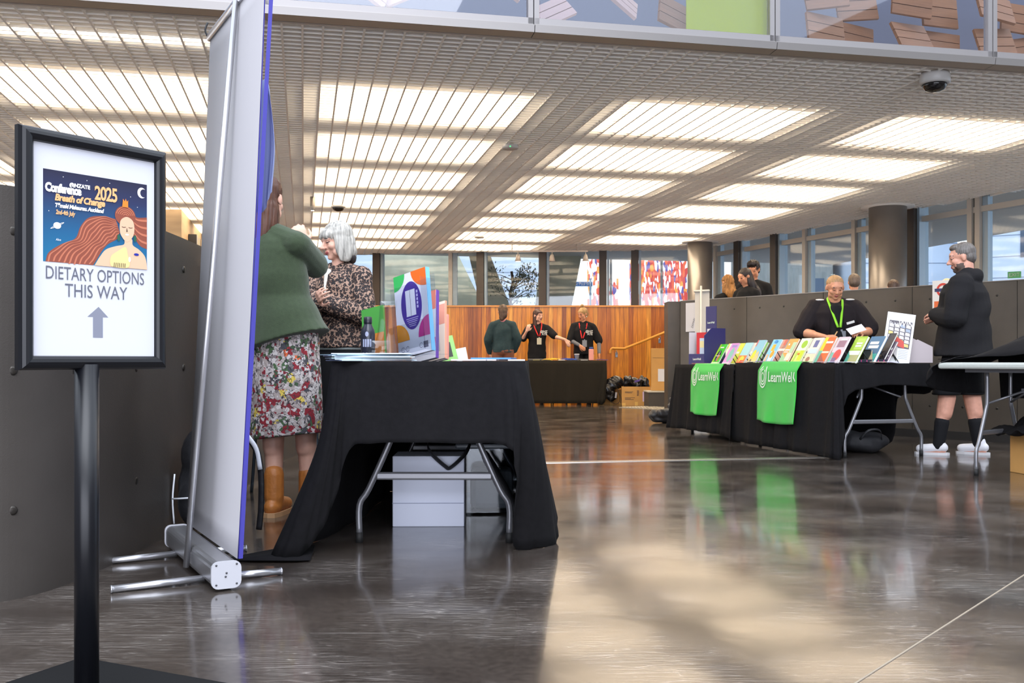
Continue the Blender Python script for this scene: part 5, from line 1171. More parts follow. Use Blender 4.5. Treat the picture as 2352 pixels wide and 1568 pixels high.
P = dict(lean=(-0.01, -0.02), look=(-28, 14, 0), wide=1.06, nose=1.06, bulk=1.12, ra=((-0.20, -0.13, 1.10), (0.02, -0.27, 1.19), (0.6, -0.5, 0.3), (0.3, 0.6, 0.2), 30), la=((0.24, -0.06, 1.10), (-0.06, -0.24, 1.22), (-0.8, -0.3, 0.25), (0.0, 0.6, -0.5), 25), leg=1.1, arm=1.15)
t, M, L, arms, feet = person('person with a silver grey bob in a leopard print jacket, arms folded', (-1.035, 6.0, 0), R(-28), 1.60, skin_l, hair_mat('brow_grey', (84, 70, 64)), 0.0055, P)
silver = hair_mat('hair_silver', (176, 172, 164), 0.5); darkh = hair_mat('hair_under', (60, 54, 54))
hair_obj(t, M, [((0, 0.020, 0.045), (0.092, 0.100, 0.090)), ((0, 0.055, -0.01), (0.085, 0.065, 0.09)), ((0.068, 0.008, -0.035), (0.028, 0.058, 0.105)), ((-0.068, 0.012, -0.035), (0.026, 0.052, 0.10)), ((0.074, -0.025, -0.045), (0.016, 0.028, 0.085)), ((-0.074, -0.015, -0.045), (0.014, 0.028, 0.085)), ((0, 0.07, -0.06), (0.075, 0.045, 0.075)), ((0, -0.060, 0.060), (0.066, 0.036, 0.034)), ((0.03, -0.073, 0.050), (0.034, 0.024, 0.026)), ((-0.03, -0.073, 0.050), (0.034, 0.024, 0.026))], silver, 0.0055, amp=0.0016)
hair_obj(t, M, [((0.045, 0.02, -0.105), (0.026, 0.035, 0.04)), ((-0.045, 0.02, -0.105), (0.025, 0.035, 0.04)), ((0, 0.07, -0.11), (0.06, 0.03, 0.05))], darkh, 0.007, name='hair_underlayer')
top(t, L, arms, 1.15, 0.020, leopard_mat(), 0.008, hem=0.905, name='jacket', sw_=0.168, arm=1.15, flare=0.010, neck_r=0.062, disp=wrinkle(0.003, 22), wr=0.034)
baked(MB().cap(L(-0.012, -0.092, 1.385), L(-0.012, -0.128, 1.26), 0.026, 0.014, flat=1.0), 0.008, 'shirt', mat('shirt_cream', (226, 222, 212), 0.7), t)
m = MB(); frustum(m, [(0, 0, 0.92, 0.165, 0.125), (0, 0, 0.86, 0.185, 0.14), (0, 0, 0.5, 0.2, 0.16), (0, 0, 0.42, 0.2, 0.16)]); baked(m, 0.012, 'skirt', blackcloth, t)
m = MB(); frustum(m, [(0, 0, 0.890, 0.183, 0.143), (0, 0, 0.915, 0.186, 0.146)]); baked(m, 0.008, 'shirt_hem', mat('shirt_pale', (196, 208, 206), 0.7), t)
def shoes(t, feet, mt, sole=None):
    for fx, fy, fa in feet:
        d2 = V((math.sin(R(fa)), -math.cos(R(fa)), 0)); b_ = MB()
        b_.cap(V((fx, fy, 0.060))-d2*0.035, V((fx, fy, 0.046))+d2*0.135, 0.040, 0.035).cap(V((fx, fy, 0.105))-d2*0.01, V((fx, fy, 0.06))-d2*0.01, 0.041, 0.043)
        o = baked(b_, 0.009, 'shoe', mt, t, 2)
        c2 = [(fx+d2.x*a_+d2.y*b2, fy+d2.y*a_-d2.x*b2) for a_, b2 in ((-0.085, 0), (-0.07, 0.032), (0.0, 0.042), (0.10, 0.042), (0.165, 0.025), (0.18, 0), (0.165, -0.025), (0.10, -0.042), (0, -0.042), (-0.07, -0.032))]
        MB().prism(c2, (0, 0, 0.0), (1, 0, 0), (0, 1, 0), 0.020).build('sole', sole or mt, o)
shoes(t, feet, blackcloth)
def pants(t, feet, mt, bk_=1.0, vox=0.012, low=0.10, hipz=0.97):
    m = MB(); m.ell((0, 0, hipz-0.04), (0.165*bk_, 0.125*bk_, 0.10))
    for q, (fx, fy, fa) in enumerate(feet):
        sd_ = -1 if q == 0 else 1; hip = V((sd_*0.085, 0, 0.90)); an = V((fx, fy, 0.09)); kn = (hip+an)/2+V((0, -0.02, 0.04))
        m.limb([hip, kn], [0.094*bk_, 0.072*bk_])
        if low < 0.4: m.limb([kn, kn+(an-kn)*((0.49-low)/0.40)], [0.072*bk_, 0.055])
    return baked(m, vox, 'trousers', mt, t)
# ------------------------------------------------------------ three at the far table
FV = 0.010
P = dict(look=(8, 12, 0), bulk=1.02, ra=((-0.255, 0.03, 1.13), (-0.19, -0.06, 0.95)), la=((0.255, 0.03, 1.13), (0.23, -0.10, 0.92)), leg=1.1, face=False)
t, M, L, arms, feet = person('person in a dark teal sweater and brown trousers, back turned, before the far table', (at(1155, 16.5).x, 16.5, 0), R(176), 1.69, skin_l, eye_m, FV, P)
hb_ = hair_mat('hair_darkbrown', (78, 56, 42)); hair_obj(t, M, CAP+[((0, 0.05, -0.05), (0.072, 0.055, 0.09)), ((0.02, 0.05, -0.10), (0.05, 0.04, 0.07))], hb_, 0.009)
teal = mat('teal_knit', (34, 56, 62), 0.9, var=0.12, vscale=30, bump=0.3, bscale=60); top(t, L, arms, 1.04, 0.022, teal, FV, hem=0.905, name='sweater', sw_=0.165, arm=1.1, disp=wrinkle(0.003, 20))
baked(MB().lathe([(0.062, 1.405), (0.066, 1.45), (0.055, 1.46)], (0, 0.012, 0), 18), 0.010, 'collar', mat('collar_floral', (190, 120, 130), 0.8, var=0.5, vscale=90), t)
pants(t, feet, mat('brown_trousers', (120, 72, 52), 0.8), 1.15); shoes(t, feet, blackcloth)
P = dict(lean=(0.02, 0.0), look=(42, 4, 0), ra=((-0.27, -0.02, 1.14), (-0.19, -0.19, 1.30), (0.35, -0.1, 0.9), (0, 1, 0), 30), la=((0.34, -0.12, 1.20), (0.52, -0.26, 1.14), (0.5, -0.2, -0.85), (0, 0.5, -0.4), 20))
t, M, L, arms, feet = person('person with long dark hair stretching one arm out behind the far table', (at(1233, 18.4).x, 18.4, 0), R(0), 1.71, skin_l, eye_m, FV, P)
hd2 = hair_mat('hair_chestnut', (74, 46, 38)); hair_obj(t, M, CAP+[((0, -0.05, 0.062), (0.06, 0.04, 0.035)), ((-0.055, 0.02, -0.08), (0.035, 0.05, 0.13)), ((0.03, 0.05, -0.08), (0.055, 0.045, 0.13)), ((-0.06, -0.0, -0.17), (0.03, 0.04, 0.09))], hd2, 0.009)
tee = mat('tee_black', (24, 24, 28), 0.85, spec=0.25); top(t, L, arms, 1.0, 0.020, tee, FV, hem=0.80, sleeve=0.42, name='t_shirt', disp=wrinkle(0.002, 22))
pants(t, feet, blackcloth); shoes(t, feet, blackcloth)
red_l = mat('lanyard_red', (214, 26, 28), 0.6); badge_m = mat('badge_card', (200, 194, 172), 0.5)
def lanyard(t, L, x0, z0, mt, bm, y=-0.150, w_=0.010, badge=True, wd=0.085, hgt=0.12, bulk=0.0, strands=1):
    for s_ in (-1, 1):
        pts = [V((s_*0.055, 0.03, 1.47)), V((s_*0.072, -0.03, 1.44)), V((s_*0.060+x0*0.2, -0.098-bulk, 1.36)), V((s_*0.012+x0, y-bulk*1.2, z0+0.02))]
        MB().tube([p+V((L(0, 0, 1.4)-V((0, 0, 1.4)))) for p in cr(pts, 5)], w_, 6, flat=(1.0, 0.25)).build('lanyard', mt, t)
    if badge: MB().bbox((x0+0.02, y-0.006-bulk*1.2, z0-hgt/2-0.015), (wd, 0.006, hgt), 0.002).box((x0+0.02, y-0.01-bulk*1.2, z0-0.01), (0.02, 0.004, 0.02), mi=0).build('badge', bm, t)
lanyard(t, L, 0.02, 1.19, red_l, badge_m, y=-0.140)
m = MB(); put_text(m, '@NZ\n  ATE', 0.055, L(0.045, -0.137, 1.275), (1, 0.10, 0), (0, 0.0, 1), align='LEFT', bold=0.002); m.build('shirt_print', mat('print_pale', (206, 206, 204), 0.6), t)
P = dict(lean=(-0.02, -0.02), look=(-48, 18, 0), bulk=1.05, ra=((-0.25, -0.06, 1.12), (-0.09, -0.20, 1.02), (0.4, -0.4, -0.4), (0.5, 0.5, 0), 35), la=((0.27, -0.02, 1.12), (0.27, -0.12, 0.87), (0, -0.1, -0.9)))
t, M, L, arms, feet = person('person with a blond top bun and grey under-sleeves, laughing behind the far table', (at(1341, 18.4).x, 18.4, 0), R(0), 1.74, skin_w, eye_m, FV, P)
hbl = hair_mat('hair_blond', (176, 140, 92)); hair_obj(t, M, CAP+[((0, -0.045, 0.062), (0.06, 0.04, 0.032)), ((0, 0.03, 0.155), (0.034, 0.034, 0.032))], hbl, 0.009)
top(t, L, arms, 1.06, 0.026, tee, FV, hem=0.86, sleeve=0.5, name='t_shirt', disp=wrinkle(0.003, 20))
for sh, el, w_ in arms: baked(MB().limb([sh+(el-sh)*0.8, el, el+(w_-el)*0.92], [0.042, 0.042, 0.034]), 0.01, 'under_sleeve', mat('sleeve_grey', (110, 112, 120), 0.8), t)
lanyard(t, L, -0.02, 1.13, red_l, mat('badge_clear', (120, 124, 132), 0.3), y=-0.165)
m = MB(); put_text(m, '@NZ\n  ATE', 0.055, L(0.03, -0.152, 1.255), (1, 0.10, 0), (0, 0, 1), align='LEFT', bold=0.002); m.build('shirt_print', mat('print_pale', (206, 206, 204), 0.6), t)
pants(t, feet, blackcloth, 1.05); shoes(t, feet, blackcloth)
baked(MB().ell(M @ V((0.080, -0.0, -0.045)), (0.008, 0.008, 0.016)), 0.004, 'earring', mat('pearl', (236, 232, 224), 0.3), t, 1)
# ------------------------------------------------------------ stall holder with green lanyard
P = dict(lean=(-0.01, -0.07), head=(0.0, -0.050, 1.555), look=(10, 24, 0), wide=1.16, bulk=1.42, neck=0.066, shoulder=0.20, arm=1.4, handk=0.98, ra=((-0.35, -0.10, 1.10), (-0.13, -0.33, 1.045), (0.9, -0.25, 0.05), (0, 0.3, -1), 25), la=((0.34, -0.12, 1.11), (0.21, -0.36, 1.07), (-0.5, -0.7, 0.1), (0, 0.3, -1), 35), leg=1.2, chin=1.1)
t, M, L, arms, feet = person('person in black with a lime green lanyard, looking down behind the book table', (at(1921, 10.0).x, 10.05, 0), R(-12), 1.64, skin_w, eye_m, 0.007, P)
hair_obj(t, M, [((0, 0.024, 0.048), (0.081*1.1, 0.094, 0.083)), ((0, 0.05, 0.0), (0.080, 0.062, 0.07))], hair_mat('hair_cropped', (170, 130, 88), 0.2), 0.006, amp=0.0008)
dkt = mat('cardigan_black', (36, 30, 32), 0.85, spec=0.25)
top(t, L, arms, 1.45, 0.022, dkt, 0.009, hem=0.80, sleeve=0.47, name='cardigan', sw_=0.205, arm=1.4, neck_r=0.10, disp=wrinkle(0.004, 20), neckz=1.405)
baked(MB().cap(L(0.0, -0.12, 1.33), L(0.01, -0.19, 1.00), 0.07, 0.085), 0.01, 'top', tee, t)
lime = mat('lanyard_lime', (132, 206, 32), 0.6); lanyard(t, L, 0.02, 1.12, lime, mat('badge_clear', (120, 124, 132), 0.3), y=-0.215, w_=0.0125, bulk=0.03)
nb = MB(); nb.box(L(0.13, -0.245, 1.19), (0.085, 0.006, 0.024), (0, R(-16), R(18))); nb.build('name_badge', mat('badge_white', (226, 224, 218), 0.4), t)
for s_, q in ((-1, 0), (1, 1)): baked(MB().ell(L(s_*0.15, 0.0, 1.435), (0.055, 0.04, 0.012)), 0.007, 'shoulder_patch', mat('lace_white', (226, 222, 216), 0.8, var=0.3, vscale=200), t, 1)
MB().tube(L_ := [L(-0.05, -0.27, 1.02), L(0.0, -0.25, 1.10)], 0.007, 8).build('wooden_charm', mat('charm_wood', (204, 162, 110), 0.5), t)
pants(t, feet, blackcloth, 1.35); shoes(t, feet, blackcloth)
pp = MB().box((0, 0, 0), (0.16, 0.11, 0.001), (R(35), R(-18), R(0))).build('paper_sheet', paper, label='small white sheet held by the person with the lime green lanyard', cat='paper')
pp.location = (at(1972, 9.62).x-0.03, 9.60, 1.075)
# ------------------------------------------------------------ man in black hoodie and shorts
P = dict(look=(14, 12, 0), nose=1.04, bulk=1.42, neck=0.064, shoulder=0.20, arm=1.4, la=((0.28, -0.02, 1.10), (0.10, -0.18, 1.13), (-0.5, -0.7, 0.1), (-0.2, 0.5, -1), 45), ra=((-0.27, -0.03, 1.11), (-0.06, -0.19, 1.11), (0.5, -0.7, 0.1), (0.2, 0.5, -1), 45), feet=((-0.08, 0.10, -6), (0.12, -0.17, 6)), leg=1.22)
t, M, L, arms, feet = person('person with short grey hair and a beard in a black hoodie, shorts and white shoes', (at(2208, 8.1).x+0.03, 8.12, 0), R(-124), 1.73, skin_p, eye_m, 0.007, P)
hg = hair_mat('hair_grey_short', (96, 90, 86), 0.35)
hair_obj(t, M, [((0, 0.024, 0.046), (0.081, 0.094, 0.084)), ((0, 0.052, 0.0), (0.076, 0.058, 0.065)), ((0, -0.03, 0.095), (0.055, 0.045, 0.03))], hg, 0.006, amp=0.0012)
bm_ = t.children[0].data; bm_.materials.append(mat('beard_dark', (78, 62, 54), 0.7)); Mi_ = M.inverted()
for p_ in bm_.polygons:
    h = Mi_ @ p_.center
    if -0.125 < h.z < -0.040 and h.y < 0.0 and (h.z < -0.067 or abs(h.x) > 0.028 or h.y > -0.07 or h.z > -0.046) and not (h.z > -0.06 and h.y < -0.055 and abs(h.x) > 0.030): p_.material_index = 4
hood = mat('hoodie_black', (30, 29, 31), 0.9, spec=0.2, bump=0.15, bscale=90)
def hoodx(m):
    m.cap(L(-0.075, 0.0, 1.425), L(0.075, 0.0, 1.425), 0.055, 0.055).ell(L(0, 0.085, 1.42), (0.115, 0.062, 0.072)).ell(L(0, 0.10, 1.35), (0.10, 0.05, 0.07)).cap(L(-0.05, 0.03, 1.46), L(0.05, 0.03, 1.46), 0.05, 0.05)
top(t, L, arms, 1.48, 0.034, hood, 0.009, hem=0.80, name='hoodie', sw_=0.20, arm=1.4, neck_r=0.085, disp=wrinkle(0.005, 17), extra=hoodx, wr=0.034, flare=0.02)
sh_ = MB(); sh_.ell((0, 0, 0.90), (0.20, 0.155, 0.12))
for q, (fx, fy, fa) in enumerate(feet):
    sd_ = -1 if q == 0 else 1; hip = V((sd_*0.085, 0, 0.88)); an = V((fx, fy, 0.09)); kn = (hip+an)/2+V((0, -0.02, 0.04))
    frustum(sh_, [(hip.x+(kn.x-hip.x)*k_, hip.y+(kn.y-hip.y)*k_, hip.z+(kn.z-hip.z)*k_, 0.118-0.012*k_, 0.125-0.015*k_) for k_ in (0, 0.5, 1.12)])
baked(sh_, 0.010, 'shorts', blackcloth, t)
for q, (fx, fy, fa) in enumerate(feet):
    sd_ = -1 if q == 0 else 1; hip = V((sd_*0.085, 0, 0.90)); an = V((fx, fy, 0.09)); kn = (hip+an)/2+V((0, -0.02, 0.04)); up_ = an+(kn-an)*0.40
    baked(MB().cap(an+V((0, 0, -0.02)), up_, 0.046, 0.058), 0.008, 'sock', blackcloth, t)
shoes(t, feet, shoe_w, mat('sole_white', (214, 212, 214), 0.6))
# ------------------------------------------------------------ people on the landing behind the right balustrade
def bg_person(px, topy, d, rz, H, label, hairm, prims, look, topm, skin=skin_w, bulk=1.0, ra=None, la=None, hem=0.86, base=LH):
    p = at(px, d); ztop = EYE+(826-topy)/F*d; H2 = (ztop-base)
    P = dict(look=look, bulk=bulk, **({'ra': ra} if ra else {}), **({'la': la} if la else {}))
    t, M, L, arms, feet = person(label, (p.x, p.y, base), rz, H2/1.0, skin, eye_m, 0.012, P)
    hair_obj(t, M, prims, hairm, 0.009, amp=0.007 if 'curly' in label else 0.002); top(t, L, arms, bulk, 0.024, topm, 0.012, hem=hem, name='coat', disp=wrinkle(0.003, 18)); pants(t, feet, blackcloth, bulk, 0.014); shoes(t, feet, blackcloth); return t
blond_c = hair_mat('hair_ginger', (172, 120, 62), 0.5)
LONG = CAP+[((0, 0.055, -0.08), (0.085, 0.055, 0.14)), ((0.06, 0.02, -0.10), (0.035, 0.05, 0.12)), ((-0.06, 0.02, -0.10), (0.035, 0.05, 0.12)), ((0, 0.08, -0.16), (0.09, 0.04, 0.10))]
dkhair = hair_mat('hair_black_brown', (48, 38, 36))
bg_person(1672, 633, 13.7, R(200), 1.6, 'person with curly ginger hair turned away, leftmost of the group behind the steel wall', blond_c, LONG, (0, 10, 0), blackcloth)
bg_person(1713, 617, 12.9, R(-60), 1.6, 'person with long straight dark hair leaning in, middle of the group behind the steel wall', dkhair, LONG+[((0.02, 0.09, -0.24), (0.09, 0.05, 0.10))], (-10, 20, 0), blackcloth)
bg_person(1731, 600, 14.1, R(-20), 1.75, 'person with short dark curly hair, tallest of the group behind the steel wall', dkhair, CAP+[((0, -0.03, 0.10), (0.065, 0.06, 0.045))], (-10, 26, 0), blackcloth)
bg_person(1962, 630, 11.6, R(170), 1.5, 'person with grey brown hair, only the back of the head showing over the steel wall', hair_mat('hair_greybrown', (104, 88, 74), 0.5), CAP, (0, 5, 0), blackcloth)
bg_person(2052, 643, 11.2, R(180), 1.5, 'person whose dark brown hair just tops the steel wall in front of the big column', hair_mat('hair_darkbrown', (78, 56, 42)), LONG, (0, 0, 0), blackcloth)
bg_person(2175, 641, 10.6, R(180), 1.5, 'person whose pale blond hair just tops the steel wall beside the hooded man', hair_mat('hair_pale', (206, 184, 140), 0.4), LONG, (0, 0, 0), blackcloth)
# ================================================================== DISPLAY TABLE ITEMS
DM = Matrix.Translation(C0) @ Matrix.Rotation(DRZ, 4, 'Z')
def s_of(px, x):
    k = (px-1176)/F; return (C0.x+AX.y*x-k*(C0.y-AX.x*x))/(-AX.x+AX.y*k)
def x_of(px, s):
    k = (px-1176)/F; return (k*(C0.y+AX.y*s)-AX.x*s-C0.x)/(AX.y+AX.x*k)
def place(px, x, smin):
    s = s_of(px, x)
    return (x, s) if s >= smin else (x_of(px, smin), smin)
def dz(s): return DH if s < 1.67 else DH2+0.006
def dpos(x, s): p = DM @ V((x, s, 0)); p.z = dz(s)+0.001; return p
stand_m = mat('book_stand', (20, 24, 22), 0.5)
def book(px, x, w_, h_, th, art, label, tilt=30, lift=0.0, grp=None):
    """book propped facing the front of the table; px is the bearing of its left lower corner"""
    x, s = place(px, x, w_+0.03); c = dpos(x, s-w_/2); t = thing('book', label, 'book', (c.x, c.y, c.z+lift), DRZ-R(90), grp)
    T_ = Matrix.Rotation(R(-tilt), 3, 'X')    # local: x to the viewer's right, -y faces the viewer
    MB().box(T_ @ V((0, th/2, h_/2)), (w_-0.004, th, h_-0.004), T_).build('pages', mat('page_edge', (224, 220, 210), 0.7), t)
    cv = MB(); cv.box(T_ @ V((0, -0.001, h_/2)), (w_, 0.002, h_), T_).box(T_ @ V((0, th+0.001, h_/2)), (w_, 0.002, h_), T_)
    ms = [colr(art[0], 0.35)]
    for q, (kind, a, b, c_, d_, rgb) in enumerate(art[1:]):
        ms.append(colr(rgb, 0.35)); yy = -0.0026-0.0004*q
        if kind == 'r': pts = [(a, b), (c_, b), (c_, d_), (a, d_)]
        elif kind == 't': pts = [(a, b), (c_, b), (a, d_)]
        else: pts = circ(a, b, c_, d_, 14)
        cv.add([T_ @ V(((u-0.5)*w_, yy, v*h_)) for u, v in pts], [tuple(range(len(pts)))], q+1)
    cv.build('cover', ms, t)
    m = MB(); yb = math.sin(R(tilt))*h_*0.7
    m.box(T_ @ V((0, -0.004, -0.001))+V((0, 0.01, 0.003)), (w_*0.5, 0.05, 0.004)); m.tube([T_ @ V((w_*0.3, th+0.004, h_*0.55)), V((w_*0.3, th+0.02+yb+0.03, 0.004))], 0.004, 6).tube([T_ @ V((-w_*0.3, th+0.004, h_*0.55)), V((-w_*0.3, th+0.02+yb+0.03, 0.004))], 0.004, 6)
    m.build('easel_stand', stand_m, t); return t
Wt = (236, 234, 228)
fb = [
 (1632, 0.13, (70, 190, 50), [('r', 0, 0, 1, .12, (196, 224, 170)), ('r', 0, .12, .22, 1, (160, 214, 40)), ('c', .5, .42, .30, .27, (52, 44, 60)), ('r', .48, .18, .52, .66, (230, 230, 225)), ('r', .22, .40, .78, .43, (230, 230, 225)), ('r', .62, .16, .74, .46, (236, 140, 50)), ('r', .25, .80, .75, .86, Wt)], 'bright green book with a dark domed window on its cover, leftmost on the display table'),
 (1657, 0.13, (206, 140, 206), [('c', .6, .45, .30, .34, (128, 186, 176)), ('r', .2, .80, .9, .92, (150, 130, 200)), ('r', 0, 0, 1, .10, (226, 190, 220))], 'pink purple book with a green round picture, second on the display table'),
 (1688, 0.13, (150, 204, 214), [('r', 0, 0, 1, .42, (240, 120, 60)), ('c', .5, .25, .30, .14, (250, 196, 60)), ('r', .4, .05, .8, .2, (222, 60, 46))], 'pale blue book with an orange red lower half on the display table'),
 (1716, 0.13, (126, 186, 210), [('r', 0, 0, 1, .3, (210, 198, 120)), ('c', .32, .36, .22, .2, (238, 206, 40)), ('c', .75, .3, .15, .2, (230, 190, 130)), ('r', 0, .72, .12, 1, (226, 110, 110)), ('c', .3, .08, .12, .07, (120, 100, 80))], 'light blue book with a round yellow figure and a red corner tab'),
 (1750, 0.13, (120, 196, 226), [('r', .3, .5, .65, .78, (250, 176, 40)), ('r', .5, 0, .9, .5, (246, 236, 226)), ('c', .7, .36, .2, .16, (246, 160, 40)), ('r', .1, 0, .35, .35, (236, 176, 140)), ('c', .45, .9, .2, .08, (40, 140, 210))], 'sky blue and white book with orange patches on the display table'),
 (1787, 0.13, (240, 160, 76), [('t', 0, 0, 1, .4, (150, 196, 150)), ('r', .5, .1, 1, .4, (226, 216, 200)), ('r', .6, .4, 1, .85, (176, 206, 170)), ('c', .25, .76, .08, .04, Wt), ('r', .1, .5, .6, .56, Wt), ('r', .1, .42, .55, .46, Wt)], 'orange book with a pale green side and white lines on the display table'),
 (1814, 0.13, (206, 222, 120), [('r', 0, .5, 1, 1, (226, 230, 210)), ('c', .6, .75, .28, .16, (150, 196, 40)), ('r', .55, .1, .9, .5, (200, 214, 30)), ('r', .15, .05, .3, .45, (170, 206, 80)), ('r', .35, .32, .6, .40, (214, 130, 40))], 'yellow green and white book beside the orange one'),
 (1842, 0.13, (216, 214, 206), [('r', .3, .62, .7, .9, (90, 96, 150)), ('r', 0, 0, 1, .35, (226, 206, 176)), ('c', .4, .14, .2, .1, (150, 100, 80)), ('r', .1, .38, .9, .55, (196, 214, 236))], 'thick white book with a blue figure in the middle of the row'),
 (1868, 0.13, (236, 96, 36), [('r', 0, .45, .32, 1, (250, 200, 30)), ('r', 0, 0, .34, .48, (86, 170, 150)), ('r', .34, .38, 1, .45, (240, 210, 190)), ('t', .3, 0, 1, .38, (150, 70, 60)), ('r', .3, .76, .95, .84, Wt)], 'orange red book with a yellow and teal left edge'),
 (1898, 0.13, (206, 190, 200), [('r', .2, .6, .9, .85, (150, 110, 130)), ('c', .6, .3, .32, .22, (206, 60, 66)), ('r', 0, 0, .25, .4, (100, 176, 160)), ('r', .3, 0, .7, .2, (110, 90, 130)), ('r', .35, .86, .9, .92, Wt)], 'mauve book with a red figure near its foot'),
 (1937, 0.13, (150, 186, 50), [('r', .3, .5, 1, .92, (176, 204, 90)), ('r', 0, .3, 1, .46, (216, 220, 206)), ('t', 0, 0, .6, .45, (70, 150, 130)), ('r', .3, 0, 1, .3, (160, 160, 110)), ('r', .35, .70, .85, .76, Wt), ('r', .35, .6, .85, .66, Wt)], 'olive green book with white title lines, rightmost of the propped row'),
]
for i, (px, x, base, art_, lab) in enumerate(fb):
    book(px, x, 0.158, 0.248 if i > 0 else 0.240, 0.016 if i in (7, 8, 10) else 0.010, [base]+art_, lab)
rb = [(1650, (238, 238, 226), 'white book peeking out behind the bright green one'), (1672, (214, 226, 70), 'yellow green book behind the pink purple one'), (1702, (222, 206, 196), 'cream book behind the pale blue and orange one'), (1722, (110, 180, 60), 'leaf green book with a red corner behind the light blue one'), (1768, (196, 140, 126), 'dusty pink book behind the sky blue one'), (1778, (70, 150, 186), 'blue book with a red spine strip behind the orange one'), (1830, (176, 166, 176), 'grey mauve book behind the yellow green one'), (1855, (170, 160, 168), 'grey book behind the thick white one'), (1885, (120, 176, 166), 'teal and yellow book behind the orange red one')]
for i, (px, c_, lab) in enumerate(rb):
    book(px, 0.37, 0.150, 0.255, 0.012, [c_, ('r', 0, .75, .25, 1, (226, 90, 80) if i in (3, 5) else (230, 220, 80)), ('r', .2, .5, .8, .6, Wt)], lab, lift=0.0)
book(1972, 0.30, 0.19, 0.25, 0.02, [(36, 104, 146), ('r', .15, .55, .85, .66, Wt), ('r', .15, .70, .75, .80, Wt), ('r', 0, 0, 1, .35, (80, 176, 160)), ('t', .55, 0, 1, .5, (214, 190, 150))], 'dark blue book with two bold white title lines, right of the row')
book(1999, 0.44, 0.16, 0.28, 0.01, [(44, 42, 52), ('r', .1, .80, .3, .88, (240, 140, 40)), ('r', .1, .72, .3, .80, (90, 120, 210))], 'black folder with a small orange and blue square behind the poster')
book(2014, 0.28, 0.13, 0.20, 0.01, [(120, 104, 116), ('r', .1, .6, .9, .7, Wt), ('r', .1, .3, .9, .36, (206, 200, 204)), ('c', .6, .5, .12, .05, (226, 200, 50))], 'mauve grey leaflet between the dark blue book and the poster')
# flat stacks along the front edge
fl = [(1600, (214, 120, 90), 'orange and white leaflet flat at the far left front of the display table'), (1628, (226, 206, 200), 'white leaflet flat below the bright green book'), (1668, (204, 210, 190), 'pale leaflet flat below the pink purple book'), (1712, (196, 200, 184), 'pale green leaflet flat below the light blue book'), (1748, (150, 140, 180), 'thick mauve booklet flat, curling at its corner'), (1790, (230, 170, 110), 'orange leaflet flat below the orange book'), (1826, (226, 226, 216), 'white leaflet flat above the larger towel'), (1890, (190, 186, 206), 'lilac leaflet flat below the orange red book'), (1930, (214, 208, 224), 'pale lilac leaflet flat below the mauve book'), (1995, (226, 190, 176), 'pink leaflet flat in front of the dark blue book'), (2022, (216, 210, 236), 'pale violet leaflet flat in front of the poster')]
for i, (px, c_, lab) in enumerate(fl):
    x_, s = place(px, 0.06, 0.13); p = dpos(x_, s-0.08); o = MB().bbox((0, 0, 0.005 if i == 4 else 0.003), (0.105, 0.17, 0.010 if i == 4 else 0.005), 0.001).build('leaflet', colr(c_, 0.4), label=lab, cat='leaflet'); o.location = (p.x, p.y, p.z+0.006); o.rotation_euler = (0, 0, DRZ+R((-1)**i*2))
# sample swatch packs with coloured ends
for i in range(6):
    p = dpos(x_of(1966+i*13, 0.07), 0.06); t = thing('swatch_pack', ['colour swatch pack at the left end of the little row before the dark blue book', 'colour swatch pack second in the little row', 'colour swatch pack third in the little row', 'colour swatch pack under the small black box', 'colour swatch pack left of the poster foot', 'colour swatch pack touching the poster foot'][i], 'swatch pack', (p.x, p.y, p.z+0.003), DRZ-R(90))
    MB().bbox((0, 0, 0.014), (0.046, 0.04, 0.026), 0.002).build('pack', mat('swatch_dark', (36, 38, 50), 0.4), t)
    m = MB(); cs_ = [(214, 206, 60), (120, 190, 60), (50, 150, 200), (220, 90, 140)]
    for q in range(4): m.box((-0.016+0.0105*q, -0.0212, 0.015), (0.010, 0.002, 0.018), mi=q)
    m.build('colour_tabs', [colr(c_) for c_ in cs_], t)
p = dpos(x_of(1984, 0.16), 0.16); t = thing('display_box', 'small open black box standing before the dark blue book', 'box', (p.x, p.y, p.z), DRZ-R(90))
MB().box((0, 0.03, 0.055), (0.10, 0.004, 0.11)).box((-0.05, 0, 0.05), (0.004, 0.06, 0.10)).box((0.05, 0, 0.05), (0.004, 0.06, 0.10)).box((0, -0.03, 0.035), (0.10, 0.004, 0.07)).build('box_body', stand_m, t)
p = dpos(x_of(2014, 0.15), 0.15); t = thing('marker_cup', 'cup of black and gold markers beside the poster', 'pen cup', (p.x, p.y, p.z), 0)
MB().lathe([(0.030, 0), (0.034, 0.05), (0.031, 0.05), (0.028, 0.004)], (0, 0, 0), 16).build('cup', mat('cup_dark', (50, 50, 62), 0.4), t)
for q in range(6): a = q*1.05; MB().tube([(0.012*math.cos(a), 0.012*math.sin(a), 0.006), (0.024*math.cos(a), 0.024*math.sin(a), 0.09)], 0.005, 8).tube([(0.024*math.cos(a), 0.024*math.sin(a), 0.09), (0.029*math.cos(a), 0.029*math.sin(a), 0.125)], 0.0055, 8, mi=1).build('marker', [mat('marker_gold', (206, 170, 110), 0.4), mat('marker_black', (24, 24, 26), 0.4)], t)
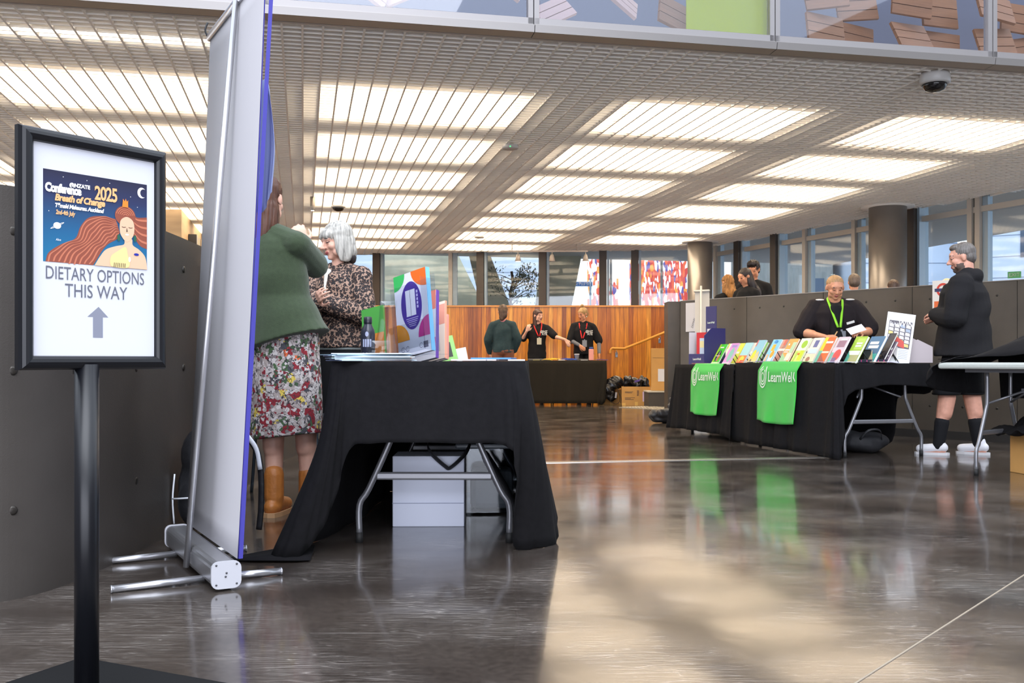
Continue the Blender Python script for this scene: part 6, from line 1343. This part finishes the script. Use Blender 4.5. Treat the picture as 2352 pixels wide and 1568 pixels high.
# competition poster on an easel back
p0 = V((3.10, 8.00, DH+0.004)); t = thing('poster_board', 'white framed competition poster leaning back at the right end of the display table', 'poster', p0, R(-14))
T_ = Matrix.Rotation(R(-13), 3, 'X') @ Matrix.Rotation(R(9), 3, 'Y'); PWd, PHt = 0.215, 0.42
MB().box(T_ @ V((0, 0.006, PHt/2)), (PWd, 0.008, PHt), T_).build('board', mat('foam_white', (226, 228, 226), 0.3), t)
def PP(u, v, k=1): return T_ @ V(((u-0.5)*PWd, 0.0016-0.0004*k, v*PHt))
m = MB()
def pr_(pts, mi, k=1): m.add([PP(u, v, k) for u, v in pts], [tuple(range(len(pts)))], mi)
pr_([(.1, .30), (.92, .30), (.92, .84), (.1, .84)], 0)
for q in range(6):
    y0 = .34+q*.075; 
    for w2 in range(4): x0 = .12+w2*.2; pr_([(x0, y0), (x0+.17, y0-.01), (x0+.15, y0+.05), (x0-.0, y0+.06)], [1, 4, 1, 3, 1, 5][(q+w2) % 6], 2)
pr_([(.35, .36), (.75, .30), (.7, .44), (.45, .52)], 2, 3)
pr_([(.1, .10), (.52, .10), (.52, .32), (.1, .32)], 5, 2); pr_([(.2, .12), (.45, .12), (.36, .24)], 6, 3)
for q in range(6): pr_([(.56, .10+q*.032), (.90, .10+q*.032), (.90, .108+q*.032), (.56, .108+q*.032)], 4, 2)
put_text(m, 'WIN', 0.075, PP(.70, .735, 4), T_ @ V((1, 0, 0)), T_ @ V((0, 0, 1)), 1, sx=0.75, bold=0.001); put_text(m, 'Be in to', 0.04, PP(.30, .75, 4), T_ @ V((1, 0, 0)), T_ @ V((0, 0, 1)), 1, sx=0.6)
m.build('printed_sheet', [colr((84, 78, 86)), colr((226, 222, 220)), colr((196, 62, 48)), colr((210, 186, 110)), colr((150, 160, 176)), colr((196, 190, 186)), colr((90, 66, 56))], t)
MB().add([T_ @ V((0.0, 0.012, 0.30)), T_ @ V((0.0, 0.012, 0.02)), V((0.0, 0.17, 0.0)), T_ @ V((0.10, 0.012, 0.30)), T_ @ V((0.10, 0.012, 0.02)), V((0.10, 0.17, 0.0))], [(0, 1, 2), (3, 5, 4), (0, 2, 5, 3)]).build('easel_back', mat('easel_grey', (110, 110, 124), 0.6), t)
t = thing('card_stand', 'pale mauve card display seen side on behind the poster', 'card display', (3.27, 8.12, DH+0.004), R(-2)); MB().prism([(0, 0), (0.19, 0), (0.19, 0.13), (0.07, 0.19), (0.06, 0.185), (0, 0.215)], (-0.01, 0, 0), (1, 0, 0), (0, 0, 1), 0.012).box((0.0, 0.08, 0.1), (0.004, 0.16, 0.2)).box((0.18, 0.08, 0.06), (0.004, 0.16, 0.12)).build('side_panel', mat('card_mauve', (196, 184, 186), 0.6), t)
# navy magazine holder and sign at the far left end
p = dpos(0.10, s_of(1600, 0.10)-0.10); navy = mat('navy_card', (48, 46, 104), 0.5)
t = thing('magazine_holder', 'navy magazine holder holding a red catalogue, at the left end of the display table', 'magazine holder', p, DRZ-R(90)+R(18))
MB().prism([(-0.04, 0), (0.26, 0), (0.26, 0.38), (0.06, 0.38), (-0.04, 0.30), (-0.04, 0.0)][:5], (0.115, -0.02, 0), (0, 1, 0), (0, 0, 1), 0.006).box((0.0, -0.06, 0.055), (0.23, 0.004, 0.11)).build('holder', navy, t)
MB().box((-0.11, 0.03, 0.17), (0.006, 0.18, 0.34)).box((0, 0.2, 0.19), (0.22, 0.006, 0.38)).build('inner_side', mat('card_white2', (214, 214, 220), 0.6), t)
m = MB(); put_text(m, 'LearnWell', 0.032, (0.01, -0.063, 0.045), (1, 0, 0), (0, 0, 1), sx=0.9, bold=0.0006); m.build('lettering', wt, t)
t2 = thing('catalogue', 'red and pale blue catalogue standing in the navy magazine holder', 'catalogue', p+V((0, 0, 0.01)), DRZ-R(90)+R(18)); MB().box((0.03, -0.01, 0.165), (0.13, 0.03, 0.32)).build('pages', colr((204, 30, 40)), t2); MB().box((0.05, -0.027, 0.15), (0.07, 0.003, 0.23)).box((0.05, -0.029, 0.20), (0.06, 0.002, 0.07), mi=1).build('cover', [colr((190, 204, 226)), colr((226, 214, 160))], t2)
t = thing('table_sign', 'small navy upright sign with white lettering above the magazine holder', 'sign', p+V((0.13, 0.30, 0)), DRZ-R(90)+R(18)); MB().box((0.06, 0.0, 0.46), (0.16, 0.006, 0.33)).build('panel', navy, t); MB().tube([(0.06, 0.01, 0), (0.06, 0.01, 0.32)], 0.006, 6).lathe([(0.04, 0), (0.04, 0.004)], (0.06, 0.01, 0), 14).build('stem', navy, t)
m = MB(); put_text(m, 'LearnWell', 0.03, (0.06, -0.004, 0.44), (1, 0, 0), (0, 0, 1), sx=0.85, bold=0.0006); m.build('lettering', wt, t)
# small roll-up banner behind the far end of the table, notice on the wall behind it
bq = at(1612, 11.75); t = thing('roll_up_banner', 'white roll-up banner turned away, at the far end of the steel wall', 'banner stand', (bq.x, bq.y, 0), R(-38)); zt_ = EYE+(826-668)/F*11.75
MB().box((0, 0, 0.05), (0.20, 0.09, 0.08)).build('cassette', alu2, t); MB().box((0, 0.01, zt_/2+0.02), (0.19, 0.002, zt_-0.06)).build('fabric', mat('banner_back2', (206, 202, 194), 0.7), t)
MB().tube([(0, -0.02, 0.05), (0.0, -0.02, zt_+0.06)], 0.012, 10).build('support_pole', mat('pole_pale', (214, 210, 202), 0.4), t); MB().tube([(-0.10, 0, zt_), (0.10, 0, zt_)], 0.014, 10).build('top_rail', mat('pole_pale', (214, 210, 202), 0.4), t)
wu = (WB-WA).normalized(); wn_ = V((wu.y, -wu.x, 0)); wrz = math.atan2(wu.y, wu.x)
def on_wall(px, z, off=0.01):
    k = (px-1176)/F; s = (k*WA.y-WA.x)/(wu.x-k*wu.y); return WA+wu*s+wn_*off+V((0, 0, z))
t = thing('paper_notice', 'white paper notice taped to the far end of the steel wall', 'notice', on_wall(1593, EYE+(826-728)/F*12.3, 0.02), wrz)
MB().box((0, 0, 0), (0.22, 0.003, 0.36)).build('sheet', paper, t); m = MB(); put_text(m, 'ZAMARI', 0.045, (0.03, -0.003, -0.08), (0.35, 0, 1), (-1, 0, 0.35), sx=0.8); m.build('lettering', ink, t)
pw_ = on_wall(2172, EYE+(826-683)/F*9.6, 0.012); t = thing('wall_poster', 'white poster with a red ring on the steel wall beside the hooded man', 'poster', pw_, wrz)
MB().box((0, 0, 0), (0.26, 0.003, 0.36)).build('sheet', mat('poster_white', (226, 222, 216), 0.5), t)
m = MB()
def ring(r0, r1, cz, mi):
    a = circ(-0.02, cz, r0, r0, 24, 0, 359.9); b = circ(-0.02, cz, r1, r1, 24, 0, 359.9); n2 = 25; m.add([(x, -0.0025, z) for x, z in a[:n2]+b[:n2]], [(i, i+1, n2+i+1, n2+i) for i in range(n2-1)], mi)
ring(0.068, 0.045, 0.085, 0); m.box((-0.02, -0.003, 0.085), (0.17, 0.002, 0.032), mi=1); m.box((-0.005, -0.0025, -0.09), (0.21, 0.002, 0.13), mi=2); m.box((0.0, -0.0035, -0.05), (0.08, 0.002, 0.02), mi=3); m.box((-0.02, -0.0035, -0.13), (0.09, 0.002, 0.04), mi=4)
m.build('print', [colr((206, 66, 52)), colr((56, 58, 96)), colr((226, 110, 60)), colr((230, 226, 220)), colr((60, 60, 80))], t)
# ---- bags and coats under / beside the display table
cl_ = mat('bag_black', (26, 26, 30), 0.7, bump=0.3, bscale=25)
t = thing('duffel_bag', 'soft black bag on the floor under the near end of the display table', 'bag', (2.95, 8.3, 0), R(10)); baked(MB().ell((0, 0, 0.09), (0.22, 0.15, 0.09)).ell((-0.1, 0.05, 0.13), (0.12, 0.1, 0.07)), 0.010, 'bag_body', cl_, t, disp=wrinkle(0.006, 24))
MB().tube(cr([(-0.1, -0.12, 0.12), (-0.05, -0.17, 0.2), (0.05, -0.17, 0.2), (0.1, -0.12, 0.12)], 4), 0.010, 8, flat=(0.3, 1)).build('strap', bl, t)
pf = mat('puffer_black', (34, 34, 38), 0.45, bump=0.2, bscale=20)
t = thing('puffer_jacket', 'black puffer jacket heaped on the floor at the far end of the display table', 'jacket', (at(1527, 12.2).x, 12.2, 0), R(20)); m = MB()
rnd = random.Random(8)
for q in range(9): a = q*0.7; m.limb([(0.12*math.cos(a), 0.10*math.sin(a), 0.05+0.012*q), (0.16*math.cos(a+0.5), 0.12*math.sin(a+0.5), 0.055+0.014*q), (0.12*math.cos(a+1.0), 0.10*math.sin(a+1.0), 0.05+0.014*q)], [0.045, 0.055, 0.045])
m.ell((0, 0, 0.06), (0.18, 0.14, 0.06)).limb([(0.10, 0.05, 0.12), (0.14, 0.05, 0.22), (0.13, 0.06, 0.28)], [0.06, 0.055, 0.035]); baked(m, 0.012, 'jacket_body', pf, t, disp=wrinkle(0.006, 40))
# ---- far end: cartons, bags, handrail, plinth
card = mat('carton_brown', (190, 144, 82), 0.75, var=0.05, vscale=6); ctape = mat('carton_tape', (214, 172, 92), 0.4); cink = mat('carton_ink', (84, 70, 70), 0.7)
MB().box((2.62, 17.45, 0.12), (0.72, 2.2, 0.24)).box((2.62, 17.45, 0.25), (0.74, 2.22, 0.02), mi=1).build('trim_3', [mat('plinth_dark', (62, 58, 56), 0.6), mat('plinth_top', (176, 172, 164), 0.5)], kind='structure')
cp_ = at(1524, 16.6); t = thing('carton', 'tall brown carton with a white sheet taped on, standing on the plinth', 'carton', (cp_.x, 16.75, 0.262), R(-10)); MB().bbox((0, 0, 0.355), (0.36, 0.36, 0.71), 0.006).build('box_body', card, t)
MB().box((-0.01, -0.184, 0.26), (0.11, 0.002, 0.21)).build('taped_sheet', paper, t); MB().box((0, -0.002, 0.712), (0.06, 0.36, 0.002)).box((0.0, -0.182, 0.55), (0.30, 0.001, 0.004), mi=1).build('tape', [ctape, cink], t)
def open_carton(loc, rz, sx, sy, sz, label, text=True):
    t = thing('carton', label, 'carton', loc, rz); m = MB(); th_ = 0.006
    m.box((0, -sy/2, sz/2), (sx, th_, sz)).box((0, sy/2, sz/2), (sx, th_, sz)).box((-sx/2, 0, sz/2), (th_, sy, sz)).box((sx/2, 0, sz/2), (th_, sy, sz)).box((0, 0, th_), (sx, sy, th_)); m.build('box_body', card, t)
    tp_ = MB(); tp_.box((0, -sy/2-0.0042, 0.03), (0.05, 0.001, 0.06)).box((-sx/2+0.03, -sy/2-0.0042, 0.02), (0.06, 0.001, 0.04)).box((sx/2-0.03, -sy/2-0.0042, 0.02), (0.06, 0.001, 0.04)); tp_.build('tape', ctape, t)
    if text:
        n = MB(); y_ = -sy/2-0.0045
        for q, (w2, z_) in enumerate(((0.14, 0.23), (0.12, 0.215), (0.17, 0.13), (0.10, 0.115), (0.15, 0.098))): n.box((-sx/2+0.05+w2/2, y_, z_), (w2, 0.001, 0.008))
        put_text(n, '0006', 0.05, (0.01, y_, 0.26), (0, 0, -1), (1, 0, 0), align='LEFT', bold=0.001); n.build('lettering', cink, t)
        MB().box((sx/2-0.09, y_-0.001, 0.15), (0.10, 0.001, 0.17)).build('label_sheet', mat('label_lilac', (206, 186, 214), 0.6), t)
    return t
ca = at(1463, 16.95); open_carton((ca.x, 17.1, 0), R(-4), 0.49, 0.34, 0.32, 'open brown carton filled with glossy black bags, beside the tactile paving')
cb = at(1405, 17.2); open_carton((cb.x, 17.45, 0), R(2), 0.40, 0.3, 0.26, 'lower brown carton half hidden by black bags, next to the far table', False)
gl = mat('bag_glossy', (20, 20, 24), 0.22, bump=0.4, bscale=14)
rnd = random.Random(21)
t = thing('bag_pile', 'heap of glossy black bags filling the open carton', 'bags', (ca.x, 17.1, 0), 0); m = MB()
for q in range(7): m.ell((-0.17+0.057*q, rnd.uniform(-0.06, 0.06), 0.36+rnd.uniform(0, 0.05)), (0.06, 0.09, 0.12), Euler((rnd.uniform(-.4, .4), rnd.uniform(-.5, .5), 0)).to_matrix())
m.ell((0, 0, 0.25), (0.2, 0.13, 0.08)); baked(m, 0.012, 'bags', gl, t, disp=wrinkle(0.008, 33)); MB().box((0.02, -0.12, 0.42), (0.12, 0.01, 0.03), (0, R(-15), 0)).build('purple_print', colr((96, 74, 160)), t)
t = thing('backpack', 'black backpack heaped on the lower carton, straps hanging down', 'backpack', (cb.x, 17.2, 0.0), 0); m = MB()
m.ell((-0.02, 0, 0.34), (0.19, 0.12, 0.09)).ell((0.06, 0, 0.40), (0.15, 0.11, 0.09)).ell((-0.08, -0.03, 0.26), (0.12, 0.10, 0.14)).ell((-0.0, -0.03, 0.18), (0.09, 0.09, 0.13)).ell((0.16, 0, 0.36), (0.07, 0.08, 0.07)); baked(m, 0.012, 'bag_body', gl, t, disp=wrinkle(0.008, 29))
for pts in ([(0.0, -0.12, 0.2), (-0.04, -0.15, 0.08), (0.05, -0.15, 0.02), (0.12, -0.14, 0.06), (0.12, -0.10, 0.2)], [(0.08, -0.1, 0.3), (0.15, -0.14, 0.12), (0.14, -0.14, 0.03)]): MB().tube(cr(pts, 5), 0.010, 8, flat=(0.4, 1)).build('strap', bl, t)
MB().box((0.06, -0.13, 0.17), (0.03, 0.012, 0.10), (0, R(8), 0)).build('buckle', mat('grey_plastic', (160, 160, 170), 0.4), t)
# handrail
rail_m = mat('handrail_wood', (216, 150, 62), 0.35, var=0.1, vscale=3, stretch=(1, 14, 14)); brk = mat('bracket_steel', (150, 160, 176), 0.3, 0.7)
hy = 19.30
def HP(px, py): q = at(px, hy, py); return V((q.x, hy, q.z))
t = thing('handrail', 'round wooden handrail climbing to the right along the timber wall', 'handrail', (0, 0, 0)); MB().tube(cr([HP(1402, 812), HP(1402, 806), HP(1406, 800), HP(1414, 800), HP(1434, 800), HP(1442, 797), HP(1500, 774), HP(1600, 732)], 5), 0.024, 12).build('rail', rail_m, t)
for px, py in ((1416, 803), (1516, 770)):
    a = HP(px, py); b_ = MB(); b_.tube([a+V((0, 0, -0.01)), a+V((0.01, 0.02, -0.06)), a+V((0.02, 0.17, -0.09))], 0.008, 8).bbox(a+V((0.02, 0.19, -0.10)), (0.05, 0.02, 0.10), 0.01); b_.build('bracket', brk, t)
# ---- on the far table
def fp(px, d): q = at(px, d); return (q.x, d, FTH+0.004)
t = thing('drink_bottle', 'pink square bottle with a blue cap on the far table', 'bottle', fp(1358, 17.35)); MB().bbox((0, 0, 0.10), (0.085, 0.085, 0.20), 0.012).build('body', mat('bottle_pink', (232, 158, 150), 0.4), t); MB().lathe([(0.034, 0.2), (0.034, 0.235)], (0, 0, 0), 16).build('cap', mat('cap_blue', (40, 76, 150), 0.4), t)
t = thing('paper_cup', 'white takeaway cup on the far table', 'cup', fp(1325, 17.4)); MB().lathe([(0.030, 0), (0.042, 0.10), (0.044, 0.10)], (0, 0, 0), 18).build('cup_body', paper, t); MB().lathe([(0.046, 0.10), (0.046, 0.108), (0.040, 0.115)], (0, 0, 0), 18).build('lid', paper, t)
def lan(px, d, rgb, label, n, w_):
    m = MB(); rr = random.Random(px)
    for q in range(n):
        c = V((rr.uniform(-w_, w_), rr.uniform(-0.06, 0.06), 0.005+0.003*q)); m.tube(cr([c+V((-0.09, 0, 0)), c+V((-0.03, 0.04, 0.01)), c+V((0.04, -0.03, 0.004)), c+V((0.10, 0.01, 0))], 4), 0.007, 6, flat=(1, 0.4))
    o = m.build('lanyard_pile', mat('lan_%d_%d_%d' % rgb, rgb, 0.6), label=label, cat='lanyards', kind='stuff'); o.location = fp(px, d)
lan(1267, 17.35, (236, 190, 20), 'heap of yellow lanyards on the far table', 9, 0.10); lan(1303, 17.35, (30, 84, 190), 'heap of blue lanyards on the far table', 9, 0.09); lan(1380, 17.5, (60, 60, 150), 'few purple blue lanyards at the right end of the far table', 3, 0.04)
for px, rgb, lab in ((1290, (226, 226, 226), 'white card pack between the yellow and blue lanyards'), (1342, (196, 196, 200), 'clear badge pouches beside the white cup'), (1232, (150, 142, 84), 'olive folder at the left of the far table')):
    o = MB().bbox((0, 0, 0.006), (0.12, 0.10, 0.012), 0.002).build('card_pack', colr(rgb), label=lab, cat='card pack'); o.location = fp(px, 17.28)
# ---- right bottom carton with cloth over it
q = at(2432, 6.5); t = thing('carton', 'brown carton with printed text at the lower right edge, black cloth over its top', 'carton', (q.x, 6.62, 0), R(8)); MB().bbox((0.06, 0.13, 0.15), (0.30, 0.30, 0.30), 0.004).build('box_body', card, t)
m = MB()
for k, s_ in enumerate(('WASHABLE', 'DERWENT', 'SKW 201', '80 SHEET', 'G.W. 12', 'N.W. 11', 'C/NO. 4')): put_text(m, s_, 0.030, (-0.045, -0.022, 0.24-0.034*k), (1, 0, 0), (0, 0, 1), align='LEFT', sx=0.8)
m.build('lettering', cink, t)
m = MB(); rr = random.Random(2); vs = []; nu = nv = 20
for j in range(nv+1):
    for i in range(nu+1):
        u, v = i/nu, j/nv; x = -0.19+0.50*u; y = -0.10+0.45*v; e = min(1, max(0, (u-0.0)*3)); z = 0.312+0.22*max(0, u-0.30)**1.0+0.018*math.sin(u*17+v*6)+0.012*math.sin(v*21+u*9)
        z -= 0.03*(1-e)
        if v < 0.12: z -= (0.12-v)*0.5*e
        vs.append((x, y, z))
m.add(vs, [(j*(nu+1)+i, j*(nu+1)+i+1, (j+1)*(nu+1)+i+1, (j+1)*(nu+1)+i) for j in range(nv) for i in range(nu)], 0, True)
o = m.build('cloth', black, label='crumpled black cloth lying over the printed carton at the right edge', cat='cloth'); o.location = (q.x, 6.62, 0); o.rotation_euler = (0, 0, R(8)); solid(o, 0.006)
# ================================================================== CEILING FITTINGS
cg = mat('camera_grey', (186, 184, 182), 0.4); lensd = mat('dome_dark', (26, 24, 24), 0.08)
def dome(px, py, r_, label, name='dome_camera', cat='security camera', dark=True, hang=0.05):
    d = F*(ZC-0.02-EYE)/(826-py); p = at(px, d); t = thing(name, label, cat, (p.x, p.y, ZC), 0)
    MB().lathe([(r_*0.95, 0.01), (r_, -hang*0.3), (r_*1.02, -hang), (r_*0.9, -hang-0.012)], (0, 0, 0), 28).build('housing', cg, t)
    if dark: MB().lathe([(r_*0.82, -hang-0.006), (r_*0.80, -hang-r_*0.25), (r_*0.6, -hang-r_*0.5), (r_*0.25, -hang-r_*0.62), (0.001, -hang-r_*0.64)], (0, 0, 0), 28).build('dome_lens', lensd, t)
    return t
dome(2147, 176, 0.128, 'large dome security camera under the ceiling grid at the upper right', hang=0.075)
dome(777, 474, 0.115, 'small dome security camera under the ceiling left of centre', hang=0.03)
sd_ = dome(1172, 338, 0.095, 'pale round smoke detector with a green light under the grid', 'smoke_detector', 'smoke detector', False, 0.03)
MB().ell((0, -0.096, -0.03), (0.007, 0.004, 0.007), n=8).build('indicator_lamp', mat('led_green', (40, 220, 90), emit=(60, 255, 120), es=2.0), sd_)
dome(1101, 545, 0.10, 'small flat ceiling disc far back near the middle', 'ceiling_sensor', 'sensor', False, 0.02)
d = 5720/(826-452); p = at(718, d); t = thing('spotlight', 'grey cylinder spotlight hanging from the grid above the green blazer', 'spotlight', (p.x, p.y, ZC), 0); MB().lathe([(0.038, 0.0), (0.038, -0.20), (0.033, -0.21)], (0, 0, 0), 20).build('body', mat('spot_grey', (150, 142, 132), 0.4, 0.4), t); MB().lathe([(0.026, -0.2105), (0.026, -0.213)], (0, 0, 0), 16).build('lens', mat('spot_on', (255, 250, 240), emit=(255, 240, 220), es=6), t)
q = at(1250, 21.5); t = thing('track_rail', 'thin lighting track below the far end of the ceiling', 'lighting track', (q.x, 21.5, 3.14), 0); MB().box((0, 0, 0), (1.9, 0.035, 0.03)).tube([(-0.7, 0, 0.0), (-0.7, 0, 0.16)], 0.008, 6).tube([(0.7, 0, 0.0), (0.7, 0, 0.16)], 0.008, 6).build('rail', mat('track_pale', (206, 196, 186), 0.4), t)
for px, on, lab in ((1190, 1, 'track spotlight glowing at the left of the lighting track'), (1268, 0, 'unlit white track spotlight in the middle of the lighting track'), (1345, 1, 'track spotlight glowing at the right of the lighting track')):
    q2 = at(px, 21.5); t = thing('track_spotlight', lab, 'spotlight', (q2.x, 21.5, 3.12), 0); MB().tube([(0, 0, 0), (0, 0, -0.06)], 0.01, 8).lathe([(0.03, -0.05), (0.045, -0.10), (0.07, -0.20), (0.065, -0.20)], (0, 0, 0), 16).build('body', mat('track_pale', (206, 196, 186), 0.4), t)
    MB().lathe([(0.055, -0.198), (0.055, -0.203)], (0, 0, 0), 14).build('lens', mat('spot_on', (255, 250, 240), emit=(255, 240, 220), es=6) if on else cg, t)
q = at(2330, 18.0); sg2 = thing('exit_sign', 'small green exit sign outside the right window', 'exit sign', (q.x, 18.0, EYE+(826-631)/F*18.0), R(-40)); MB().box((0, 0, 0), (0.22, 0.03, 0.12)).build('sign_box', mat('exit_green', (20, 110, 70), emit=(20, 150, 90), es=0.5), sg2); m = MB(); put_text(m, 'EXIT', 0.09, (0, -0.018, -0.03), (1, 0, 0), (0, 0, 1)); m.build('lettering', wh, sg2)
